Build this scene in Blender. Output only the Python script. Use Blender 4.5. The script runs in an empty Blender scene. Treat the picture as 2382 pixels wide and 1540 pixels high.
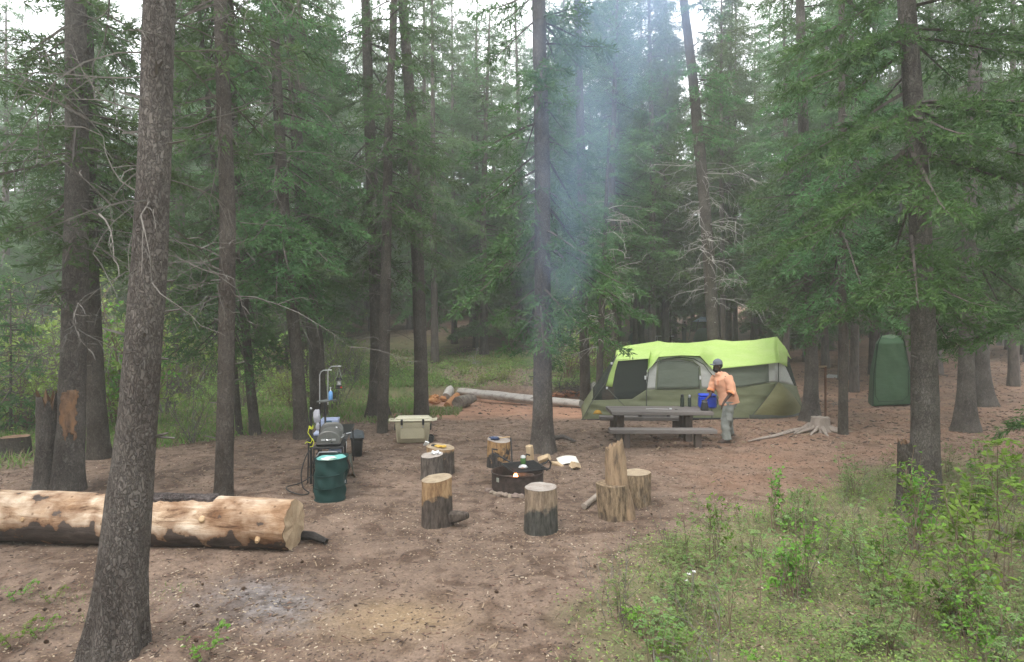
import bpy, bmesh, math, random
import numpy as np
from mathutils import Vector, Matrix, noise as mnoise

# ------------------------------------------------------------------ camera, world, sun, exposure
scene = bpy.context.scene
C = scene.collection
F, HZ, CX, CAMZ = 1400.0, 770.0, 1191.0, 2.35     # focal length, horizon, centre (overview pixels), eye height
cam_d = bpy.data.cameras.new('camera'); cam = bpy.data.objects.new('camera', cam_d); C.objects.link(cam)
cam.location = (0, 0, CAMZ); cam.rotation_euler = (math.radians(90), 0, 0)
cam_d.sensor_width = 36; cam_d.lens = 36 * F / 2382; cam_d.clip_start = 0.05; cam_d.clip_end = 600
scene.camera = cam
SUN_EL, SUN_AZ = math.radians(58), math.radians(215)
world = bpy.data.worlds.new("World"); scene.world = world; world.use_nodes = True
wn = world.node_tree; bg = wn.nodes['Background']
sky = wn.nodes.new('ShaderNodeTexSky'); sky.sky_type = 'NISHITA'; sky.sun_disc = False
sky.sun_elevation = SUN_EL; sky.sun_rotation = SUN_AZ; sky.air_density = 1.0; sky.dust_density = 3.0; sky.altitude = 1500
cl = wn.nodes.new('ShaderNodeMixRGB'); cl.inputs[0].default_value = 0.72; cl.inputs[2].default_value = (9.4, 9.4, 9.3, 1)
wn.links.new(sky.outputs[0], cl.inputs[1]); wn.links.new(cl.outputs[0], bg.inputs[0]); bg.inputs[1].default_value = 0.13
sun_d = bpy.data.lights.new('sun', 'SUN'); sun_d.energy = 1.1; sun_d.angle = math.radians(25); sun_d.color = (1, 0.96, 0.9)
sun = bpy.data.objects.new('sun', sun_d); C.objects.link(sun)
sd = Vector((math.sin(SUN_AZ) * math.cos(SUN_EL), math.cos(SUN_AZ) * math.cos(SUN_EL), math.sin(SUN_EL)))
sun.rotation_euler = sd.to_track_quat('Z', 'Y').to_euler(); sun.location = (0, -10, 40)
scene.view_settings.view_transform = 'Standard'; scene.view_settings.look = 'None'
scene.view_settings.gamma = 1; scene.view_settings.exposure = 1.62
scene.render.engine = 'CYCLES'
scene.cycles.volume_step_rate = 2.0
scene.cycles.max_bounces = 6; scene.cycles.volume_bounces = 1

# ------------------------------------------------------------------ helpers
PI = math.pi
def R(d): return math.radians(d)
class G:
    """collects shapes that become ONE mesh"""
    def __init__(s): s.v = []; s.f = []; s.m = []
    def add(s, vs, fs, mi=0):
        o = len(s.v); s.v.extend([tuple(p) for p in vs])
        s.f.extend([tuple(i + o for i in f) for f in fs]); s.m.extend([mi] * len(fs)); return s
    def box(s, c, d, rot=0, mi=0, bev=0.0, taper=1.0, M=None):
        x, y, z = d[0] / 2, d[1] / 2, d[2] / 2
        b = min(bev, x * .9, y * .9, z * .9)
        if b <= 0:
            vs = [(sx * x * (taper if sz < 0 else 1), sy * y * (taper if sz < 0 else 1), sz * z) for sz in (-1, 1) for sx, sy in ((-1, -1), (1, -1), (1, 1), (-1, 1))]
            fs = [(0, 3, 2, 1), (4, 5, 6, 7), (0, 1, 5, 4), (1, 2, 6, 5), (2, 3, 7, 6), (3, 0, 4, 7)]
        else:
            lv = [(-z, b), (-z + b, 0), (z - b, 0), (z, b)]
            vs = []
            for zz, ins in lv:
                tp = taper + (1 - taper) * (zz + z) / (2 * z)
                X, Y = x - ins, y - ins; bb = b
                ring = [(-X, -Y + bb), (-X + bb, -Y), (X - bb, -Y), (X, -Y + bb), (X, Y - bb), (X - bb, Y), (-X + bb, Y), (-X, Y - bb)]
                vs += [(a * tp, q * tp, zz) for a, q in ring]
            fs = [tuple(range(7, -1, -1)), tuple(range(24, 32))]
            for k in range(3):
                for i in range(8):
                    j = (i + 1) % 8; fs.append((k * 8 + i, k * 8 + j, k * 8 + 8 + j, k * 8 + 8 + i))
        cr, sr = math.cos(rot), math.sin(rot)
        if M is not None: vs = [tuple(M @ Vector(p) + Vector(c)) for p in vs]
        else: vs = [(c[0] + a * cr - q * sr, c[1] + a * sr + q * cr, c[2] + r) for a, q, r in vs]
        return s.add(vs, fs, mi)
    def tube(s, pts, rad, n=8, mi=0, cap=True, ref=None, ry=None, rough=0.0, rs=3.0, seed=0):
        pts = [Vector(p) for p in pts]
        if not hasattr(rad, '__len__'): rad = [rad] * len(pts)
        if ry is None: ry = rad
        elif not hasattr(ry, '__len__'): ry = [ry] * len(pts)
        vs = []; u = None
        for i, p in enumerate(pts):
            t = (pts[min(i + 1, len(pts) - 1)] - pts[max(i - 1, 0)]).normalized()
            if u is None or ref is not None:
                r0 = Vector(ref) if ref is not None else (Vector((1, 0, 0)) if abs(t.x) < .8 else Vector((0, 1, 0)))
                u = (r0 - t * r0.dot(t)).normalized()
            else: u = (u - t * u.dot(t)).normalized()
            w = t.cross(u)
            for k in range(n):
                a = 2 * PI * k / n; q = 1.0
                if rough:
                    q += rough * mnoise.noise(Vector((math.cos(a) * 1.5 * rs / 3, math.sin(a) * 1.5 * rs / 3, i * rs * .2)) + Vector((seed * 7.1, seed * 3.3, seed)))
                vs.append(p + u * (math.cos(a) * rad[i] * q) + w * (math.sin(a) * ry[i] * q))
        fs = []
        for i in range(len(pts) - 1):
            for k in range(n):
                j = (k + 1) % n; fs.append((i * n + k, i * n + j, (i + 1) * n + j, (i + 1) * n + k))
        if cap:
            fs.append(tuple(range(n - 1, -1, -1))); b = (len(pts) - 1) * n; fs.append(tuple(range(b, b + n)))
        return s.add(vs, fs, mi)
    def lathe(s, prof, n=16, c=(0, 0, 0), mi=0, cap=True, M=None):
        vs = []
        for r, z in prof:
            for k in range(n):
                a = 2 * PI * k / n; p = Vector((r * math.cos(a), r * math.sin(a), z))
                if M is not None: p = M @ p
                vs.append((p.x + c[0], p.y + c[1], p.z + c[2]))
        fs = []
        for i in range(len(prof) - 1):
            for k in range(n):
                j = (k + 1) % n; fs.append((i * n + k, i * n + j, (i + 1) * n + j, (i + 1) * n + k))
        if cap:
            fs.append(tuple(range(n - 1, -1, -1))); b = (len(prof) - 1) * n; fs.append(tuple(range(b, b + n)))
        return s.add(vs, fs, mi)
    def ball(s, c, r, n=12, mi=0, M=None, rough=0, seed=0):
        prof = [(max(1e-3, math.sin(PI * i / 8)), -math.cos(PI * i / 8)) for i in range(9)]
        vs = []
        for rr, z in prof:
            for k in range(n):
                a = 2 * PI * k / n; p = Vector((rr * math.cos(a), rr * math.sin(a), z))
                if rough: p = p * (1 + rough * mnoise.noise(p * 1.6 + Vector((seed * 5.3, seed, 0))))
                p = Vector((p.x * r[0], p.y * r[1], p.z * r[2]))
                if M is not None: p = M @ p
                vs.append((p.x + c[0], p.y + c[1], p.z + c[2]))
        fs = [(i * n + k, i * n + (k + 1) % n, (i + 1) * n + (k + 1) % n, (i + 1) * n + k) for i in range(8) for k in range(n)]
        return s.add(vs, fs, mi)
    def grid(s, fn, nu, nv, mi=0):
        vs = [fn(i / nu, j / nv) for j in range(nv + 1) for i in range(nu + 1)]
        fs = [(j * (nu + 1) + i, j * (nu + 1) + i + 1, (j + 1) * (nu + 1) + i + 1, (j + 1) * (nu + 1) + i) for j in range(nv) for i in range(nu)]
        return s.add(vs, fs, mi)
def mesh_np(name, V, Fq, mats, mi=None, smooth=False):
    """V (n,3), Fq (m,4 or 3)"""
    me = bpy.data.meshes.new(name); n = len(V); m = len(Fq); k = Fq.shape[1]
    me.vertices.add(n); me.vertices.foreach_set('co', V.astype(np.float32).ravel())
    me.loops.add(m * k); me.loops.foreach_set('vertex_index', Fq.astype(np.int32).ravel())
    me.polygons.add(m); me.polygons.foreach_set('loop_start', np.arange(0, m * k, k, dtype=np.int32))
    if mi is not None: me.polygons.foreach_set('material_index', mi.astype(np.int32))
    me.polygons.foreach_set('use_smooth', np.full(m, smooth))
    for mm in mats: me.materials.append(mm)
    me.update(calc_edges=True); return me
def link(name, me, parent=None, loc=None):
    o = bpy.data.objects.new(name, me); C.objects.link(o)
    if parent is not None: o.parent = parent
    if loc is not None: o.location = loc
    return o
def obj(name, g, mats, parent=None, loc=None, smooth=True, sol=0.0):
    if not isinstance(mats, (list, tuple)): mats = [mats]
    me = bpy.data.meshes.new(name); me.from_pydata(g.v, [], g.f); me.update()
    for m in mats: me.materials.append(m)
    me.polygons.foreach_set('material_index', g.m); me.polygons.foreach_set('use_smooth', [smooth] * len(g.f))
    if smooth:
        me.set_sharp_from_angle(angle=R(40))
    o = link(name, me, parent, loc)
    if sol:
        md = o.modifiers.new('thickness', 'SOLIDIFY'); md.thickness = sol; md.offset = 0
    return o
def tag(o, label=None, cat=None, group=None, kind=None):
    if label: o['label'] = label
    if cat: o['category'] = cat
    if group: o['group'] = group
    if kind: o['kind'] = kind
    return o
def thing(name, label, cat, loc=(0, 0, 0), rz=0, group=None):
    o = link(name, None, None, loc); o.rotation_euler = (0, 0, rz); o.empty_display_size = .1
    return tag(o, label, cat, group)
def copy_tree(o, parent=None):
    c = o.copy(); C.objects.link(c)
    if parent is not None: c.parent = parent
    for ch in list(o.children): copy_tree(ch, c)
    return c
def nrm(a): return a / np.maximum(np.linalg.norm(a, axis=-1, keepdims=True), 1e-9)

# ------------------------------------------------------------------ terrain
def sst(a, b, x):
    t = np.clip((x - a) / (b - a), 0, 1); return t * t * (3 - 2 * t)
def wob(x, y, s=1.0):
    return (np.sin(x * 1.3 * s + 1.7 * np.sin(y * .9 * s)) + np.sin(y * 1.7 * s + 1.3 * np.sin(x * 1.1 * s + 2)) + .6 * np.sin((x + y) * 2.9 * s + 1) + .5 * np.sin((x - y * 1.3) * 3.7 * s)) / 3.1
def ter(x, y):
    x = np.asarray(x, float); y = np.asarray(y, float)
    z = 0.75 * sst(3.9, 0, y) * (y > -50)
    a = x / np.maximum(y, 3)
    right = sst(.10, .24, a); left = sst(-.22, -.42, a)
    slope = .135 * (1 - right) * (1 - left) + .040 * right + .085 * left
    y0 = 22.2 - 4.5 * right
    z = z + slope * np.maximum(0, y - y0) + .11 * np.maximum(0, y - 52)
    crk = sst(-9, -5.5, x) * (1 - sst(2.5, 5, x))
    yb = y - .05 * x
    z = z + crk * (-.16 * sst(17, 21, yb) * (1 - sst(21.9, 22.15, yb)) + .32 * sst(21.9, 22.15, yb))
    z = z + .32 * (1 - crk) * sst(21, 26, yb) * (1 - right)
    z = z + .030 * np.maximum(0, x - 4.5) * sst(3, 9, y)
    z = z + .025 * wob(x, y, .8) + .010 * wob(x, y, 2.7)
    return z
def tz(x, y): return float(ter(x, y))
def at(px, py, dz=0.0):
    """point of the ground seen at overview pixel px, py"""
    dx, dz_ = (px - CX) / F, -(py - HZ) / F
    lo = 1.0
    prev = 1.0
    y = 1.0
    while y < 120:
        if CAMZ + dz_ * y < tz(dx * y, y) + dz: break
        prev = y; y += .1
    lo, hi = prev, y
    for _ in range(20):
        mid = (lo + hi) / 2
        if CAMZ + dz_ * mid < tz(dx * mid, mid) + dz: hi = mid
        else: lo = mid
    return Vector((dx * hi, hi, tz(dx * hi, hi)))
def W(px, py, d): return Vector(((px - CX) * d / F, d, CAMZ - (py - HZ) * d / F))
def gp(x, y, dz=0): return Vector((x, y, tz(x, y) + dz))

# ------------------------------------------------------------------ materials
def newmat(name):
    m = bpy.data.materials.new(name); m.use_nodes = True; nt = m.node_tree
    return m, nt, nt.nodes['Principled BSDF']
def N(nt, t, **k):
    n = nt.nodes.new(t)
    for a, b in k.items(): setattr(n, a, b)
    return n
def pm(name, c1, c2=None, scale=5.0, rough=.8, bump=0.0, bscale=None, stretch=(1, 1, 1), metal=0, detail=6, contrast=(.3, .7), spec=.3, trans=0, alpha=None, rand=0, emis=None, c3=None, sheen=0):
    m, nt, b = newmat(name); L = nt.links
    b.inputs['Roughness'].default_value = rough; b.inputs['Metallic'].default_value = metal
    b.inputs['Specular IOR Level'].default_value = spec
    if c2 is None: c2 = tuple(min(1, q * .82) for q in c1)
    tc = N(nt, 'ShaderNodeTexCoord'); mp = N(nt, 'ShaderNodeMapping'); mp.inputs['Scale'].default_value = stretch
    L.new(tc.outputs['Object'], mp.inputs['Vector'])
    no = N(nt, 'ShaderNodeTexNoise'); no.inputs['Scale'].default_value = scale; no.inputs['Detail'].default_value = detail
    no.inputs['Roughness'].default_value = .65
    L.new(mp.outputs[0], no.inputs['Vector'])
    cr = N(nt, 'ShaderNodeValToRGB'); cr.color_ramp.elements[0].position = contrast[0]; cr.color_ramp.elements[1].position = contrast[1]
    cr.color_ramp.elements[0].color = (*c1, 1); cr.color_ramp.elements[1].color = (*c2, 1)
    if c3:
        e = cr.color_ramp.elements.new((contrast[0] + contrast[1]) / 2); e.color = (*c3, 1)
    L.new(no.outputs['Fac'], cr.inputs[0]); col = cr.outputs[0]
    if rand:
        oi = N(nt, 'ShaderNodeObjectInfo'); hs = N(nt, 'ShaderNodeHueSaturation')
        mr = N(nt, 'ShaderNodeMapRange'); mr.inputs['To Min'].default_value = 1 - rand; mr.inputs['To Max'].default_value = 1 + rand
        L.new(oi.outputs['Random'], mr.inputs['Value']); L.new(mr.outputs[0], hs.inputs['Value'])
        mr2 = N(nt, 'ShaderNodeMapRange'); mr2.inputs['To Min'].default_value = .463; mr2.inputs['To Max'].default_value = .512; hs.inputs['Saturation'].default_value = 1.1
        L.new(oi.outputs['Random'], mr2.inputs['Value']); L.new(mr2.outputs[0], hs.inputs['Hue'])
        L.new(col, hs.inputs['Color']); col = hs.outputs[0]
    L.new(col, b.inputs['Base Color'])
    if bump:
        n2 = N(nt, 'ShaderNodeTexNoise'); n2.inputs['Scale'].default_value = bscale or scale * 3; n2.inputs['Detail'].default_value = 5
        L.new(mp.outputs[0], n2.inputs['Vector'])
        bp = N(nt, 'ShaderNodeBump'); bp.inputs['Strength'].default_value = bump; bp.inputs['Distance'].default_value = .02
        L.new(n2.outputs['Fac'], bp.inputs['Height']); L.new(bp.outputs[0], b.inputs['Normal'])
    if trans:
        tr = N(nt, 'ShaderNodeBsdfTranslucent'); L.new(col, tr.inputs['Color']); mx = N(nt, 'ShaderNodeMixShader'); mx.inputs[0].default_value = trans
        L.new(b.outputs[0], mx.inputs[1]); L.new(tr.outputs[0], mx.inputs[2]); L.new(mx.outputs[0], nt.nodes['Material Output'].inputs['Surface'])
    if alpha is not None: b.inputs['Alpha'].default_value = alpha
    if emis: b.inputs['Emission Color'].default_value = (*emis[0], 1); b.inputs['Emission Strength'].default_value = emis[1]
    return m
def bark_mat(name, dark, light, red, vs=28.0, moss=None):
    """flaky plates: voronoi cells stretched up the trunk, lighter scale faces, dark cracks"""
    m, nt, b = newmat(name); L = nt.links
    b.inputs['Roughness'].default_value = .92; b.inputs['Specular IOR Level'].default_value = .15
    tc = N(nt, 'ShaderNodeTexCoord'); mp = N(nt, 'ShaderNodeMapping'); mp.inputs['Scale'].default_value = (1, 1, .5)
    L.new(tc.outputs['Object'], mp.inputs['Vector'])
    nz = N(nt, 'ShaderNodeTexNoise'); nz.inputs['Scale'].default_value = 22; nz.inputs['Detail'].default_value = 4
    L.new(mp.outputs[0], nz.inputs['Vector'])
    mv = N(nt, 'ShaderNodeMixRGB'); mv.inputs[0].default_value = .09; L.new(mp.outputs[0], mv.inputs[1]); L.new(nz.outputs['Color'], mv.inputs[2])
    vo = N(nt, 'ShaderNodeTexVoronoi'); vo.feature = 'DISTANCE_TO_EDGE'; vo.inputs['Scale'].default_value = vs; L.new(mv.outputs[0], vo.inputs['Vector'])
    vc = N(nt, 'ShaderNodeTexVoronoi'); vc.inputs['Scale'].default_value = vs; L.new(mv.outputs[0], vc.inputs['Vector'])
    cr = N(nt, 'ShaderNodeValToRGB'); cr.color_ramp.elements[0].position = .0; cr.color_ramp.elements[1].position = .13
    cr.color_ramp.elements[0].color = (*[q * .8 for q in dark], 1); cr.color_ramp.elements[1].color = (1, 1, 1, 1)
    L.new(vo.outputs['Distance'], cr.inputs[0])
    cc = N(nt, 'ShaderNodeValToRGB'); cc.color_ramp.elements[0].color = (*dark, 1); cc.color_ramp.elements[1].color = (*light, 1)
    e = cc.color_ramp.elements.new(.55); e.color = (*red, 1)
    L.new(vc.outputs['Color'], cc.inputs[0])
    big = N(nt, 'ShaderNodeTexNoise'); big.inputs['Scale'].default_value = 2.3; big.inputs['Detail'].default_value = 5; L.new(tc.outputs['Object'], big.inputs['Vector'])
    bc = N(nt, 'ShaderNodeValToRGB'); bc.color_ramp.elements[0].position = .35; bc.color_ramp.elements[1].position = .7
    bc.color_ramp.elements[0].color = (*dark, 1); bc.color_ramp.elements[1].color = (*light, 1); L.new(big.outputs['Fac'], bc.inputs[0])
    m1 = N(nt, 'ShaderNodeMixRGB'); m1.inputs[0].default_value = .5; L.new(cc.outputs[0], m1.inputs[1]); L.new(bc.outputs[0], m1.inputs[2])
    m2 = N(nt, 'ShaderNodeMixRGB'); m2.blend_type = 'MULTIPLY'; m2.inputs[0].default_value = .42; L.new(m1.outputs[0], m2.inputs[1]); L.new(cr.outputs[0], m2.inputs[2])
    L.new(m2.outputs[0], b.inputs['Base Color'])
    n3 = N(nt, 'ShaderNodeTexNoise'); n3.inputs['Scale'].default_value = 45; n3.inputs['Detail'].default_value = 4; L.new(mp.outputs[0], n3.inputs['Vector'])
    ad = N(nt, 'ShaderNodeMath', operation='MULTIPLY_ADD'); ad.inputs[1].default_value = .45; L.new(n3.outputs['Fac'], ad.inputs[0])
    mn = N(nt, 'ShaderNodeMath', operation='MINIMUM'); mn.inputs[1].default_value = .16; L.new(vo.outputs['Distance'], mn.inputs[0])
    mm = N(nt, 'ShaderNodeMath', operation='MULTIPLY'); mm.inputs[1].default_value = 4; L.new(mn.outputs[0], mm.inputs[0]); L.new(mm.outputs[0], ad.inputs[2])
    bp = N(nt, 'ShaderNodeBump'); bp.inputs['Strength'].default_value = .9; bp.inputs['Distance'].default_value = .02
    L.new(ad.outputs[0], bp.inputs['Height']); L.new(bp.outputs[0], b.inputs['Normal'])
    return m
M_bark_grey = bark_mat('bark_grey', (.075, .066, .06), (.22, .20, .18), (.14, .115, .10), 46)
M_bark_brown = bark_mat('bark_brown', (.052, .043, .037), (.17, .152, .132), (.11, .088, .072), 46)
M_bark_far = pm('bark_far', (.05, .042, .038), (.14, .115, .1), 14, .95, stretch=(1, 1, .3))
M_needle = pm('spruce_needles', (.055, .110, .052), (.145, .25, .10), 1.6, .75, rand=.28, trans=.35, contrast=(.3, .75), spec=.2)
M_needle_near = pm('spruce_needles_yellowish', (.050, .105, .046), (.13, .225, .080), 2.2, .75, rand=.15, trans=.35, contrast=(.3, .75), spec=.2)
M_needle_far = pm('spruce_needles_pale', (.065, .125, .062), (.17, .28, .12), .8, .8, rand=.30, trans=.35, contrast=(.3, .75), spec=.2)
M_dead = pm('dead_twig', (.09, .078, .068), (.20, .185, .165), 6, .9)
M_deadwhite = pm('bleached_twig', (.30, .28, .25), (.42, .40, .37), 6, .9)
M_leaf = pm('leaf_bright', (.10, .22, .045), (.19, .36, .08), 3, .6, rand=.2, trans=.35, spec=.3)
M_leaf_mid = pm('leaf_mid', (.13, .21, .08), (.24, .34, .14), 3, .65, rand=.2, trans=.3, spec=.3)
M_leaf_pale = pm('leaf_pale', (.20, .32, .09), (.36, .50, .17), 2, .7, rand=.25, trans=.35)
M_stem = pm('plant_stem', (.13, .085, .06), (.22, .17, .12), 8, .85)
M_wood = pm('peeled_wood', (.50, .36, .21), (.66, .50, .32), 4, .75, bump=.4, bscale=14, stretch=(.3, 1, 1), c3=(.40, .26, .14))
M_metal_black = pm('black_metal', (.025, .025, .027), (.05, .048, .047), 20, .5, metal=.4)
M_plastic_black = pm('black_plastic', (.02, .021, .022), (.035, .035, .036), 20, .45)
M_steel = pm('steel', (.45, .46, .47), (.6, .61, .62), 20, .3, metal=.9)
M_white = pm('white_plastic', (.72, .73, .74), (.66, .67, .68), 10, .5)
M_foil = pm('aluminium_foil', (.75, .76, .77), (.9, .9, .9), 20, .3, metal=.55, bump=.8, bscale=40)

# ------------------------------------------------------------------ the ground
def veg_right(x, y):   # bank with weeds in the right foreground
    b = np.where(y < 6.45, .55 + (y - 4.27) * .3, 1.2 + (y - 6.45) * 1.35)
    return sst(-.35, .5, x - b + .35 * wob(x, y, 1.6)) * (1 - sst(9.5, 11.5, y))
def meadow(x, y):
    yb = np.interp(x, [-40, -12, -8.5, -7, -5.2, -3, -2.4], [9, 9.5, 10.4, 12.4, 14.4, 17.2, 60])
    return sst(-.5, .8, y - yb + .5 * wob(x, y, 1.3)) * (1 - sst(30, 38, y)) * (x < -2.4)
def farbank(x, y):
    return sst(21.9, 22.3, y - .05 * x) * (1 - sst(27, 31, y + wob(x, y, .7))) * sst(-9, -6, x) * (1 - sst(3.5, 6, x)) * (.12 + .88 * sst(-.3, .5, wob(x * 1.0, y, .55)))
def sandy(x, y):
    return sst(15.6, 17.2, y + .5 * wob(x, y, 1.2)) * (1 - sst(21.8, 22.1, y - .05 * x)) * sst(-5.2, -3.4, x) * (1 - sst(3, 5, x))
def ground_mat():
    m, nt, b = newmat('forest_soil'); L = nt.links
    b.inputs['Roughness'].default_value = .95; b.inputs['Specular IOR Level'].default_value = .1
    tc = N(nt, 'ShaderNodeTexCoord')
    def noise(s, d=8, r=.6):
        n = N(nt, 'ShaderNodeTexNoise'); n.inputs['Scale'].default_value = s; n.inputs['Detail'].default_value = d; n.inputs['Roughness'].default_value = r
        L.new(tc.outputs['Object'], n.inputs['Vector']); return n.outputs['Fac']
    def ramp(f, *st):
        c = N(nt, 'ShaderNodeValToRGB'); el = c.color_ramp.elements
        el[0].position, el[0].color = st[0][0], (*st[0][1], 1); el[1].position, el[1].color = st[-1][0], (*st[-1][1], 1)
        for p, q in st[1:-1]: e = el.new(p); e.color = (*q, 1)
        L.new(f, c.inputs[0]); return c.outputs[0]
    def mix(f, a, q, bt='MIX'):
        x = N(nt, 'ShaderNodeMixRGB'); x.blend_type = bt
        if isinstance(f, float): x.inputs[0].default_value = f
        else: L.new(f, x.inputs[0])
        L.new(a, x.inputs[1]); L.new(q, x.inputs[2]); return x.outputs[0]
    at_ = N(nt, 'ShaderNodeAttribute'); at_.attribute_name = 'zone'; sp = N(nt, 'ShaderNodeSeparateColor'); L.new(at_.outputs['Color'], sp.inputs[0])
    at2 = N(nt, 'ShaderNodeAttribute'); at2.attribute_name = 'zone_b'; sp2 = N(nt, 'ShaderNodeSeparateColor'); L.new(at2.outputs['Color'], sp2.inputs[0])
    soil = ramp(noise(.9, 10, .65), (.3, (.135, .098, .075)), (.5, (.192, .142, .112)), (.72, (.25, .186, .145)))
    fine = ramp(noise(38, 6, .75), (.34, (.25, .23, .22)), (.44, (.92, .92, .92)), (.6, (1.1, 1.08, 1.05)), (.68, (2.0, 1.85, 1.65)))
    mid = ramp(noise(7, 8, .7), (.3, (.62, .60, .60)), (.6, (1.12, 1.1, 1.08)))
    vo = N(nt, 'ShaderNodeTexVoronoi'); vo.inputs['Scale'].default_value = 26; L.new(tc.outputs['Object'], vo.inputs['Vector'])
    chip = ramp(vo.outputs['Distance'], (.06, (1.9, 1.75, 1.55)), (.13, (1, 1, 1)))
    soil = mix(.9, soil, mid, 'MULTIPLY')
    drift = N(nt, 'ShaderNodeTexNoise'); drift.inputs['Scale'].default_value = 2.1; drift.inputs['Detail'].default_value = 9; drift.inputs['Distortion'].default_value = 1.5; L.new(tc.outputs['Object'], drift.inputs['Vector'])
    soil = mix(.9, soil, ramp(drift.outputs['Fac'], (.38, (.58, .54, .52)), (.5, (1, 1, 1)), (.66, (1.12, 1.12, 1.12))), 'MULTIPLY')
    grs = ramp(noise(3, 8), (.3, (.10, .14, .05)), (.55, (.18, .20, .09)), (.72, (.24, .20, .13)))
    snd = ramp(noise(2.5, 8), (.3, (.27, .15, .10)), (.7, (.44, .26, .18)))
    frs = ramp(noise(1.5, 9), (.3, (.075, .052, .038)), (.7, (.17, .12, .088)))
    red = ramp(noise(1.2, 9), (.3, (.24, .14, .095)), (.7, (.33, .20, .14)))
    c = mix(sp2.outputs[1], soil, red)
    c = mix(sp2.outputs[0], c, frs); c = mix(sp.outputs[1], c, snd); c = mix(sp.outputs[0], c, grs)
    ash = ramp(noise(9, 8), (.35, (.05, .05, .052)), (.62, (.36, .35, .36)))
    c = mix(sp.outputs[2], c, ash)
    saw = ramp(noise(6, 8), (.3, (.30, .21, .12)), (.7, (.46, .34, .20)))
    c = mix(sp2.outputs[2], c, saw)
    c = mix(.85, c, fine, 'MULTIPLY'); c = mix(.45, c, chip, 'MULTIPLY')
    L.new(c, b.inputs['Base Color'])
    bp = N(nt, 'ShaderNodeBump'); bp.inputs['Strength'].default_value = .6; bp.inputs['Distance'].default_value = .03
    ad = N(nt, 'ShaderNodeMath', operation='ADD'); L.new(noise(30, 6, .7), ad.inputs[0]); L.new(noise(6, 6, .7), ad.inputs[1])
    L.new(ad.outputs[0], bp.inputs['Height']); L.new(bp.outputs[0], b.inputs['Normal'])
    return m
def build_ground():
    ys = np.concatenate([np.arange(-14, 2, .5), np.arange(2, 14, .07), np.arange(14, 26, .12), np.arange(26, 60, .5), np.arange(60, 261, 8)])
    us = np.concatenate([np.linspace(-3.2, -1.05, 30), np.linspace(-1, 1, 260), np.linspace(1.05, 3.2, 30)])
    Y, U = np.meshgrid(ys, us, indexing='ij'); X = U * (np.maximum(Y, 0) * .95 + 5)
    Z = ter(X, Y) + .006 * wob(X, Y, 11) * (Y < 16)
    ring = np.hypot(X - .08, Y - 8.9)
    V = np.stack([X, Y, Z], -1).reshape(-1, 3); a, b = Y.shape
    i = np.arange(a - 1)[:, None] * b + np.arange(b - 1)[None]
    Fq = np.stack([i, i + 1, i + b + 1, i + b], -1).reshape(-1, 4)
    me = mesh_np('ground', V, Fq, [ground_mat()], smooth=True)
    x, y = V[:, 0], V[:, 1]
    w = wob(x, y, 2.1)
    grass = np.clip(veg_right(x, y) * .62 + meadow(x, y) * (.55 + .3 * w) + farbank(x, y) + 0 * sst(-2.9, -3.6, x) * (1 - sst(5, 6, y)) * (.5 + .5 * w) * (y < 6), 0, 1)
    ax = x / np.maximum(y, 1)
    ash = np.exp(-(((x + 2.15) + .5 * (y - 5.2)) / .55) ** 2 - ((y - 5.2) / .42) ** 2) * (.6 + .6 * w)
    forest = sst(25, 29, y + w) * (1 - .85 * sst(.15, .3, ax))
    redz = .75 * sst(.17, .4, ax + .05 * w) * sst(7.5, 10, y) * (.6 + .4 * w)
    sawd = .9 * np.exp(-((x + .95) / .5) ** 2 - ((y - 4.9) / .3) ** 2) * (.8 + .4 * w)
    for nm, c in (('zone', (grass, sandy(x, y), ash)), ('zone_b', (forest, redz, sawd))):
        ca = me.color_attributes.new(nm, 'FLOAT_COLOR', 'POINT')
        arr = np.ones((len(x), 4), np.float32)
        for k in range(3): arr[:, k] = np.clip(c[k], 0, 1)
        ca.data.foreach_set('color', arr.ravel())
    tag(link('ground', me), kind='structure')
build_ground()

# ------------------------------------------------------------------ vegetation generators
def rhombi(P, D, L, Wd, rng, flat=None):
    n = len(P); D = nrm(D)
    r = rng.normal(size=(n, 3))
    if flat is not None: r = r * (1 - flat) + np.array([0, 0, 1.5]) * flat
    S = nrm(np.cross(D, r)) * (Wd / 2)[:, None]
    M_ = P + D * (L * .42)[:, None]
    V = np.stack([P, M_ + S, P + D * L[:, None], M_ - S], 1).reshape(-1, 3)
    return V, np.arange(4 * n).reshape(-1, 4)
def tri_tubes(A, B, ra, rb):
    """many straight 3-sided sticks A->B"""
    n = len(A); D = nrm(B - A); ref = np.where(np.abs(D[:, 2:3]) < .9, np.array([[0, 0, 1.]]), np.array([[1., 0, 0]]))
    U = nrm(np.cross(D, ref)); Wv = np.cross(D, U); vs = []
    for P, r in ((A, ra), (B, rb)):
        for k in range(3):
            a = 2 * PI * k / 3; vs.append(P + (U * math.cos(a) + Wv * math.sin(a)) * np.reshape(r, (-1, 1)))
    V = np.stack(vs, 1).reshape(-1, 3); o = np.arange(n)[:, None] * 6
    F_ = np.concatenate([o + np.array([[0, 1, 4, 3]]), o + np.array([[1, 2, 5, 4]]), o + np.array([[2, 0, 3, 5]])], 0)
    return V, F_
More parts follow.
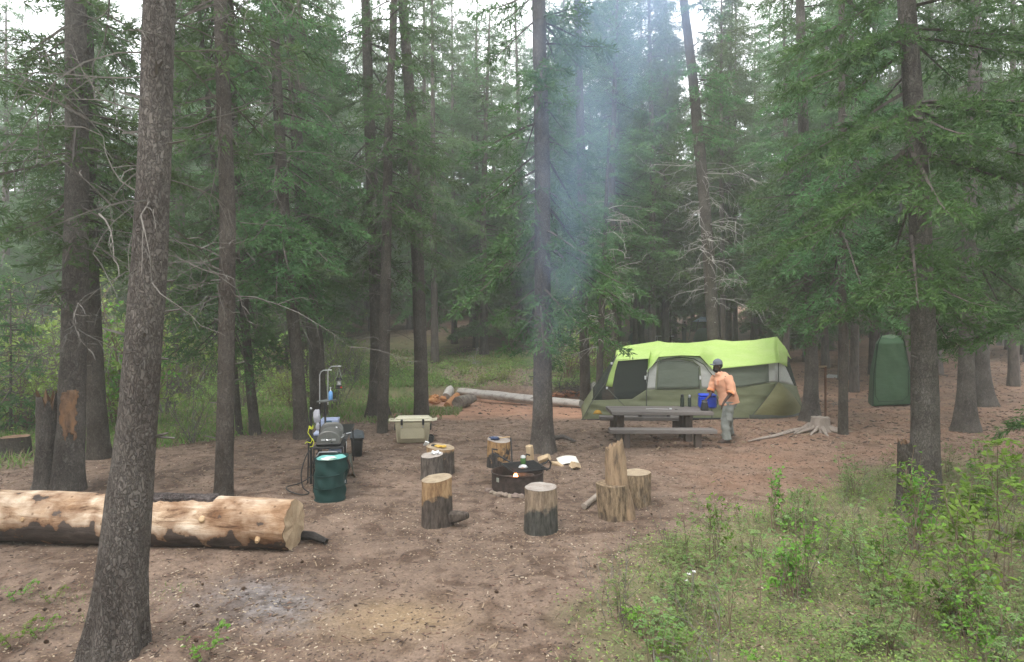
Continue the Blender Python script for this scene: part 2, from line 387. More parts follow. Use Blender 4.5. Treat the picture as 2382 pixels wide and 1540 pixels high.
def crown_mesh(name, seed, H, z0, rmax, nb, mat, dens=1.0, q=1.0, twigspace=.12, shape=.75, droop=.35, lean=None, sector=None, elev=(28, -22)):
    """spruce crown: limbs > side twigs > small needle sprays, one mesh (needles + limb wood)"""
    rng = np.random.default_rng(seed)
    u = np.sort(rng.random(nb) ** 1.15); z = z0 + (H - z0) * u
    L = rmax * (1 - u * .97) ** shape * rng.uniform(.55, 1.12, nb) * np.clip(.55 + u * 4, .55, 1)
    az = rng.uniform(0, 2 * PI, nb) + 0
    if sector is not None: az = sector[0] + rng.normal(0, sector[1], nb)
    el = np.radians(elev[1] + (elev[0] - elev[1]) * u + rng.normal(0, 7, nb))
    h = np.stack([np.cos(az), np.sin(az), np.zeros(nb)], 1)
    def pos(bi, t):
        Lb = L[bi]; zz = np.sin(el[bi]) * t - droop * t ** 2 + droop * .75 * t ** 3
        p = h[bi] * (Lb * np.cos(el[bi]) * t)[:, None]
        p[:, 2] = z[bi] + Lb * zz
        if lean is not None: p[:, 0] += lean[0] * p[:, 2] / H; p[:, 1] += lean[1] * p[:, 2] / H
        return p
    # twigs
    nt = np.maximum(4, (L / twigspace * 2.2 * dens)).astype(int); bi = np.repeat(np.arange(nb), nt); n = len(bi)
    t = .12 + .88 * rng.random(n) ** .8; sgn = rng.choice([-1, 1], n)
    tl = np.minimum((.38 * L[bi] * (1 - t) ** .7 + .16) * rng.uniform(.55, 1.15, n), .85)
    a = sgn * np.radians(rng.uniform(30, 75, n)); sd_ = np.stack([-h[bi, 1], h[bi, 0], np.zeros(n)], 1)
    D = h[bi] * np.cos(a)[:, None] + sd_ * np.sin(a)[:, None]; D[:, 2] = rng.uniform(-.55, .12, n); D = nrm(D)
    P0 = pos(bi, t)
    # sprays on twigs
    ns = np.maximum(2, (tl / (.075 * q) * 2.9)).astype(int); ti = np.repeat(np.arange(n), ns); k = len(ti)
    uu = rng.random(k); P = P0[ti] + D[ti] * (tl[ti] * uu)[:, None]; P[:, 2] -= .28 * tl[ti] * uu ** 2
    dd = D[ti] * .8 + rng.normal(0, .5, (k, 3)); dd[:, 2] -= .12
    V1, F1 = rhombi(P, dd, rng.uniform(.08, .17, k) * q, rng.uniform(.017, .034, k) * q, rng, .35)
    # limb wood
    seg = 5; bb = np.repeat(np.arange(nb), seg); ts = np.tile(np.arange(seg) / seg, nb)
    A = pos(bb, ts); B = pos(bb, ts + 1 / seg); rr = .008 + .011 * L[bb]
    V2, F2 = tri_tubes(A, B, rr * (1 - ts) + .003, rr * (1 - ts - 1 / seg) + .003)
    sub = rng.random(n) < .45
    V3, F3 = tri_tubes(P0[sub], P0[sub] + D[sub] * tl[sub][:, None] * .9 - np.array([0, 0, .12]) * tl[sub][:, None], np.full(sub.sum(), .005 * q), np.full(sub.sum(), .002 * q))
    V = np.concatenate([V1, V2, V3]); Fa = np.concatenate([F1, F2 + len(V1), F3 + len(V1) + len(V2)])
    mi = np.concatenate([np.zeros(len(F1)), np.ones(len(F2) + len(F3))])
    return mesh_np(name, V, Fa, [mat, M_bark_far], mi)
def dead_mesh(name, seed, pathf, z0, z1, n, Lm, mat, white=False, droop=.5, azr=None, thick=1.0, stubs=0, sr=.1):
    """bare dead limbs forking into twigs"""
    rng = np.random.default_rng(seed); A = []; B = []; ra = []; rb = []
    def limb(p, d, L, r, lvl):
        m = 6 if lvl == 0 else 4
        for i in range(m):
            d2 = d + rng.normal(0, .16, 3); d2[2] -= droop * .22; d2 = d2 / np.linalg.norm(d2)
            e = p + d2 * L / m; A.append(p); B.append(e); ra.append(r * (1 - i / m) + .0022); rb.append(r * (1 - (i + 1) / m) + .0018)
            if lvl < 2 and i > 0 and rng.random() < (.8 if lvl == 0 else .6):
                sdv = np.cross(d2, rng.normal(size=3)); sdv /= np.linalg.norm(sdv)
                dd = d2 * .7 + sdv * .7; limb(e, dd / np.linalg.norm(dd), L * rng.uniform(.22, .45), r * .5, lvl + 1)
            p = e; d = d2
    for k in range(n):
        z = rng.uniform(z0, z1); a = rng.uniform(0, 2 * PI) if azr is None else rng.normal(azr[0], azr[1])
        c = np.array(pathf(z)); d = np.array([math.cos(a), math.sin(a), rng.uniform(-.1, .45)])
        L = Lm * rng.uniform(.25, 1.0); limb(c + d * .03, d / np.linalg.norm(d), L, (.005 + .0045 * L) * thick, 0)
    for k in range(stubs):
        z = rng.uniform(.7, z1); a = rng.uniform(0, 2 * PI); c = np.array(pathf(z)); d = np.array([math.cos(a), math.sin(a), rng.uniform(-.2, .4)]); L = sr + rng.uniform(.03, .16)
        A.append(c); B.append(c + d * L); ra.append(.016); rb.append(.008)
    V, Fq = tri_tubes(np.array(A), np.array(B), np.array(ra), np.array(rb))
    return mesh_np(name, V, Fq, [mat])
def trunk_geom(pts, rad, n=24, flare=.5, flare_h=.45, knob=.06, seed=0, dz=.10, roots=5):
    """pts: list of (x,y,z) local, rad same length; resampled with lumps and root flare"""
    g = G(); P = [Vector(p) for p in pts]; zs = [p.z for p in P]; top = zs[-1]
    out = []; z = -.25
    while z < top:
        out.append(z); z += dz if z < 6 else dz * 3
    out.append(top)
    vs = []
    for z in out:
        zz = max(z, zs[0])
        x = np.interp(zz, zs, [p.x for p in P]); y = np.interp(zz, zs, [p.y for p in P]); r = np.interp(zz, zs, rad)
        fl = flare * math.exp(-max(z, 0) / flare_h)
        for k in range(n):
            a = 2 * PI * k / n
            q = 1 + fl * (.45 + .55 * (.5 + .5 * math.cos(a * roots + seed * 1.7 + math.sin(a + seed))))
            v = Vector((math.cos(a) * 2, math.sin(a) * 2, z * 1.6)) + Vector((seed * 3.1, 0, 0))
            q += knob * mnoise.noise(v) + knob * .6 * mnoise.noise(v * 3.3) + .35 * knob * mnoise.noise(v * 9)
            vs.append((x + math.cos(a) * r * q, y + math.sin(a) * r * q, z))
    m = len(out)
    fs = [(i * n + k, i * n + (k + 1) % n, (i + 1) * n + (k + 1) % n, (i + 1) * n + k) for i in range(m - 1) for k in range(n)]
    fs.append(tuple((m - 1) * n + k for k in range(n)))
    return g.add(vs, fs)

# ------------------------------------------------------------------ spruces one can tell apart
def spruce(base, stem, label, crown=None, dead=None, bark=None, H=19, name='spruce_tree', seed=1, flare=.45, n=20, group=None, dbase=None):
    """base: pixel of the foot; stem: [(px, py, width_px)] seen upward; all at the foot's distance"""
    b = at(*base); d = b.y if dbase is None else dbase
    if dbase is not None: b = gp((base[0] - CX) * d / F, d)
    pts = [(0, 0, 0)]; rad = [stem[0][2] * d / F / 2 * .9]
    for px, py, w in stem[1:]:
        p = W(px, py, d); pts.append((p.x - b.x, 0, p.z - b.z)); rad.append(w * d / F / 2 * .9)
    dx = (pts[-1][0] - pts[0][0]) / max(.1, pts[-1][2]); zt = pts[-1][2]
    pts.append((pts[-1][0] + dx * (H - zt), 0, H)); rad.append(.02)
    t = thing(name, label, 'tree', b, 0, group)
    obj('trunk', trunk_geom(pts, rad, n, flare, seed=seed), bark or M_bark_brown, t)
    zs = [p[2] for p in pts]; xs = [p[0] for p in pts]
    pf = lambda z: (np.interp(z, zs, xs), 0, z)
    if crown:
        ob = link('crown', crown[0], t); ob.location = (pf(H * .4)[0], 0, crown[1]); ob.rotation_euler = (0, 0, crown[2]); s = crown[3]; ob.scale = (s if len(crown) < 5 else crown[4],) * 2 + (s,)
    if dead:
        ob = link('dead_branches', dead_mesh('dead_branches', seed + 50, pf, *dead, stubs=24, sr=rad[1] * .95), t)
    return t
# crown meshes: local z = 0 at the crown's lowest limb
CA = crown_mesh('crown', 11, 15, 0, 2.3, 120, M_needle, q=1.05)
CB = crown_mesh('crown', 12, 15, 0, 1.9, 95, M_needle, dens=.75, q=1.0, droop=.5)
CD = crown_mesh('crown', 14, 15, 0, 2.6, 105, M_needle, dens=.9, q=1.05, droop=.6, elev=(20, -32))
CN = crown_mesh('crown', 15, 13, 0, 2.7, 110, M_needle_near, dens=1.15, q=.85, droop=.45, elev=(22, -26), twigspace=.10)
T = {}
T[1] = spruce((265, 1515), [(265, 1515, 95), (300, 1170, 100), (322, 950, 88), (348, 600, 82), (362, 300, 76), (371, 0, 72)],
    'large grey leaning spruce trunk in the left foreground, in front of the peeled log', (CB, 6.2, 0, .8), (3.0, 5.6, 24, 1.7, M_dead, False, .5, None, .5), M_bark_grey, 15, seed=1, n=56, flare=.85)
T[2] = spruce((155, 1142), [(155, 1142, 62), (165, 1000, 60), (175, 700, 56), (180, 400, 52), (176, 0, 46)],
    'spruce with a torn bark wound, joined to a broken snag behind the log at left', (CB, 3.0, 1.0, .95), (1.9, 6, 26, 2.0, M_dead, False, .5, None, .7), M_bark_grey, 17, seed=2, n=36)
T[3] = spruce((232, 1066), [(232, 1066, 44), (222, 900, 42), (210, 650, 40), (206, 300, 34), (200, 0, 28)],
    'reddish spruce just behind the wounded twin trunk at left', (CA, 3.8, 2.0, .95), (2, 6, 20, 1.6, M_dead, False, .5, None, .8), M_bark_brown, 18, seed=3)
T[4] = spruce((520, 1155), [(520, 1155, 44), (526, 900, 41), (530, 500, 38), (519, 200, 34), (512, 0, 32)],
    'slim straight brown spruce trunk standing behind the middle of the peeled log', (CB, 5.0, 3.0, .9), (2.4, 7, 26, 2.2, M_dead, False, .4, None, .7), M_bark_brown, 17, seed=4, n=28, flare=.12)
T[5] = spruce((594, 1010), [(594, 1010, 24), (578, 850, 22), (560, 600, 22), (545, 300, 20), (535, 0, 18)],
    'dark thin leaning spruce, frontmost of the clump left of the camp kitchen', (CD, 2.2, .5, 1.0), (1.5, 6, 14, 1.5, M_dead), M_bark_brown, 19, seed=5)
T[51] = spruce((557, 1010), [(557, 1010, 16), (545, 850, 15), (510, 500, 14), (480, 200, 12)],
    'thinnest grey spruce pole at the left of the clump by the meadow', (CB, 3.6, 2.5, .9), (1.5, 5, 14, 1.3, M_dead), M_bark_brown, 17, seed=51, flare=.2)
T[6] = spruce((702, 1020), [(702, 1020, 34), (692, 850, 31), (668, 600, 29), (655, 400, 27), (640, 100, 24)],
    'brown spruce leaning left, just left of the camp kitchen', (CD, 3.4, 1.5, .95), (1.5, 6, 20, 1.6, M_dead), M_bark_brown, 19, seed=6)
T[7] = spruce((742, 975), [(742, 975, 40), (735, 800, 38), (708, 600, 33), (695, 400, 30), (678, 100, 26)],
    'dark spruce behind the lantern pole of the camp kitchen', (CA, 3.2, 4.4, 1.0), (2, 6, 14, 1.4, M_dead), M_bark_brown, 20, seed=7)
T[8] = spruce((889, 1006), [(889, 1006, 27), (893, 850, 29), (898, 600, 26), (904, 300, 22), (917, 0, 18)],
    'narrow spruce in front, left of the tan cooler', (CB, 4.6, .4, .9), (2, 7, 16, 1.4, M_dead), M_bark_brown, 19, seed=8, flare=.1)
T[9] = spruce((880, 970), [(880, 970, 44), (878, 800, 36), (870, 500, 32), (860, 300, 28), (850, 0, 22)],
    'stout spruce with spreading roots left of the tan cooler, behind the narrow one', (CD, 4.0, 2.2, 1.0), (2, 7, 18, 1.5, M_dead), M_bark_brown, 21, seed=9, flare=.8)
T[10] = spruce((981, 972), [(981, 972, 38), (978, 800, 33), (968, 500, 31), (955, 250, 28), (936, 0, 24)],
    'reddish spruce trunk right behind the tan cooler', (CB, 5.2, 3.2, .85), (3, 9, 12, 1.0, M_dead), M_bark_brown, 21, seed=10, flare=.15)
T[11] = spruce((1262, 1052), [(1262, 1052, 48), (1262, 900, 47), (1262, 700, 42), (1262, 400, 40), (1256, 150, 36), (1253, 0, 34)],
    'thick dark spruce trunk in the middle, right behind the fire ring', (CD, 2.5, 2.4, .95, .95), (2.2, 6, 12, 1.2, M_dead), M_bark_grey, 18, seed=11, n=36, flare=.7)
T[12] = spruce((1362, 944), [(1362, 944, 27), (1359, 800, 25), (1355, 500, 23), (1350, 300, 21), (1343, 0, 18)],
    'slim spruce trunk beside the left corner of the lime tent', (CD, 3.0, .2, .95), (2.5, 7, 12, 1.2, M_dead), M_bark_brown, 20, seed=12, flare=.3)
T[13] = spruce((1668, 880), [(1668, 880, 32), (1660, 790, 31), (1645, 550, 29), (1628, 350, 27), (1608, 150, 24), (1590, 0, 20)],
    'leaning spruce behind the tent ridge, with a skirt of bleached dead limbs', (CB, 8.3, .2, .95), (3, 8.2, 60, 2.2, M_deadwhite), M_bark_brown, 23, seed=13, dbase=21)
T[14] = spruce((1886, 978), [(1886, 978, 33), (1888, 850, 30), (1884, 600, 28), (1870, 350, 26), (1862, 50, 22)],
    'spruce with long surface roots at the right end of the lime tent', (CA, 2.7, 1.2, .95), (2, 5, 10, 1.4, M_dead), M_bark_grey, 19, seed=14, flare=1.0)
T[15] = spruce((1961, 1010), [(1961, 1010, 23), (1962, 850, 21), (1957, 550, 18), (1958, 250, 16), (1958, 0, 14)],
    'thin brown spruce pole between the old root stump and the green shower tent', (CD, 2.8, 3.3, .9), (2, 6, 16, 1.1, M_dead), M_bark_brown, 17, seed=15, flare=.15)
T[16] = spruce((2152, 1192), [(2152, 1192, 66), (2152, 950, 62), (2146, 700, 54), (2138, 450, 48), (2122, 200, 44), (2108, 0, 40)],
    'big dark spruce in the right foreground beside a broken snag', (CN, 2.9, .8, .85, .78), (2.2, 5, 9, 1.5, M_dead, False, .5, None, .6), M_bark_grey, 14, seed=16, n=40, flare=.25)
T[17] = spruce((2245, 1003), [(2245, 1003, 42), (2247, 900, 36), (2252, 600, 32), (2262, 300, 28)],
    'spruce with a flared foot, nearer of the pair at the far right', (CD, 2.4, 2.6, .85), None, M_bark_grey, 18, seed=17, flare=.8)
T[18] = spruce((2288, 943), [(2288, 943, 40), (2283, 850, 34), (2280, 600, 30), (2275, 300, 26)],
    'spruce with a flared foot, farther of the pair at the far right', (CA, 2.6, .6, .95), None, M_bark_grey, 19, seed=18, flare=.9)
w_ = G()   # torn bark on the twin trunk
def _wound(u, v):
    z = .70 + .95 * v; a = R(-112) + R(88) * u; q = mnoise.noise(Vector((u * 3, v * 7, 4))); edge = min(u, 1 - u, v, 1 - v)
    r = .182 + (.020 if edge > .06 + .34 * abs(mnoise.noise(Vector((u * 2.5, v * 6, 7)))) + .1 * (v > .8) else -.03) + .016 * q + .012 * mnoise.noise(Vector((u * 12, v * 22, 1))) - .012 * v
    return (.055 + .05 * v + math.cos(a) * r, math.sin(a) * r, z)
w_.grid(_wound, 18, 40); obj('bark_wound', w_, pm('torn_rotten_wood', (.30, .165, .085), (.10, .062, .042), 13, .9, bump=.9, stretch=(1, 1, .35), c3=(.22, .13, .08)), T[2])
# tree outside the right edge whose low limbs hang into the picture
b = gp(7.7, 7.2); t = thing('spruce_tree', 'spruce whose low yellowish green limbs hang in from the right edge', 'tree', b)
obj('trunk', trunk_geom([(0, 0, 0), (.1, 0, 14)], [.2, .03], 20, .3, seed=77), M_bark_grey, t)
ob = link('crown', CN, t); ob.location = (0, 0, 1.75); ob.rotation_euler = (0, 0, 2.2); ob.scale = (1.0, 1.0, .95)
b = gp(-7.2, 6.9); t = thing('spruce_tree', 'spruce whose limbs hang in from the left edge, beyond the log', 'tree', b)
obj('trunk', trunk_geom([(0, 0, 0), (.1, 0, 15)], [.2, .03], 20, .3, seed=78), M_bark_grey, t)
ob = link('crown', CD, t); ob.location = (0, 0, 2.0); ob.rotation_euler = (0, 0, 1.2); ob.scale = (.72, .72, .9)
# dead bleached tree near the tent
b = gp((1392 - CX) * 19 / F, 19.0); t = thing('dead_spruce', 'dead spruce with bleached curling branches in the smoke behind the tent', 'dead tree', b)
obj('trunk', trunk_geom([(0, 0, 0), (.1, 0, 3), (.35, 0, 9)], [.11, .1, .03], 14, .2, seed=80), M_bark_brown, t)
link('dead_branches', dead_mesh('dead_branches', 5, lambda z: (.1 + z * .02, 0, z), 1.8, 6.5, 44, 1.6, M_deadwhite, thick=1.1), t)

# ------------------------------------------------------------------ the forest behind
def forest():
    rng = random.Random(42)
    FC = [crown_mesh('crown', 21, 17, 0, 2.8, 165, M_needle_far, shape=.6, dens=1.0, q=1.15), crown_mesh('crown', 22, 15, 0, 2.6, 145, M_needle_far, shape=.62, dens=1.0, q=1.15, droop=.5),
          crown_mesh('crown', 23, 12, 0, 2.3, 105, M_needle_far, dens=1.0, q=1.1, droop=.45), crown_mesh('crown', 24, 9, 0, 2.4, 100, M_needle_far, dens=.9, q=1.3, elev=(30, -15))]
    HC = [17, 15, 12, 9]
    TR = []
    for s in range(4):
        g = trunk_geom([(0, 0, 0), (rng.uniform(-.2, .2), 0, 8), (rng.uniform(-.3, .3), 0, 19)], [.17, .12, .02], 9, .35, seed=s + 90, dz=.35)
        o = obj('trunk', g, M_bark_far); TR.append(o.data); bpy.data.objects.remove(o)
    DM = [dead_mesh('dead_branches', 70 + s, lambda z: (0, 0, z), 1.5, 6.5, 26, 1.5, M_dead) for s in range(3)]
    pts = []; named = [(o.location.x, o.location.y) for o in T.values()]
    tries = 0
    while len(pts) < 222 and tries < 20000:
        tries += 1
        y = math.sqrt(rng.uniform(19.5 ** 2, 62 ** 2)); a = rng.uniform(-.93, .93); x = a * y
        if y < 29 and -.33 < a < .16: 
            if y < 26.5: continue
        if y < 24 and a < -.2 and rng.random() < .55: continue
        if .10 < a < .2 and y < 22.5: continue
        if .12 < a < .48 and y < 50 and rng.random() < (.6 if y < 32 else .2): continue
        if -.8 < a < -.2 and y < 33 and rng.random() < .5: continue
        if y < 46 and .272 < a < .325: continue           # sight line to the far camp
        if y < 28 and .2 < a < .4: continue
        if y < 21 and .1 < a < .55: continue
        if math.hypot(x - 15.2, y - 48) < 3: continue
        sp = 1.7 if y < 32 else 2.1
        if any((x - q[0]) ** 2 + (y - q[1]) ** 2 < sp * sp for q in pts): continue
        if any((x - q[0]) ** 2 + (y - q[1]) ** 2 < 2.2 for q in named): continue
        pts.append((x, y))
    pts += [(a_ * y_, y_) for a_, y_ in ((.168, 26), (.232, 28.5), (.205, 33), (.255, 34), (.075, 31), (.13, 36), (.175, 40), (.215, 37), (.245, 44), (.36, 34), (.335, 50), (.20, 50), (.15, 47), (.40, 41), (.27, 53), (.30, 56))]
    pts.sort(key=lambda p: p[1])
    for x, y in pts:
        a = x / y; b = gp(x, y)
        if a < -.22: lab, grp = 'tall green spruce in the hazy forest beyond the left meadow', 'spruces beyond the left meadow'
        elif a < .14: lab, grp = 'spruce on the dim brown slope beyond the creek bank', 'spruces on the slope beyond the creek'
        elif a < .45: lab, grp = 'spruce in the forest behind the lime tent', 'spruces behind the lime tent'
        else: lab, grp = 'spruce on the rising forest floor at the right, behind the shower tent', 'spruces behind the shower tent'
        t = thing('spruce_tree', lab, 'tree', b, rng.uniform(0, 6.28), grp)
        hs = rng.uniform(.82, 1.18) + .22 * (y > 32); k = rng.choice([0, 0, 1, 1, 2])
        if y > 30 and rng.random() < .25: k = 3; hs *= .8
        tr = link('trunk', rng.choice(TR), t); ws = rng.uniform(.75, 1.35); tr.scale = (ws, ws, hs)
        z0 = {0: 1.4, 1: 2.2, 2: 3.6, 3: 1.0}[k] + rng.uniform(-.3, .8)
        if k == 3: z0 = 1.0; tr.scale = (ws, ws, .52 * hs)
        if y < 25: z0 = max(z0, 2.4)
        if y < 46 and .15 < a < .45: z0 = max(z0, 3.6)
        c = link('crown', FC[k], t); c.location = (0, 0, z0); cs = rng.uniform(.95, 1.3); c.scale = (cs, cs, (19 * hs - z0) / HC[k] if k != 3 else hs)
        if y < 34 and k != 3: link('dead_branches', rng.choice(DM), t)
    # the wood goes on round the camp, out of the frame: it shades the light from the sides and from behind
    for i in range(48):
        a = R(rng.uniform(62, 298)); d = rng.uniform(9, 26); x, y = d * math.sin(a), d * math.cos(a)
        if (y > -5 and abs(x) < 11) or (y > 0 and abs(x) / y < .95): continue
        t = thing('spruce_tree', 'spruce of the wood surrounding the camp, outside the view', 'tree', gp(x, y), rng.uniform(0, 6), 'spruces around the viewpoint')
        k = rng.choice([0, 1, 1, 2]); link('trunk', rng.choice(TR), t); c = link('crown', FC[k], t); z0 = rng.uniform(2, 4); c.location = (0, 0, z0); c.scale = (1.15, 1.15, (19 - z0) / HC[k])
forest()

# ------------------------------------------------------------------ logs and stumps
def stump_mat(name, wood, wood2, bark, bark2, split=.3, amp=.12, nscale=5.0):
    """peeled wood above, bark below an uneven line at height `split`"""
    m, nt, b = newmat(name); L = nt.links; b.inputs['Roughness'].default_value = .88; b.inputs['Specular IOR Level'].default_value = .2
    tc = N(nt, 'ShaderNodeTexCoord'); sep = N(nt, 'ShaderNodeSeparateXYZ'); L.new(tc.outputs['Object'], sep.inputs[0])
    n1 = N(nt, 'ShaderNodeTexNoise'); n1.inputs['Scale'].default_value = nscale; n1.inputs['Detail'].default_value = 6; L.new(tc.outputs['Object'], n1.inputs['Vector'])
    ma = N(nt, 'ShaderNodeMath', operation='MULTIPLY_ADD'); ma.inputs[1].default_value = amp * 9; L.new(n1.outputs['Fac'], ma.inputs[0]); L.new(sep.outputs['Z'], ma.inputs[2])
    mr = N(nt, 'ShaderNodeMapRange'); mr.inputs['From Min'].default_value = split + amp * 4.5 - .03; mr.inputs['From Max'].default_value = split + amp * 4.5 + .03; L.new(ma.outputs[0], mr.inputs['Value'])
    mp = N(nt, 'ShaderNodeMapping'); mp.inputs['Scale'].default_value = (1, 1, .25); L.new(tc.outputs['Object'], mp.inputs['Vector'])
    n2 = N(nt, 'ShaderNodeTexNoise'); n2.inputs['Scale'].default_value = 22; n2.inputs['Detail'].default_value = 8; n2.inputs['Roughness'].default_value = .7; L.new(mp.outputs[0], n2.inputs['Vector'])
    w = N(nt, 'ShaderNodeValToRGB'); w.color_ramp.elements[0].position = .38; w.color_ramp.elements[1].position = .60
    w.color_ramp.elements[0].color = (*wood2, 1); w.color_ramp.elements[1].color = (*wood, 1); L.new(n2.outputs['Fac'], w.inputs[0])
    k = N(nt, 'ShaderNodeValToRGB'); k.color_ramp.elements[0].position = .38; k.color_ramp.elements[1].position = .66
    k.color_ramp.elements[0].color = (*bark, 1); k.color_ramp.elements[1].color = (*bark2, 1); L.new(n2.outputs['Fac'], k.inputs[0])
    mx = N(nt, 'ShaderNodeMixRGB'); L.new(mr.outputs[0], mx.inputs[0]); L.new(k.outputs[0], mx.inputs[1]); L.new(w.outputs[0], mx.inputs[2]); L.new(mx.outputs[0], b.inputs['Base Color'])
    bp = N(nt, 'ShaderNodeBump'); bp.inputs['Strength'].default_value = .9; bp.inputs['Distance'].default_value = .03; L.new(n2.outputs['Fac'], bp.inputs['Height']); L.new(bp.outputs[0], b.inputs['Normal'])
    return m
def endgrain(name, c1, c2):
    m, nt, b = newmat(name); L = nt.links; b.inputs['Roughness'].default_value = .85
    tc = N(nt, 'ShaderNodeTexCoord'); wv = N(nt, 'ShaderNodeTexWave'); wv.wave_type = 'RINGS'; wv.rings_direction = 'SPHERICAL'; wv.inputs['Scale'].default_value = 22; wv.inputs['Distortion'].default_value = 2.5; wv.inputs['Detail'].default_value = 3
    mp = N(nt, 'ShaderNodeMapping'); L.new(tc.outputs['Object'], mp.inputs[0]); mp.inputs['Scale'].default_value = (1, 1, .05); L.new(mp.outputs[0], wv.inputs['Vector'])
    no = N(nt, 'ShaderNodeTexNoise'); no.inputs['Scale'].default_value = 9; no.inputs['Detail'].default_value = 7; L.new(tc.outputs['Object'], no.inputs['Vector'])
    mx = N(nt, 'ShaderNodeMixRGB'); mx.inputs[0].default_value = .75; L.new(wv.outputs['Color'], mx.inputs[1]); L.new(no.outputs['Fac'], mx.inputs[2])
    cr = N(nt, 'ShaderNodeValToRGB'); cr.color_ramp.elements[0].position = .35; cr.color_ramp.elements[1].position = .65; cr.color_ramp.elements[0].color = (*c1, 1); cr.color_ramp.elements[1].color = (*c2, 1)
    L.new(mx.outputs[0], cr.inputs[0]); L.new(cr.outputs[0], b.inputs['Base Color']); return m
M_end = endgrain('end_grain_grey', (.24, .20, .17), (.42, .37, .33)); M_end_yel = endgrain('end_grain_fresh', (.24, .18, .12), (.44, .35, .24))
BK, BK2 = (.045, .036, .03), (.15, .12, .10)
def stump(name, label, px, py, w, top, mat, mtop, tilt=(0, 0), seed=0, flare=.15, lumps=.07, topw=None, knob=None, group=None, cat='stump', lift=0.0):
    b = at(px, py); b.z += lift; s = F / b.y; r = w / s / 2; h = (py - top) / s * .96; rt = r if topw is None else topw / s / 2
    b.y += r * .8
    t = thing(name, label, cat, b, 0, group)
    g = G(); n = 40; m = 22; vs = []
    for i in range(m + 1):
        u = i / m; z = -.04 + u * (h + .04)
        for k in range(n):
            a = 2 * PI * k / n; rr = (r + (rt - r) * u) * (1 + flare * math.exp(-u * 6) * (.5 + .5 * math.sin(3 * a + seed)))
            v = Vector((math.cos(a) * 1.4, math.sin(a) * 1.4, z * 2.2 + seed * 4))
            rr *= 1 + lumps * mnoise.noise(v) + lumps * .6 * mnoise.noise(v * 3) + .22 * lumps * mnoise.noise(v * 11)
            zz = z + (u ** 3) * (tilt[0] * math.cos(a) * r + tilt[1] * math.sin(a) * r)
            vs.append((math.cos(a) * rr, math.sin(a) * rr, zz))
    fs = [(i * n + k, i * n + (k + 1) % n, (i + 1) * n + (k + 1) % n, (i + 1) * n + k) for i in range(m) for k in range(n)]
    g.add(vs, fs)
    if knob:
        for (ka, kz, kr, kl) in knob:
            d = Vector((math.cos(ka), math.sin(ka), .15)); c = Vector((math.cos(ka) * r * .8, math.sin(ka) * r * .8, kz))
            g.tube([c, c + d * kl * .6, c + d * kl], [kr, kr * .75, kr * .4], 10, rough=.3, seed=3)
    obj('body', g, mat, t)
    top_ring = vs[m * n:]; tg = G(); cz = sum(p[2] for p in top_ring) / n
    rings = [[((p[0]) * q, (p[1]) * q, cz + (p[2] - cz) * q + .003 + (.006 * mnoise.noise(Vector((p[0] * q * 9, p[1] * q * 9, seed))) if q < 1 else 0)) for p in top_ring] for q in (.995, .8, .5, .2)]
    tg.add([p for rg in rings for p in rg], [(i * n + k, i * n + (k + 1) % n, (i + 1) * n + (k + 1) % n, (i + 1) * n + k) for i in range(3) for k in range(n)] + [tuple(3 * n + k for k in range(n))])
    obj('cut_top', tg, mtop, t)
    return t, b, h
M_st1 = stump_mat('stump_peeled_right', (.44, .29, .155), (.22, .13, .07), BK, BK2, .33, .09)
M_st2 = stump_mat('stump_grey_wood', (.33, .25, .175), (.15, .11, .08), (.035, .034, .03), (.12, .115, .10), .26, .06)
M_st3 = stump_mat('stump_scorched', (.42, .26, .12), (.17, .10, .055), (.022, .021, .022), (.09, .08, .075), .20, .15)
M_st4 = stump_mat('stump_bark_only', (.40, .26, .13), (.2, .12, .07), (.06, .05, .042), (.19, .16, .14), .9, .05)
M_st5 = stump_mat('stump_tan', (.34, .25, .16), (.09, .065, .045), (.08, .06, .045), (.2, .15, .11), .0, .08)
stump('log_stump', 'upright log seat, half its bark peeled, burl at its foot, left of the fire ring', 1012, 1229, 72, 1115, M_st1, M_end_yel, (.12, .06), 1, .12, knob=[(-.25, .1, .085, .26)])
stump('log_stump', 'upright log seat with a pale grey top in front of the fire ring', 1259, 1244, 82, 1137, M_st2, M_end, (.02, .04), 2, .05, topw=74)
stump('log_stump', 'small dark log seat with crumpled foil on it', 1003, 1118, 52, 1060, M_st4, M_end, (.1, .12), 3, .25)
stump('log_stump', 'wide brown log seat with the yellow gloves on it', 1022, 1106, 66, 1042, M_st1, M_end_yel, (-.1, .05), 4, .1)
stump('log_stump', 'scorched log seat behind the fire ring with a saw leaning on it', 1160, 1090, 55, 1024, M_st3, M_end, (-.1, .1), 5, .1)
stump('log_stump', 'thick tan log block behind the tall splintered stump', 1482, 1180, 74, 1103, M_st5, M_end_yel, (.05, .0), 6, .0, lumps=.09)
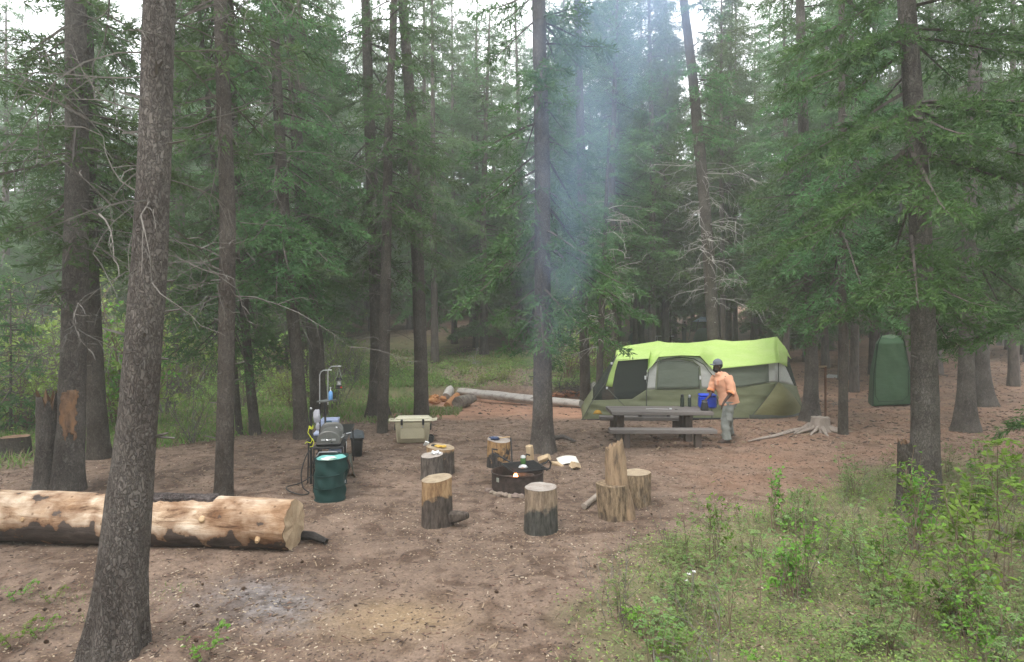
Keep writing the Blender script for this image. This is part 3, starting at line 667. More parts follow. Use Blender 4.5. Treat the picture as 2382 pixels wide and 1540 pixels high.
# chair shaped stump with splintered back
def chair_stump():
    b = at(1440, 1212); s = F / b.y; b.y += .15
    t = thing('splintered_stump', 'tall splintered stump cut like a chair with a jagged upright back', 'stump', b)
    g = G(); r = 37 / s; n = 48; m = 16; vs = []
    hs = (1212 - 1124) / s
    for i in range(m + 1):
        u = i / m; z = -.04 + u * hs
        for k in range(n):
            a = 2 * PI * k / n; v = Vector((math.cos(a) * 1.6, math.sin(a) * 1.6, z * 2.2 + 9)); rr = r * (1 + .08 * mnoise.noise(v) + .03 * mnoise.noise(v * 4) + .04 * math.exp(-u * 5))
            vs.append((math.cos(a) * rr - .03 - u * .035, math.sin(a) * rr, z))
    g.add(vs, [(i * n + k, i * n + (k + 1) % n, (i + 1) * n + (k + 1) % n, (i + 1) * n + k) for i in range(m) for k in range(n)] + [tuple(m * n + k for k in range(n))])
    obj('body', g, M_st5, t)
    g = G(); vs = []; n = 44; m = 26; H2 = (1212 - 1042) / s
    for i in range(m + 1):
        u = i / m
        for k in range(n):
            a = 2 * PI * k / n; cx = .045 + (-.085) * u; rx = .205 - .095 * u ** .7; ry = .175 - .105 * u ** .6
            v = Vector((math.cos(a) * 2, math.sin(a) * 2, u * 3)); q = 1 + .14 * mnoise.noise(v) + .07 * mnoise.noise(v * 4)
            jag = .055 * mnoise.noise(Vector((math.cos(a) * 6, math.sin(a) * 6, 3))) + .035 * ((k % 4) / 3.)
            z = -.04 + u * (H2 + .04) + (jag if i == m else (jag * .5 if i == m - 1 else 0)) + (u ** 2) * .05 * math.cos(a)
            vs.append((cx + math.cos(a) * rx * q, math.sin(a) * ry * q - .01, z))
    g.add(vs, [(i * n + k, i * n + (k + 1) % n, (i + 1) * n + (k + 1) % n, (i + 1) * n + k) for i in range(m) for k in range(n)])
    g.add([(-.04 + .02 * math.cos(k), .015 * math.sin(k), H2 - .03) for k in range(6)] + [], [tuple(range(6))])
    g.add([vs[m * n + k] for k in range(n)] + [(-.04, 0, H2 - .06)], [(k, (k + 1) % n, n) for k in range(n)])
    obj('splintered_back', g, pm('splintered_wood', (.36, .26, .165), (.07, .05, .036), 13, .85, bump=.9, bscale=30, stretch=(1, 1, .2), c3=(.29, .20, .125)), t)
chair_stump()
M_log = None
def big_log():
    """peeled trunk lying across the left foreground"""
    m, nt, bs = newmat('log_peeled'); L = nt.links; bs.inputs['Roughness'].default_value = .75; bs.inputs['Specular IOR Level'].default_value = .3
    tc = N(nt, 'ShaderNodeTexCoord'); at_ = N(nt, 'ShaderNodeAttribute'); at_.attribute_name = 'barky'; sp = N(nt, 'ShaderNodeSeparateColor'); L.new(at_.outputs['Color'], sp.inputs[0])
    mp = N(nt, 'ShaderNodeMapping'); mp.inputs['Scale'].default_value = (.22, 1, 1); L.new(tc.outputs['Object'], mp.inputs['Vector'])
    n1 = N(nt, 'ShaderNodeTexNoise'); n1.inputs['Scale'].default_value = 11; n1.inputs['Detail'].default_value = 10; n1.inputs['Roughness'].default_value = .72; n1.inputs['Distortion'].default_value = .6; L.new(mp.outputs[0], n1.inputs['Vector'])
    n2 = N(nt, 'ShaderNodeTexNoise'); n2.inputs['Scale'].default_value = 2.2; n2.inputs['Detail'].default_value = 8; L.new(tc.outputs['Object'], n2.inputs['Vector'])
    c1 = N(nt, 'ShaderNodeValToRGB'); e = c1.color_ramp.elements; e[0].position = .34; e[0].color = (.16, .09, .05, 1); e[1].position = .60; e[1].color = (.70, .59, .47, 1); q = e.new(.45); q.color = (.52, .38, .26, 1); L.new(n1.outputs['Fac'], c1.inputs[0])
    c2 = N(nt, 'ShaderNodeValToRGB'); e = c2.color_ramp.elements; e[0].position = .34; e[0].color = (.62, .50, .40, 1); e[1].position = .62; e[1].color = (1.05, 1.05, 1.05, 1); L.new(n2.outputs['Fac'], c2.inputs[0])
    mu = N(nt, 'ShaderNodeMixRGB'); mu.blend_type = 'MULTIPLY'; mu.inputs[0].default_value = 1; L.new(c1.outputs[0], mu.inputs[1]); L.new(c2.outputs[0], mu.inputs[2])
    vo = N(nt, 'ShaderNodeTexVoronoi'); vo.inputs['Scale'].default_value = 7; L.new(tc.outputs['Object'], vo.inputs['Vector'])
    vr = N(nt, 'ShaderNodeValToRGB'); vr.color_ramp.elements[0].position = .05; vr.color_ramp.elements[0].color = (.28, .2, .14, 1); vr.color_ramp.elements[1].position = .14; vr.color_ramp.elements[1].color = (1, 1, 1, 1); L.new(vo.outputs['Distance'], vr.inputs[0])
    mu2 = N(nt, 'ShaderNodeMixRGB'); mu2.blend_type = 'MULTIPLY'; mu2.inputs[0].default_value = .8; L.new(mu.outputs[0], mu2.inputs[1]); L.new(vr.outputs[0], mu2.inputs[2])
    bk = N(nt, 'ShaderNodeValToRGB'); bk.color_ramp.elements[0].position = .35; bk.color_ramp.elements[0].color = (.030, .022, .018, 1); bk.color_ramp.elements[1].position = .7; bk.color_ramp.elements[1].color = (.12, .09, .075, 1); L.new(n1.outputs['Fac'], bk.inputs[0])
    n4 = N(nt, 'ShaderNodeTexNoise'); n4.inputs['Scale'].default_value = 5; n4.inputs['Detail'].default_value = 8; L.new(tc.outputs['Object'], n4.inputs['Vector'])
    ad = N(nt, 'ShaderNodeMath', operation='MULTIPLY_ADD'); ad.inputs[1].default_value = 4.0; L.new(n4.outputs['Fac'], ad.inputs[0]); L.new(sp.outputs[0], ad.inputs[2])
    mr = N(nt, 'ShaderNodeMapRange'); mr.inputs['From Min'].default_value = 2.50; mr.inputs['From Max'].default_value = 2.62; L.new(ad.outputs[0], mr.inputs['Value'])
    ms = N(nt, 'ShaderNodeMapRange'); ms.inputs['From Min'].default_value = 1.55; ms.inputs['From Max'].default_value = 2.6; ms.inputs['To Max'].default_value = .85; L.new(ad.outputs[0], ms.inputs['Value']); stn_shade = N(nt, 'ShaderNodeMixRGB'); stn_shade.blend_type = 'MULTIPLY'; stn_shade.inputs[2].default_value = (.34, .22, .14, 1); L.new(ms.outputs[0], stn_shade.inputs[0]); L.new(mu2.outputs[0], stn_shade.inputs[1])  # brown stain plus lower-side shading put into the colour, deeper toward the underside
    mx = N(nt, 'ShaderNodeMixRGB'); L.new(mr.outputs[0], mx.inputs[0]); L.new(stn_shade.outputs[0], mx.inputs[1]); L.new(bk.outputs[0], mx.inputs[2]); L.new(mx.outputs[0], bs.inputs['Base Color'])
    bp = N(nt, 'ShaderNodeBump'); bp.inputs['Strength'].default_value = .7; bp.inputs['Distance'].default_value = .03; L.new(n1.outputs['Fac'], bp.inputs['Height']); L.new(bp.outputs[0], bs.inputs['Normal'])
    R0 = at(662, 1293); L0 = at(-70, 1268); L0.x -= 1.3
    R0.y += .27; L0.y += .28
    b = (R0 + L0) / 2; b.z = 0; axis = (R0 - L0); ln = axis.xy.length; rz = math.atan2(axis.y, axis.x)
    t = thing('fallen_log', 'huge peeled pale log lying across the left foreground', 'log', (b.x, b.y, 0), rz)
    n = 64; m = 190; vs = []; bark = []
    for i in range(m + 1):
        u = i / m; x = -ln / 2 + ln * u
        rr0 = .285 - .025 * u; zc = .275 - .02 * u
        for k in range(n):
            a = 2 * PI * k / n
            v = Vector((x * 1.2, math.cos(a) * .9, math.sin(a) * .9)); q = 1 + .07 * mnoise.noise(v) + .05 * mnoise.noise(v * 2.6) + .014 * mnoise.noise(Vector((x * 6, math.cos(a) * 9, math.sin(a) * 9)))
            dx = (.03 * mnoise.noise(Vector((math.cos(a) * 3, math.sin(a) * 3, 1))) if i == m else 0)
            vs.append((x + dx, math.cos(a) * rr0 * q, zc + math.sin(a) * rr0 * q * 1.02))
            z = math.sin(a)   # -1 bottom .. 1 top : torn bark clings to the underside
            edge = -.12 + .14 * math.sin(x * 1.3 + 1) - .22 * float(sst(.5, .6, u))
            bark.append(max(0, min(1, .5 + (edge - z) * 2.2)))
    g = G(); g.add(vs, [(i * n + k, i * n + (k + 1) % n, (i + 1) * n + (k + 1) % n, (i + 1) * n + k) for i in range(m) for k in range(n)])
    o = obj('trunk', g, m_ := bpy.data.materials['log_peeled'], t)
    ca = o.data.color_attributes.new('barky', 'FLOAT_COLOR', 'POINT')
    ca.data.foreach_set('color', [c for q in bark for c in (q, q, q, 1)])
    for end, nm in ((m, 'cut_end'), (0, 'cut_end')):
        ring = [Vector(vs[end * n + k]) for k in range(n)]; c = sum(ring, Vector()) / n; g = G(); sg = 1 if end else -1
        rings = [[tuple(c + (p - c) * q + Vector((sg * (.004 + .02 * (1 - q)) + .005 * mnoise.noise(p * q * 5), 0, 0))) for p in ring] for q in (1.0, .85, .6, .3)]
        g.add([p for r_ in rings for p in r_], [(i * n + k, i * n + (k + 1) % n, (i + 1) * n + (k + 1) % n, (i + 1) * n + k) for i in range(3) for k in range(n)] + [tuple(3 * n + k for k in range(n))])
        obj(nm, g, pm('log_end_wood', (.50, .38, .25), (.30, .21, .13), 7, .9, bump=.5), t)
    # curled bark slab left on the top
    def slab(x0, x1, a0, a1, seed, nm='bark_slab'):
        g = G()
        def fn(u, v):
            x = x0 + (x1 - x0) * u; w = .5 + .5 * mnoise.noise(Vector((x * 4, seed, 0))) + .25 * mnoise.noise(Vector((x * 13, seed, 2)))
            a = a0 + (a1 - a0) * (v * (.45 + .55 * w) + .15 * mnoise.noise(Vector((x * 3, seed, 9))))
            uu = (x + ln / 2) / ln; r_ = .285 - .025 * uu + .03 + .012 * mnoise.noise(Vector((x * 9, a * 6, seed)))
            if u in (0, 1) or v in (0, 1): r_ -= .03
            q = 1 + .07 * mnoise.noise(Vector((x * 1.2, math.cos(a) * .9, math.sin(a) * .9))) + .05 * mnoise.noise(Vector((x * 3.1, math.cos(a) * 2.3, math.sin(a) * 2.3)))
            return (x, math.cos(a) * r_ * q, .275 - .02 * uu + math.sin(a) * r_ * q)
        g.grid(fn, 60, 14); obj(nm, g, bark_mat('bark_slab_' + str(seed), (.05, .042, .04), (.17, .145, .14), (.10, .08, .075), 22), t)
    # local -y faces the camera: angle -90..90; top = 90deg, front = 180..  (cos<0)
    xr = ln / 2
    slab(xr - 1.75, xr - .85, R(78), R(128), 3)
    slab(xr - 3.95, xr - 3.45, R(80), R(140), 4)
    g = G()
    for (x, a, L_, r_) in ((xr - .28, R(200), .09, .03), (xr - 1.9, R(205), .07, .035), (xr - .9, R(160), .03, .04), (xr - 2.9, R(170), .05, .03)):
        c = Vector((x, math.cos(a) * .24, .27 + math.sin(a) * .24)); d = Vector((.2, math.cos(a), math.sin(a)))
        k = G().tube([c, c + d * L_ * .7, c + d * L_], [r_, r_ * .85, r_ * .6], 12, rough=.2, seed=int(x * 10)); obj('branch_stub', k, M_wood, t)
    return t
big_log()
def stick(name, label, pts, rad, mat, cat='stick', n=10, rough=.15, group=None, seed=1):
    b = Vector(pts[0]); g = G().tube([Vector(p) - b for p in pts], rad, n, rough=rough, seed=seed)
    o = obj(name, g, mat, None, b); return tag(o, label, cat, group)
a, c = at(688, 1262), at(760, 1268)
stick('charred_branch', 'charred black branch poking out past the end of the peeled log', [a + Vector((0, .1, .05)), (a + c) / 2 + Vector((0, .05, .07)), c + Vector((0, 0, .04))], [.05, .045, .03], pm('charred', (.012, .011, .011), (.04, .035, .032), 12, .9, bump=.6))
a, c = at(1358, 1186), at(1396, 1158)
stick('peeled_branch', 'pale peeled branch lying at the foot of the splintered stump', [a + Vector((0, 0, .045)), (a + c) / 2 + Vector((0, 0, .06)), c + Vector((0, 0, .06))], [.038, .034, .04], pm('pale_branch', (.38, .33, .28), (.24, .19, .15), 12, .8, bump=.4))

# ------------------------------------------------------------------ the fire ring
def fire_ring():
    b = gp(.09, 11.2 - 2.2)
    b = at(1204, 1140); b.y += .05
    d = b.y; r = 60 * d / F
    M_ring = pm('rusty_steel', (.045, .034, .03), (.10, .075, .065), 14, .8, metal=.3, bump=.3, contrast=(.35, .75)); h = .255
    t = thing('fire_ring', 'black steel fire ring with a fold-over grate at the centre of the camp', 'fire ring', b, R(0))
    g = G(); n = 64
    g.lathe([(r, -.02), (r, h), (r + .012, h + .006), (r + .012, h + .02), (r - .008, h + .02), (r - .012, h), (r - .012, -.02)], n, cap=False)
    obj('steel_ring', g, M_ring, t)
    a = R(222); obj('ring_tag', G().box((math.cos(a) * (r + .006), math.sin(a) * (r + .006), .20), (.05, .006, .06), rot=a + PI / 2), pm('tag_metal', (.35, .36, .30)), t)
    # grate: frame and bars, tilted, hinged at the back right
    gr = G(); gw = .54; tm = Matrix.Rotation(R(24), 3, 'Z') @ Matrix.Rotation(R(4), 3, 'X'); gc = Vector((.10, .10, h + .06))
    def gt(x, y, z=0): return gc + tm @ Vector((x, y, z))
    for x0, y0, x1, y1 in ((-1, -1, 1, -1), (1, -1, 1, 1), (1, 1, -1, 1), (-1, 1, -1, -1)):
        gr.tube([gt(x0 * gw / 2, y0 * gw / 2.3), gt(x1 * gw / 2, y1 * gw / 2.3)], .012, 6)
    for i in range(1, 20):
        y = -gw / 2.3 + i * gw / 2.3 * 2 / 20; gr.tube([gt(-gw / 2, y), gt(gw / 2, y)], .0058, 5)
    go = obj('grate', gr, M_metal_black, t)
    for (sx, pts) in ((1, [(.27, .0, 0), (.36, .0, .02), (.40, -.02, .07), (.44, -.03, .02), (.42, -.03, -.06), (.36, -.02, -.09)]), (-1, [(-.1, .24, 0), (-.2, .42, .05), (-.29, .56, .08), (-.27, .62, .13), (-.18, .62, .11)]), (2, [(.12, .24, 0), (.17, .34, .03), (.22, .38, .07), (.27, .36, .05)])):
        obj('grate_handle', G().tube([gt(*p) for p in pts], .013, 8), M_metal_black, go)
    # hinge post on the ring
    obj('hinge_post', G().tube([Vector((r * .93, .02, .02)), Vector((r * .96, .02, h + .07))], .016, 8), M_metal_black, t)
    # ash bed
    g = G(); g.grid(lambda u, v: ((u * 2 - 1) * r * .97 * math.sqrt(max(0, 1 - (v * 2 - 1) ** 2)), (v * 2 - 1) * r * .97, .06 + .02 * mnoise.noise(Vector((u * 8, v * 8, 0)))), 20, 20)
    tag(obj('ash_bed', g, pm('ash', (.14, .13, .13), (.38, .36, .35), 12, .95), None, b), 'grey ash filling the fire ring', 'ash')
    rng = random.Random(5)
    M_char = pm('charred_wood', (.02, .018, .018), (.16, .13, .12), 9, .9, bump=.7)
    for i, (x0, y0, x1, y1, z, rr, lab) in enumerate(((-.28, -.02, .22, .06, .15, .045, 'charred split log lying lowest in the fire, across the ring'), (-.24, -.12, .20, -.10, .13, .04, 'ash coated split log at the front of the fire'), (-.05, .06, .24, -.02, .21, .035, 'shorter charred log resting on top of the other two in the fire'))):
        pts = [b + Vector((x0 + (x1 - x0) * u, y0 + (y1 - y0) * u, z)) for u in (0, .3, .6, 1)]
        stick('burning_log', lab, pts, [rr, rr * 1.1, rr, rr * .8], M_char, 'firewood', 9, .3, seed=i)
    M_coal = pm('glowing_coal', (.1, .02, .01), (.05, .01, .01), emis=((1, .12, .05), 1.6))
    for i in range(9):
        p = b + Vector((-.02 + rng.uniform(-.12, .2), -.20 + rng.uniform(-.05, .06), .10 + rng.uniform(0, .04)))
        tag(obj('ember', G().ball((0, 0, 0), (.02, .017, .014), 6, rough=.5, seed=i), M_coal if i % 3 else pm('white_ash_lump', (.5, .5, .5)), None, p), 'small ember or ash lump at the front of the fire', 'ember', 'embers in the fire ring')
    g = G(); prof = [(.002, 0), (.024, .02), (.030, .05), (.022, .09), (.011, .125), (.002, .15)]
    g.lathe([(q * 1.35, z * 1.0) for q, z in prof], 10)
    m, nt, bb = newmat('flame'); bb.inputs['Base Color'].default_value = (0, 0, 0, 1)
    tc = N(nt, 'ShaderNodeTexCoord'); sp = N(nt, 'ShaderNodeSeparateXYZ'); nt.links.new(tc.outputs['Object'], sp.inputs[0]); mr = N(nt, 'ShaderNodeMapRange'); mr.inputs['From Max'].default_value = .15; nt.links.new(sp.outputs['Z'], mr.inputs['Value'])
    cr = N(nt, 'ShaderNodeValToRGB'); cr.color_ramp.elements[0].color = (1, .62, .22, 1); cr.color_ramp.elements[1].color = (1, .22, .03, 1); nt.links.new(mr.outputs[0], cr.inputs[0]); nt.links.new(cr.outputs[0], bb.inputs['Emission Color']); bb.inputs['Emission Strength'].default_value = 6.0
    tag(obj('flame', g, m, None, b + Vector((-.03, -.15, .15))), 'small orange flame in the fire ring', 'flame')
    # things on the grate
    p = b + gt(-.06, -.10, .03)
    tag(obj('foil_packet', G().ball((0, 0, 0), (.062, .045, .028), 12, rough=.6, seed=3), M_foil, None, p), 'small foil packet on the fire grate', 'foil packet')
    p = b + gt(.02, .08, .012)
    t2 = thing('small_jar', 'green glass jar capped with foil on the fire grate', 'jar', p)
    obj('glass', G().lathe([(.034, 0), (.042, .01), (.043, .07), (.032, .095)], 14), pm('green_glass', (.05, .12, .04), (.09, .2, .06), rough=.2), t2)
    obj('foil_cap', G().lathe([(.034, .092), (.040, .10), (.036, .125), (.012, .135)], 12), M_foil, t2)
    # stones round the foot
    M_rock = pm('ring_stone', (.20, .165, .135), (.32, .27, .21), 7, .9, bump=.5, rand=.25)
    k = 0
    labs = ['reddish flat stone', 'round grey stone', 'tan angular stone', 'pale pink flat stone', 'brown lumpy stone', 'small greyish stone', 'dusty brown stone']
    for i, a in enumerate((198, 212, 224, 235, 246, 256, 266, 275)):
        q = R(a); s_ = rng.uniform(.034, .054); p = b + Vector((math.cos(q) * (r + .06), math.sin(q) * (r + .06), s_ * .35))
        o = obj('stone', G().ball((0, 0, 0), (s_ * 1.25, s_, s_ * .8), 10, rough=.4, seed=i * 3 + 1), M_rock, None, p); o.rotation_euler = (0, 0, i)
        tag(o, 'stone set against the front foot of the fire ring', 'stone', 'stones around the fire ring')
    return b
RING = fire_ring()

# ------------------------------------------------------------------ firewood beside the ring
M_split = pm('split_wood', (.60, .47, .31), (.36, .25, .15), 10, .8, bump=.6, bscale=26, stretch=(1, 1, .2))
def prism(name, label, p, pts, h, mat, rot=(0, 0, 0), cat='firewood', group=None):
    g = G(); n = len(pts); vs = []
    for lv in range(5):
        u = lv / 4
        for (x, y) in pts:
            v = Vector((x * 9, y * 9, u * 2)); q = 1 + .18 * mnoise.noise(v)
            vs.append((x * q, y * q, u * h + (.02 * mnoise.noise(v * 2) if lv in (0, 4) else 0)))
    g.add(vs, [(l * n + k, l * n + (k + 1) % n, (l + 1) * n + (k + 1) % n, (l + 1) * n + k) for l in range(4) for k in range(n)] + [tuple(range(n - 1, -1, -1)), tuple(4 * n + k for k in range(n))])
    o = obj(name, g, mat, None, p, smooth=False); o.rotation_euler = rot; return tag(o, label, cat, group)
tri = [(-.06, -.03), (.0, -.06), (.07, -.02), (.03, .06), (-.05, .05)]
prism('firewood', 'split firewood wedge standing upright beside the middle spruce', at(1234, 1076), tri, .30, M_split, (.05, -.12, .4))
prism('firewood', 'short split firewood piece leaning at the wedge, behind the grate', at(1246, 1074) + Vector((.06, -.05, .03)), tri, .2, M_split, (1.1, .5, 1.0))
prism('firewood', 'flat splinter of firewood lying between the wedge and the paper', at(1296, 1083), [(-.11, -.03), (.1, -.05), (.12, .0), (-.02, .05)], .06, M_split, (.3, .25, -.5))
prism('firewood', 'split log with a pale face beside the white paper', at(1344, 1088) + Vector((0, 0, .02)), tri, .24, M_split, (1.25, .1, -.5))
g = G(); g.grid(lambda u, v: ((u - .5) * .36, (v - .5) * .30, .015 + .035 * abs(math.sin(u * 3.1)) + .02 * v * u), 12, 8)
tag(obj('paper_sheet', g, pm('paper_bag', (.78, .76, .70), (.70, .66, .58), 4, .8), None, at(1322, 1080) + Vector((0, .08, .02)), sol=.004), 'crumpled white paper sack on the ground by the firewood', 'paper').rotation_euler = (R(12), 0, .15)
r0 = at(1290, 1024)
stick('root', 'knobbly root arching out of the soil right of the middle spruce', [r0 + Vector((-.25, .05, -.03)), r0 + Vector((0, 0, .05)), r0 + Vector((.18, 0, .08)), r0 + Vector((.36, -.05, .02)), r0 + Vector((.5, -.1, -.03))], [.03, .05, .05, .03, .015], M_bark_grey, 'root')
# saw and cloth on the scorched stump; gloves, foil, packet
q = at(1192, 1092); stick('bow_saw_handle', 'black rod leaning at the right of the scorched stump', [q + Vector((0, 0, 0)), q + Vector((-.03, .22, .5))], .013, M_metal_black, 'rod', 8, 0)
q = W(1150, 1022, 10.9)
st5 = at(1160, 1090); h5 = (1090 - 1024) * st5.y / F * .96
cl = Vector((st5.x - .08, st5.y + .12, st5.z + h5 + .03))
tag(obj('blue_cloth', G().ball((0, 0, 0), (.085, .06, .03), 12, rough=.9, seed=4), pm('navy_cloth', (.03, .045, .10), (.07, .09, .16), 14, .9), None, cl), 'crumpled navy cloth on the scorched stump', 'cloth')
cl = Vector((st5.x + .05, st5.y + .18, st5.z + h5 + .02)); stick('kindling', 'thin kindling stick lying on the scorched stump', [cl + Vector((-.12, -.02, 0)), cl + Vector((.14, .03, .02))], .01, M_wood)
def on(px, py, top, dx=0, dy=0):
    b = at(px, py); return Vector((b.x + dx, b.y + .15 + dy, b.z + (py - top) * b.y / F * .96))
M_glove = pm('yellow_leather', (.62, .42, .08), (.48, .30, .06), 9, .8)
p = on(1022, 1106, 1042, -.03, .0)
gl = thing('work_glove', 'yellow and black work glove on the wide brown log seat', 'glove', p + Vector((0, 0, .02)), -.5)
obj('palm', G().ball((0, 0, 0), (.075, .05, .022), 12, rough=.25), M_glove, gl)
for i, (dx, L_) in enumerate(((-.036, .07), (-.012, .08), (.012, .078), (.036, .062))):
    obj('finger', G().tube([(.06, dx, 0), (.06 + L_ * .6, dx * 1.2, .008), (.06 + L_, dx * 1.3, -.006)], [.013, .012, .008], 8), M_glove, gl)
obj('thumb', G().tube([(.0, -.04, 0), (.035, -.075, .004), (.06, -.085, 0)], [.014, .012, .008], 8), M_glove, gl)
obj('cuff', G().lathe([(.042, 0), (.048, .06)], 14, M=Matrix.Rotation(-PI / 2, 3, 'Y') @ Matrix.Scale(.5, 3, Vector((1, 0, 0))), c=(-.06, 0, 0), cap=False), M_plastic_black, gl)
tag(obj('foil_ball', G().ball((0, 0, 0), (.075, .06, .035), 12, rough=1.0, seed=9), M_foil, None, on(1003, 1118, 1060, .06, 0) + Vector((0, 0, .03))), 'crumpled sheet of foil on the small dark log seat', 'foil')
o = obj('card_packet', G().box((0, 0, 0), (.07, .02, .1), bev=.002), M_white, None, on(1022, 1106, 1042, -.24, .05) + Vector((0, 0, .05))); o.rotation_euler = (.7, .3, .3); tag(o, 'small white packet perched at the left rim of the wide log seat', 'packet')

# ------------------------------------------------------------------ cooler
def cooler():
    b = at(957, 1033); s = F / b.y; b.y += .22; k = 1 / s
    M_tan = pm('tan_rotomold', (.42, .38, .26), (.38, .34, .235), 6, .6, bump=.05); M_lid = pm('tan_lid', (.62, .58, .44), (.56, .53, .40), 6, .5)
    t = thing('cooler', 'large tan hard cooler with side handles and wheels, by the reddish spruce', 'cooler', b, R(6))
    w = 82 * k; h = 50 * k; dp = .42
    g = G(); g.box((0, 0, h / 2 + .01), (w, dp, h), bev=.03, taper=.88); obj('body', g, M_tan, t)
    obj('body_panel', G().box((0, -dp / 2 * .945 - .002, h * .48), (w * .68, .014, h * .5), bev=.006), M_tan, t)
    g = G(); g.box((0, 0, h + .035), (w * 1.06, dp * 1.06, .05), bev=.02); g.box((0, 0, h + .075), (w * .93, dp * .9, .05), bev=.022); obj('lid', g, M_lid, t)
    for sx in (-1, 1):
        x = sx * w * .53
        hd = G().tube([(x, -.12, h + .02), (x + sx * .09, -.12, h + .03), (x + sx * .10, -.10, h + .04), (x + sx * .10, .10, h + .04), (x + sx * .09, .12, h + .03), (x, .12, h + .02)], .018, 8)
        obj('handle', hd, M_lid, t)
        obj('latch', G().box((sx * w * .30, -dp * .53 - .012, h + .01), (.045, .03, .12), bev=.008), M_plastic_black, t)
        lt = obj('latch_bolt', G().box((sx * w * .30, -dp * .5 - .016, h - .09), (.03, .02, .03), bev=.005), M_steel, t)
        obj('handle_pad', G().box((sx * (w / 2 + .005), 0, h * .74), (.03, .16, .14), bev=.01), M_plastic_black, t)
    for y in (-.12, .12):
        obj('wheel', G().lathe([(.03, -.03), (.07, -.028), (.075, 0), (.07, .028), (.03, .03)], 20, (w * .47 + .02, y, .075), M=Matrix.Rotation(PI / 2, 3, 'X') @ Matrix.Rotation(0, 3, 'Z')), M_plastic_black, t)
cooler()

# ------------------------------------------------------------------ picnic table and what stands on it
M_plank = pm('weathered_plank', (.085, .075, .070), (.20, .18, .168), 9, .85, bump=.5, bscale=20, stretch=(.09, 1, 1), c3=(.17, .15, .14))
M_post = pm('brown_post', (.075, .057, .048), (.14, .11, .095), 8, .9, bump=.4, stretch=(1, 1, .2))
TB = Vector((0, 0, 0))
def picnic():
    global TB
    y0 = 12.15; k = y0 / F; x0 = (1529 - CX) * k; b = gp(x0 + .12, y0 + .95); TB = b
    t = thing('picnic_table', 'weathered brown picnic table with two benches in front of the lime tent', 'picnic table', b, R(-1))
    L_ = 246 * k; ph = .05
    def planks(nm, yc, w, z, n, th, L_):
        g = G(); pw = w / n
        for i in range(n): g.box((0, yc - w / 2 + pw * (i + .5), z - th / 2), (L_, pw - .008, th), bev=.006)
        return obj(nm, g, M_plank, t)
    TT = planks('tabletop', -.07, .98, .665, 4, .075, L_ * .99); TT.location.x = .10
    planks('bench_seat', -.92, .30, .375, 1, .085, L_); planks('bench_seat', .86, .30, .375, 1, .085, L_ * .97)
    for sx in (-1, 1):
        x = sx * L_ * .34
        obj('leg', G().box((x, -.18, .29), (.15, .16, .60), bev=.008), M_post, t); obj('leg', G().box((x, .22, .29), (.15, .16, .60), bev=.008), M_post, t)
        obj('crossbeam', G().box((x, -.03, .55), (.09, .78, .07), bev=.006), M_post, t)
        obj('bench_leg', G().box((sx * L_ * .335, -.92, .14), (.13, .14, .30), bev=.008), M_post, t); obj('bench_leg', G().box((x, .86, .14), (.13, .14, .30), bev=.008), M_post, t)
    return L_
TL = picnic(); TZ = TB.z + .668
def flask(px, lab, h, r, capm):
    d = TB.y + .30; t = thing('vacuum_flask', lab, 'flask', ((px - CX) * d / F, d, TZ))
    obj('bottle', G().lathe([(r, 0), (r, h * .66), (r * .82, h * .76), (r * .72, h * .78)], 18), pm('flask_dark_green', (.02, .03, .022), (.035, .05, .036), 30, .4), t)
    obj('cap', G().lathe([(r * .75, h * .78), (r * .78, h * .8), (r * .78, h * .95), (r * .6, h)], 18), capm, t)
flask(1587, 'taller dark flask standing at the left on the picnic table', .27, .044, M_plastic_black)
flask(1604, 'shorter dark flask with a grey cap, second from the left on the picnic table', .26, .038, M_steel)
def jug_cooler():
    d = TB.y + .10; x = (1645 - CX) * d / F
    t = thing('water_jug', 'bright blue square water jug at the right end of the picnic table', 'water jug', (x, d, TZ), R(-8))
    M_blue = pm('blue_plastic', (.02, .07, .62), (.018, .06, .55), 9, .4)
    w = 38 * d / F; h = .31
    obj('body', G().box((0, 0, h * .42), (w, .28, h * .84), bev=.03), M_blue, t)
    obj('lid', G().box((0, 0, h * .90), (w * 1.0, .29, h * .17), bev=.02), M_blue, t)
    obj('handle', G().tube([(w / 2, -.08, h * .75), (w / 2 + .02, -.1, h * .6), (w / 2 + .02, -.1, h * .35), (w / 2, -.08, h * .22)], .009, 6), M_plastic_black, t)
    obj('spigot', G().tube([(-w * .1, -.14, .05), (-w * .1, -.18, .05), (-w * .1, -.18, .03)], .011, 8), M_white, t)
jug_cooler()
PIT = Vector(((1639 - CX) * (TB.y - .32) / F, TB.y - .32, TZ))
t = thing('pitcher', 'black tapered pitcher under the man\'s hand at the right end of the table', 'pitcher', PIT)
obj('body', G().lathe([(.085, 0), (.088, .02), (.075, .10), (.060, .17), (.056, .185)], 20), M_plastic_black, t)
obj('lid', G().lathe([(.060, .183), (.061, .20), (.05, .215), (.02, .22)], 20), M_plastic_black, t)
obj('lid_band', G().lathe([(.0615, .178), (.0625, .183), (.0615, .188)], 20, cap=False), M_steel, t)
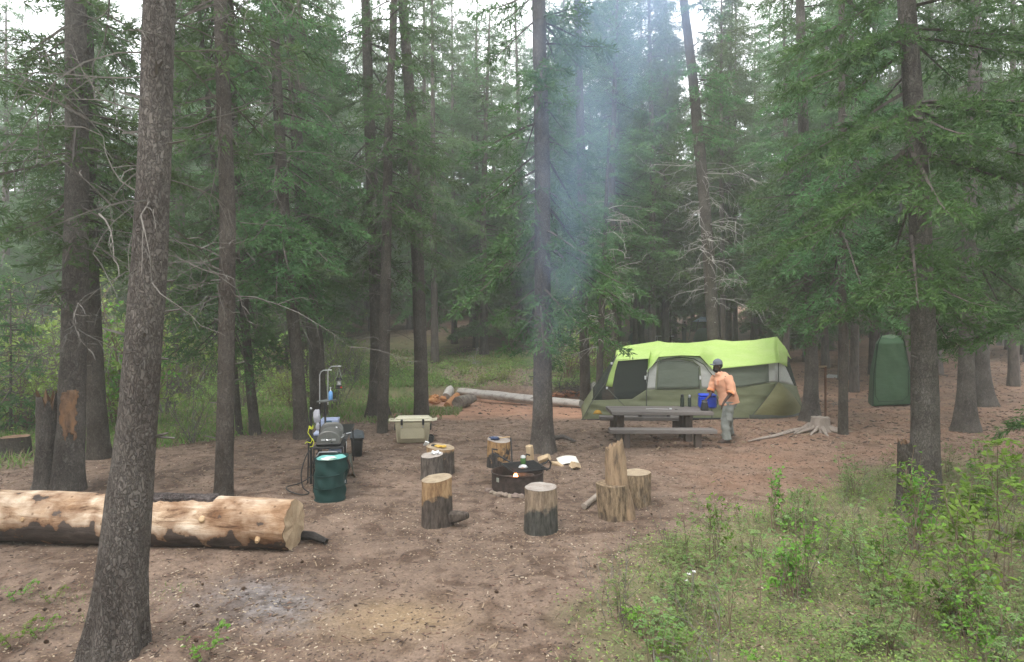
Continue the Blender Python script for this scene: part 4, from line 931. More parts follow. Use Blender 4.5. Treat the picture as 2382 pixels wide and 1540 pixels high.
# silver rolled thing and a cord
d = TB.y + .80; zb = TB.z + .378
a, c = Vector(((1484 - CX) * d / F, d - .02, zb + .03)), Vector(((1556 - CX) * d / F, d, zb + .03))
t = thing('tent_pole_bundle', 'silver pole bundle with black ends lying on the far bench', 'pole bundle', a)
for i, (dy, dz) in enumerate(((0, 0), (.045, 0), (.022, .036))): obj('pole', G().tube([Vector((.0, dy, dz)), c - a + Vector((0, dy, dz))], .020, 10), M_steel, t)
for u in (.0, .93): obj('end_wrap', G().lathe([(.05, 0), (.055, .02), (.055, .06), (.05, .08)], 12, c=tuple((c - a) * u + Vector((0, .022, .012))), M=Matrix.Rotation(PI / 2, 3, 'Y')), M_plastic_black, t)
d = TB.y - .18; x = (1542 - CX) * d / F
stick('charging_cable', 'white charging cord snaking over the tabletop', [Vector((x - .35, d + .05, TZ + .005)), Vector((x - .15, d + .12, TZ + .005)), Vector((x, d + .02, TZ + .006)), Vector((x + .12, d + .0, TZ + .005))], .004, M_white, 'cord', 6, 0)
o = obj('plug', G().box((0, 0, 0), (.05, .03, .03), bev=.006), M_white, None, (x + .16, d - .02, TZ + .016)); tag(o, 'small white plug at the end of the cord on the picnic table', 'plug')
o = obj('phone', G().box((0, 0, 0), (.06, .03, .01), bev=.003), M_plastic_black, None, (x + .27, d - .06, TZ + .006)); tag(o, 'small dark gadget right of the white plug on the table', 'gadget')

# ------------------------------------------------------------------ camp kitchen
def kitchen():
    d0 = 8.76; rz = R(10); K0 = gp((763 - CX) * d0 / F, d0)
    def K(x, y, z=0):
        p = Vector((K0.x + x * math.cos(rz) - y * math.sin(rz), K0.y + x * math.sin(rz) + y * math.cos(rz), 0)); p.z = tz(p.x, p.y) + z; return p
    M_grill = pm('grill_grey', (.10, .10, .095), (.13, .13, .12), 20, .5, metal=.3)
    # stand
    t = thing('grill_stand', 'black folding stand with a mesh front pouch carrying the grill', 'stand', K0, rz)
    g = G(); g.box((0, .25, .655), (.42, .52, .03), bev=.006); obj('tray', g, M_metal_black, t)
    for x in (-.2, .2):
        for y in (.02, .48): obj('leg', G().tube([(x, y, .64), (x * 1.03, y, .0)], .011, 8), M_metal_black, t)
    obj('front_frame', G().tube([(-.17, -.005, .02), (-.17, -.005, .52), (-.12, -.005, .60), (.12, -.005, .60), (.17, -.005, .52), (.17, -.005, .02)], .012, 8), M_steel, t)
    obj('pouch', G().box((0, .015, .36), (.34, .015, .46), bev=.004), pm('dark_mesh_cloth', (.035, .028, .027), (.06, .048, .045), 30, .9), t)
    for x in (-.07, .05): obj('pouch_patch', G().ball((x, .004, .42), (.02, .004, .025), 8), pm('pouch_grey', (.2, .19, .18)), t)
    # grill seen end on
    gp0 = K(0, .0, .672); t = thing('camp_grill', 'grey portable gas grill with a rounded hood, seen end on', 'grill', gp0, rz)
    g = G(); n = 18; prof = [(-.165, .02), (-.17, .05)] + [(.17 * math.cos(PI - PI * i / n), .09 + .135 * math.sin(PI * i / n)) for i in range(n + 1)] + [(.17, .05), (.165, .02)]
    vs = [(x * q, y, .02 + (z - .02) * q) for y, q in ((.045, .93), (.055, 1), (.43, 1), (.44, .93)) for x, z in prof]; m = len(prof)
    fs = [(l * m + k, l * m + k + 1, (l + 1) * m + k + 1, (l + 1) * m + k) for l in range(3) for k in range(m - 1)] + [tuple(range(m)), tuple(range(4 * m - 1, 3 * m - 1, -1))]
    g.add(vs, fs); hd = obj('hood', g, M_grill, t)
    for x in (-.075, .075):
        for z in (.09, .105): obj('vent_slot', G().box((x, .041, z), (.055, .006, .005)), M_white, hd)
    obj('side_handle', G().tube([(-.03, .042, .10), (-.01, .03, .093), (.01, .03, .093), (.03, .042, .10)], .005, 6), M_steel, hd)
    obj('hood_handle', G().tube([(.16, .16, .10), (.20, .16, .12), (.20, .36, .12), (.16, .36, .10)], .009, 8), M_steel, t)
    obj('knob', G().lathe([(.012, 0), (.012, .012)], 10, (.05, .03, .06), M=Matrix.Rotation(PI / 2, 3, 'X')), M_plastic_black, t)
    obj('base_pan', G().box((0, .25, .022), (.37, .46, .045), bev=.01, taper=.9), M_metal_black, t)
    # back lid, raised
    lid = G(); lid.grid(lambda u, v: (-.17 + .34 * u, .46 + .03 * v + .0, .05 + .24 * v * (1 - (2 * u - 1) ** 4 * .35)), 14, 6); obj('open_lid', lid, M_grill, t, sol=.012)
    obj('lid_sticker', G().ball((.07, .452, .21), (.016, .004, .013), 10), M_white, t)
    # long table behind
    p = K(-.1, .60); t = thing('kitchen_table', 'long black folding camp table behind the grill', 'table', p, rz)
    obj('tabletop', G().box((0, .8, .655), (.60, 1.6, .035), bev=.008), M_plastic_black, t)
    for x in (-.27, .27):
        for y in (.05, 1.55): obj('leg', G().tube([(x, y, .64), (x * 1.04, y, 0)], .012, 8), M_metal_black, t)
    obj('brace', G().tube([(.29, .1, .62), (.30, -.22, .02)], .008, 8), M_steel, t)
    obj('brace', G().tube([(-.27, .05, .25), (.27, .05, .25)], .010, 8), M_metal_black, t)
    obj('lower_shelf', G().box((0, .55, .27), (.52, .7, .02), bev=.004), M_plastic_black, t)
    M_clear = pm('clear_plastic', (.62, .68, .84), (.56, .62, .80), 10, .3, trans=.3)
    def tub(p, w, dd, h, lab, nm='storage_tub', handle=True):
        t = thing(nm, lab, 'tub', p, rz); th = .006; g = G()
        g.box((0, 0, th), (w * .86, dd * .86, th)) 
        for sx in (-1, 1):
            g.add([(sx * w * .43, -dd * .43, th), (sx * w * .43, dd * .43, th), (sx * w * .5, dd * .5, h), (sx * w * .5, -dd * .5, h)], [(0, 1, 2, 3)])
            g.add([(-w * .43, sx * dd * .43, th), (w * .43, sx * dd * .43, th), (w * .5, sx * dd * .5, h), (-w * .5, sx * dd * .5, h)], [(0, 1, 2, 3)])
        obj('body', g, M_clear, t, sol=.004, smooth=False)
        r_ = .5; obj('rim', G().tube([(-w * r_, -dd * r_, h), (w * r_, -dd * r_, h), (w * r_, dd * r_, h), (-w * r_, dd * r_, h), (-w * r_, -dd * r_, h)], .007, 6), M_clear, t)
        if handle: obj('handle', G().box((0, -dd * .5 - .006, h * .88), (w * .34, .014, .022), bev=.004), pm('teal_handle', (.03, .10, .16)), t)
        return t
    tub(K(-.16, 1.60, .675), .28, .36, .17, 'empty clear storage tub without a lid on the camp table')
    o = obj('flat_box', G().box((0, 0, 0), (.30, .36, .05), bev=.01), M_clear, None, K(-.20, 1.18, .70)); o.rotation_euler = (0, 0, rz); tag(o, 'flat pale plastic box on the camp table in front of the tub', 'box')
    tub(K(.02, .85, .285), .2, .26, .2, 'clear tub of supplies on the lower shelf of the camp table', handle=False)
    # clutter on the table
    o = obj('salt_packet', G().box((0, 0, .02), (.09, .05, .04), bev=.008), pm('orange_white_wrap', (.7, .65, .6), (.7, .25, .1), 9, .6), None, K(.04, .86, .675)); o.rotation_euler = (0, 0, .4); tag(o, 'orange and white packet on the camp table beside the hood', 'packet')
    t = thing('stove_lighter', 'black and white lighter gun lying on the camp table', 'lighter', K(.12, .98, .68), .3)
    obj('grip', G().ball((0, 0, .015), (.05, .025, .018), 8), M_plastic_black, t); obj('nozzle', G().tube([(.04, 0, .02), (.12, .01, .03)], .006, 6), M_steel, t)
    # pole with arms, shelf, lantern
    P0 = K(-.24, .92); t = thing('lantern_pole', 'black pole with two curved silver hanger arms and a small shelf', 'lantern pole', P0)
    zt = 1.78
    obj('pole', G().tube([(0, 0, 0), (0, 0, 1.2)], .014, 8), M_metal_black, t)
    obj('hanger_arm', G().tube([(0, 0, 1.18), (0, 0, 1.66), (.02, 0, 1.71), (.06, 0, 1.735), (.19, 0, 1.74)], .0085, 8), M_steel, t)
    obj('hanger_arm', G().tube([(.07, .2, 1.16), (.07, .2, 1.70), (.09, .2, 1.755), (.13, .2, 1.785), (.28, .2, 1.79)], .0085, 8), M_steel, t)
    obj('shelf', G().add([(-.02, -.1, 1.235), (.13, -.1, 1.235), (.22, .16, 1.235), (.05, .16, 1.235), (-.02, -.1, 1.255), (.13, -.1, 1.255), (.22, .16, 1.255), (.05, .16, 1.255)], [(0, 3, 2, 1), (4, 5, 6, 7), (0, 1, 5, 4), (1, 2, 6, 5), (2, 3, 7, 6), (3, 0, 4, 7)]), pm('shelf_grey', (.12, .125, .12), (.15, .155, .15), 9, .5), t, smooth=False)
    obj('shelf_post', G().tube([(.08, .02, 1.235), (.085, .02, .66)], .016, 8), M_metal_black, t)
    # lantern
    q = P0 + Vector((.25, .2, 1.42)); t = thing('lantern', 'black camping lantern with a red knob hanging from the pole arm', 'lantern', q)
    obj('base', G().lathe([(.045, 0), (.05, .006), (.05, .055), (.04, .062)], 18), M_plastic_black, t)
    obj('globe', G().lathe([(.034, .06), (.037, .08), (.037, .125), (.034, .14)], 18), pm('lantern_glass', (.5, .52, .5), (.6, .6, .58), 9, .1, alpha=.45), t)
    obj('mantle', G().lathe([(.008, .065), (.014, .085), (.012, .11), (.006, .13)], 10), M_white, t)
    obj('cap', G().lathe([(.058, .138), (.06, .15), (.045, .158), (.044, .176), (.03, .182)], 18), M_plastic_black, t)
    obj('knob', G().ball((.045, -.03, .025), (.014, .012, .014), 8), pm('red_knob', (.6, .05, .03)), t)
    obj('bail', G().tube([(-.045, 0, .15), (-.02, 0, .26), (0, 0, .34), (.02, 0, .26), (.045, 0, .15)], .0025, 5), M_steel, t)
    q = P0 + Vector((.155, .06, 1.257)); t = thing('soap_bottle', 'blue pump bottle on the pole shelf', 'bottle', q)
    obj('bottle', G().lathe([(.03, 0), (.034, .006), (.032, .12), (.02, .14)], 14), pm('blue_soap', (.16, .36, .68), (.14, .32, .62), 9, .3), t)
    obj('pump', G().lathe([(.012, .138), (.014, .15), (.007, .155), (.007, .19), (.016, .192), (.016, .2)], 10), M_white, t)
    # black pole with knob, yellow cord, bag
    q = K(-.33, .62); t = thing('black_post', 'black gas pole with a grey knob on top, tied with yellow cord', 'pole', q)
    obj('post', G().tube([(0, 0, 0), (0, 0, 1.14)], .022, 10), M_metal_black, t); obj('top_knob', G().ball((0, 0, 1.165), (.02, .02, .02), 10), M_steel, t)
    yc = G(); M_y = pm('yellow_cord', (.72, .78, .05), (.6, .66, .04), 9, .6)
    for z in (.86, .875, .89): yc.tube([(.03 * math.cos(a), .03 * math.sin(a), z + .012 * math.sin(a * 2)) for a in [k * PI / 6 for k in range(13)]], .005, 5)
    yc.tube([(-.02, -.03, .87), (-.035, -.04, .80), (.01, -.04, .73), (.035, -.04, .69), (.01, -.045, .64), (-.05, -.04, .66), (-.08, -.04, .63)], .006, 5)
    yc.tube([(.035, -.04, .71), (.06, -.04, .65), (.04, -.04, .59), (.0, -.045, .58)], .006, 5)
    tag(obj('yellow_cord', yc, M_y, None, q), 'bright yellow cord knotted round the black gas pole', 'cord')
    bg_ = G().ball((0, 0, 0), (.055, .04, .11), 14, rough=.5, seed=5); bg_.ball((.01, 0, -.16), (.032, .025, .07), 12, rough=.4, seed=8)
    tag(obj('plastic_bag', bg_, pm('grey_bag', (.30, .30, .34), (.42, .42, .46), 9, .4), None, K(-.24, .60, 1.05)), 'translucent grey plastic bag hanging beside the pole shelf', 'plastic bag')
    # gas hose
    pts = [K(-.27, .1, .62), K(-.33, .05, .4), K(-.36, .0, .2), K(-.33, -.05, .06), K(-.27, -.12, .03)]
    hs = G(); sp = [p - K0 for p in pts]
    def smooth(ps, k=8):
        out = []
        for i in range(len(ps) - 1):
            p0, p1, p2, p3 = ps[max(i - 1, 0)], ps[i], ps[i + 1], ps[min(i + 2, len(ps) - 1)]
            for j in range(k):
                t_ = j / k; out.append(.5 * ((2 * p1) + (p2 - p0) * t_ + (2 * p0 - 5 * p1 + 4 * p2 - p3) * t_ ** 2 + (3 * p1 - p0 - 3 * p2 + p3) * t_ ** 3))
        return out + [ps[-1]]
    hs.tube(smooth([p - K0 for p in [K(-.2, .1, .66), K(-.30, .05, .55), K(-.37, .0, .3), K(-.34, -.05, .10), K(-.25, -.1, .03), K(-.34, -.18, .03), K(-.55, .05, .03), K(-.62, .3, .03), K(-.45, .5, .05), K(-.22, .55, .2)]]), .009, 7)
    tag(obj('gas_hose', hs, M_plastic_black, None, K0), 'black gas hose looping on the ground left of the grill stand', 'hose')
    # black tote, olive panel
    q = at(824, 1063); q.y += .2; t = thing('storage_tote', 'black storage tote with a puffy dark bag over its lid, right of the camp table', 'tote', q, R(14))
    obj('tub', G().box((0, 0, .17), (.22, .5, .34), bev=.02, taper=.82), M_plastic_black, t)
    lidg = G().box((0, 0, .35), (.26, .55, .03), bev=.01); obj('lid', lidg, M_plastic_black, t)
    g = G(); g.grid(lambda u, v: ((u - .5) * .27, (v - .5) * .55, .365 + .10 * (math.sin(PI * u) * math.sin(PI * v)) ** .35 + .014 * mnoise.noise(Vector((u * 5, v * 12, 0)))), 16, 24)
    obj('bag', g, pm('dark_bluegrey_fabric', (.05, .06, .065), (.08, .09, .10), 9, .7), t)
    g = G().add([(0, 0, .33), (.09, .05, .0), (-.02, .35, .0), (-.04, .3, .33)], [(0, 1, 2, 3)])
    tag(obj('canvas_flap', g, pm('olive_canvas', (.12, .125, .10)), None, K(.22, .8, .02), sol=.01), 'olive canvas flap leaning at the right side of the camp table', 'canvas')
    # pop-up bin
    q = at(758, 1170); q.y += .2; t = thing('popup_bin', 'dark green pop-up trash bin with a white bag inside, in front of the grill stand', 'bin', q, R(3))
    k = q.y / F; r0 = 35 * k; h = 97 * k; M_gr = pm('green_nylon', (.006, .034, .031), (.010, .047, .042), 5, .7, bump=.6, bscale=5)
    g = G(); n = 40; m = 26; vs = []
    for i in range(m + 1):
        u = i / m
        for kk in range(n):
            a = 2 * PI * kk / n; fold = .034 * mnoise.noise(Vector((math.cos(a) * 1.5 + u * 2.0, math.sin(a) * 1.5, u * 3.5))) + .006 * math.sin(a * 7 + u * 9)
            rr = r0 * (.97 + .08 * u) + fold * math.sin(PI * u * 1.0) * 1.2
            vs.append((math.cos(a) * rr + .02 * u, math.sin(a) * rr, u * h + .012 * math.sin(a + 1) * u))
    g.add(vs, [(i * n + kk, i * n + (kk + 1) % n, (i + 1) * n + (kk + 1) % n, (i + 1) * n + kk) for i in range(m) for kk in range(n)] + [tuple(range(n - 1, -1, -1))])
    obj('body', g, M_gr, t)
    for u in (.0, .36, .66, 1.0):
        obj('hoop', G().tube([(math.cos(a) * (r0 * (.97 + .08 * u) + .006) + .02 * u, math.sin(a) * (r0 * (.97 + .08 * u) + .006), u * h + .004 + (.035 * math.sin(a + .5) if 0 < u < 1 else .012 * math.sin(a + 1) * u)) for a in [2 * PI * kk / 36 for kk in range(37)]], .007, 6), pm('bin_binding', (.01, .035, .032)), t)
    g = G(); g.grid(lambda u, v: (.02 + (r0 * 1.0) * (.35 + .62 * v) * math.cos(2 * PI * u), (r0 * 1.0) * (.35 + .62 * v) * math.sin(2 * PI * u), h * (.86 + .13 * v) + .02 * mnoise.noise(Vector((u * 9, v * 4, 1)))), 30, 5)
    obj('trash_bag', g, pm('teal_bag', (.10, .34, .32), (.2, .45, .42), 7, .5), t)
    obj('trash', G().ball((.0, .0, h * .93), (.11, .09, .05), 12, rough=.7), pm('whitish_trash', (.5, .62, .55), (.7, .78, .7), 9, .6), t)
    for sx in (-1, 1): obj('strap', G().tube([(sx * r0 * 1.06 + .02, -.05, h * .96), (sx * (r0 * 1.06 + .03) + .02, -.02, h * .78), (sx * r0 * 1.04 + .02, .02, h * .62)], .010, 6), M_plastic_black, t)
kitchen()

# ------------------------------------------------------------------ the lime tent
def fabric(name, c, c2=None, trans=.25, bump=.25, rough=.6):
    return pm(name, c, c2 or tuple(q * .9 for q in c), 2.2, rough, bump=max(bump, .75), bscale=3.2, trans=trans, stretch=(1, 1, 2.6), detail=3)
def tent():
    yb = 15.9; kk = .14
    M_lime = fabric('lime_fly', (.58, .78, .24), (.66, .82, .32), .4); M_olive = fabric('olive_wall', (.155, .17, .095), (.19, .205, .12), .12)
    M_win = fabric('window_greygreen', (.135, .16, .125), (.16, .185, .145), .12); M_wht = fabric('pale_wall', (.62, .63, .60), (.55, .56, .53), .3)
    M_scr = pm('black_mesh', (.03, .038, .034), (.04, .048, .042), 6, .8, alpha=.62); M_pole = pm('tent_pole', (.05, .055, .045), (.07, .075, .06), 9, .5)
    M_trim = fabric('greygreen_trim', (.24, .27, .18))
    b = Vector(((1600 - CX) * yb / F, yb, tz((1600 - CX) * yb / F, yb)))
    t = thing('cabin_tent', 'big lime and olive cabin tent with screen room behind the picnic table', 'tent', b)
    def FW(px, py, off=0.0):
        q = (py - HZ) / F; d = (yb + kk * CAMZ) / (1 + kk * q)
        return Vector(((px - CX) * d / F, d - off, CAMZ - q * d)) - b
    def Wd(px, py, d): return W(px, py, d) - b
    def resample(pl, n):
        L_ = [0]
        for i in range(1, len(pl)): L_.append(L_[-1] + (pl[i] - pl[i - 1]).length)
        return [pl[0].lerp(pl[0], 0) if False else _at(pl, L_, L_[-1] * i / n) for i in range(n + 1)]
    def _at(pl, L_, s):
        for i in range(1, len(pl)):
            if s <= L_[i] + 1e-9: return pl[i - 1].lerp(pl[i], (s - L_[i - 1]) / max(1e-9, L_[i] - L_[i - 1]))
        return pl[-1]
    def patch(nm, rows, mat, nu=40, nv=8, wr=.012, sc=2.5, sol=.004, direct=False, dirn=Vector((0, -1, .2)), parent=t, str_=(1, 1, 3)):
        rs = [resample(r, nu) if not direct else r for r in rows]
        if direct: nu_ = len(rs[0]) - 1
        else: nu_ = nu
        def fn(u, v):
            i = round(u * nu_); vv = v * (len(rs) - 1); j = min(int(vv), len(rs) - 2); p = rs[j][i].lerp(rs[j + 1][i], vv - j)
            w = wr * (mnoise.noise(Vector((p.x * sc * str_[0], p.y * sc * str_[1], p.z * sc * str_[2]))) + .5 * mnoise.noise(Vector((p.x * sc * 2.3, p.y, p.z * sc * 4 + p.x * 3)))) * math.sin(PI * min(max(v, .05), .95)) 
            return tuple(p + dirn * w)
        return obj(nm, G().grid(fn, nu_, nv), mat, parent, sol=sol)
    def densify(a, k=6):
        out = []
        for i in range(len(a) - 1):
            for j in range(k): out.append(a[i].lerp(a[i + 1], j / k))
        return out + [a[-1]]
    # olive lower wall
    bot = [FW(1352, 980), FW(1411, 979), FW(1470, 979), FW(1504, 978), FW(1627, 977), FW(1740, 977), FW(1808, 975)]
    topo = [FW(1376, 931), FW(1411, 930), FW(1470, 928), FW(1504, 906), FW(1627, 904), FW(1740, 897), FW(1808, 887)]
    patch('lower_wall', [densify(bot), densify(topo)], M_olive, nv=16, direct=True, wr=.06, sc=2.2)
    # pale wall over it up to the hem (fly comes down over it)
    patch('pale_wall', [densify([FW(1504, 906), FW(1530, 905), FW(1580, 904), FW(1627, 904), FW(1656, 902), FW(1690, 900), FW(1748, 896), FW(1808, 887)]), densify([FW(1504, 862), FW(1530, 832), FW(1580, 828), FW(1627, 831), FW(1656, 858), FW(1690, 853), FW(1748, 847), FW(1808, 841)])], M_wht, nv=10, direct=True, wr=.015)
    # windows a little proud, rounded upper corners
    patch('door_window', [densify([FW(1527, 905, .02), FW(1560, 905, .02), FW(1600, 904, .02), FW(1627, 903, .02)]), densify([FW(1530, 850, .02), FW(1548, 850, .02), FW(1604, 850, .02), FW(1626, 856, .02)]), densify([FW(1536, 840, .02), FW(1548, 839, .02), FW(1604, 840, .02), FW(1620, 846, .02)])], M_win, nv=14, direct=True, wr=.02, sc=2.2)
    obj('window_trim', G().tube([FW(1525, 906, .03), FW(1529, 850, .03), FW(1534, 837, .03), FW(1580, 835, .03), FW(1610, 839, .03), FW(1627, 852, .03), FW(1630, 905, .03)], .02, 6), M_trim, t)
    patch('side_window', [densify([FW(1662, 903, .02), FW(1725, 899, .02), FW(1788, 889, .02)]), densify([FW(1664, 858, .02), FW(1725, 851, .02), FW(1787, 844, .02)])], M_win, nv=12, direct=True, wr=.02)
    # screen room
    patch('screen', [densify([FW(1376, 931), FW(1411, 930), FW(1470, 928), FW(1504, 906)]), densify([FW(1428, 838), FW(1450, 836), FW(1480, 834), FW(1508, 832)])], M_scr, nv=8, direct=True, wr=.01)
    patch('fly_strip', [densify([FW(1409, 898, .02), FW(1424, 900, .02)]), densify([FW(1420, 860, .02), FW(1431, 862, .02)]), densify([FW(1430, 838, .02), FW(1438, 838, .02)])], M_lime, nv=6, direct=True, wr=.0)
    patch('inner_curtain', [densify([Wd(1555, 868, 17.2), Wd(1562, 868, 17.2)]), densify([Wd(1545, 838, 17.2), Wd(1556, 838, 17.2)])], M_lime, nv=2, direct=True, wr=0) if False else None
    # fly: hem to ridge
    dr = yb + 1.65
    hem = [FW(1430, 840, .03), FW(1508, 834, .06), FW(1505, 866, .06), FW(1530, 830, .10), FW(1580, 826, .16), FW(1626, 828, .10), FW(1655, 859, .05), FW(1690, 855, .12), FW(1748, 849, .16), FW(1807, 843, .12)]
    mid = [Wd(1434, 816, 16.6), Wd(1514, 812, 16.7), Wd(1518, 814, 16.6), Wd(1538, 812, 16.65), Wd(1585, 811, 16.6), Wd(1634, 810, 16.65), Wd(1662, 822, 16.6), Wd(1700, 822, 16.6), Wd(1750, 818, 16.6), Wd(1807, 813, 16.7)]
    rid = [Wd(1446, 806, 17.0), Wd(1522, 795, dr), Wd(1530, 793, dr), Wd(1552, 797, dr), Wd(1600, 798, dr), Wd(1640, 794, dr), Wd(1666, 790, dr), Wd(1705, 794, dr), Wd(1755, 791, dr), Wd(1807, 783, dr)]
    patch('rain_fly', [densify(hem), densify(mid), densify(rid)], M_lime, nv=20, direct=True, wr=.045, sc=1.7, str_=(1, 1.5, 1.5))
    def back(p, z=None): return Vector(((p.x + b.x) * (2 * dr - (p.y + b.y)) / (p.y + b.y) - b.x, 2 * (dr - b.y) - p.y, p.z if z is None else z))
    patch('rain_fly_back', [densify(rid), densify([back(p) for p in mid]), densify([back(p) for p in hem])], M_lime, nv=10, direct=True, wr=.01)
    patch('back_wall', [densify([back(p) for p in hem]), densify([Vector((back(p).x, back(p).y + .2, 0)) for p in hem])], M_olive, nv=8, direct=True, wr=.01)
    # left end
    L0 = FW(1352, 980); Lb = back(L0); Lb.z = 0
    patch('left_end_screen', [densify([L0.lerp(FW(1430, 840), .35), Lb.lerp(back(hem[0]), .35)]), densify([FW(1430, 840), Wd(1446, 806, 17.0), back(hem[0])][0::2])], M_scr, nv=6, direct=True, wr=.0)
    patch('left_end_wall', [densify([L0, Lb]), densify([L0.lerp(FW(1430, 840), .35), Lb.lerp(back(hem[0]), .35)])], M_olive, nv=4, direct=True, wr=.0)
    # right end: gable panels running back and outward
    c0, c1, c2 = FW(1808, 975), FW(1808, 888), FW(1808, 838)
    r0, r1, r2 = Wd(1872, 962, 17.6), Wd(1853, 898, 17.6), Wd(1836, 842, 17.6)
    patch('end_lower_wall', [densify([c0, r0]), densify([c1, r1])], M_olive, nv=8, direct=True, wr=.015)
    patch('end_pale_wall', [densify([c1, c1.lerp(r1, .85)]), densify([c2, c2.lerp(r2, .45)])], M_wht, nv=8, direct=True, wr=.01)
    patch('end_window', [densify([c1.lerp(r1, .86), r1]), densify([c2.lerp(r2, .46), r2])], M_scr, nv=8, direct=True, wr=.01)
    patch('end_fly', [densify([Wd(1807, 783, dr), Wd(1807, 783, dr)]), densify([Wd(1807, 812, 16.6), Wd(1832, 815, 17.3)]), densify([FW(1807, 843, .12), Wd(1831, 853, 16.9)])], M_lime, nv=8, direct=True, wr=.01)
    patch('end_fly_flap', [densify([Wd(1822, 802, 17.45), Wd(1826, 806, 17.6)]), densify([Wd(1826, 822, 17.45), Wd(1841, 836, 17.9)])], M_lime, nv=4, direct=True, wr=.01)
    patch('back_end_wall', [densify([r0, Vector((r0.x - 1.2, 3.4, 0))]), densify([r2, Vector((r2.x - 1.2, 3.1, 1.5))])], M_olive, nv=4, direct=True, wr=.0)
    # corner vestibule bulge
    ap = FW(1808, 888, .04); bl = FW(1740, 977, .05); br = Wd(1874, 955, 16.9)
    def arc(u): # bottom line
        p = bl.lerp(br, u); p = p + Vector((.1, -.45, 0)) * math.sin(PI * u); p.z = max(.0, p.z * .0) + .02 + u * (.0); return p
    g = G()
    def fn(u, v):
        bt = arc(u); p = bt.lerp(ap, v); out = Vector((.05, -.22, .12)) * math.sin(PI * v) * (.4 + .6 * math.sin(PI * u)); return tuple(p + out + Vector((0, -1, 0)) * .012 * mnoise.noise(Vector((u * 4, v * 6, 2))))
    g.grid(fn, 24, 14); obj('vestibule', g, fabric('vestibule_olive', (.15, .14, .06), (.18, .175, .08), .12), t, sol=.004)
    obj('vestibule_skirt', G().tube([arc(u / 20) + Vector((0, -.04, .06)) for u in range(21)], .075, 6, ref=(0, 0, 1), ry=[.02] * 21), M_pole, t)
    # poles
    obj('pole', G().tube([Vector(fn(0, v / 14)) for v in range(15)], .012, 6), M_pole, t); obj('pole', G().tube([Vector(fn(1, v / 14)) for v in range(15)], .012, 6), M_pole, t)
    obj('pole', G().tube([FW(1808, 843, .08), FW(1808, 888, .08)], .014, 6), M_pole, t)
    obj('pole', G().tube([FW(1503, 978, .04), FW(1503, 906, .04), FW(1508, 860, .05), FW(1524, 843, .06), FW(1550, 834, .06), FW(1580, 831, .06), FW(1612, 834, .06), FW(1636, 848, .06), FW(1655, 872, .05), FW(1655, 906, .04), FW(1655, 978, .04)], .013, 6), M_pole, t)
    obj('pole', G().tube([FW(1352, 980, .05), FW(1376, 935, .05), FW(1408, 890, .05), FW(1428, 838, .05), Wd(1446, 806, 17.0)], .012, 6), M_pole, t)
    obj('guy_line', G().tube([FW(1411, 902, .05), FW(1435, 928, .25), FW(1452, 945, .35)], .009, 5), M_pole, t)
    obj('floor_skirt', G().tube([p + Vector((0, -.02, .03)) for p in bot[:-1]], .035, 6), pm('black_groundsheet', (.02, .02, .022), rough=.7), t)
    # orange emblem
    g = G(); c = FW(1390, 958, .025); g.add([tuple(c + Vector((.10 * math.cos(PI * k / 8), 0, .075 * math.sin(PI * k / 8) - .02))) for k in range(9)] + [tuple(c + Vector((-.13, 0, -.055))), tuple(c + Vector((.13, 0, -.055)))], [tuple(range(11))])
    obj('emblem', g, pm('orange_print', (.42, .24, .03)), t, sol=.003)
    for px in (1500, 1627): obj('clip', G().box(FW(px, 878, .06), (.04, .02, .10)), M_white, t)
    for (px, py) in ((1422, 845), (1411, 902)): obj('clip', G().box(FW(px, py, .06), (.05, .02, .06)), M_white, t)
    # bags seen through the screen
    q = at(1470, 975); q.y = 16.9; q.x = (1465 - CX) * q.y / F
    bg2 = thing('duffel_bag', 'dark duffel bag inside the screen room of the tent', 'bag', (q.x, q.y, q.z)); obj('bag_body', G().box((0, 0, .32), (.8, .4, .6), bev=.1), pm('navy_bag', (.02, .03, .05)), bg2); obj('strap', G().tube([(-.25, -.2, .6), (0, -.22, .72), (.25, -.2, .6)], .015, 6), M_plastic_black, bg2)
tent()

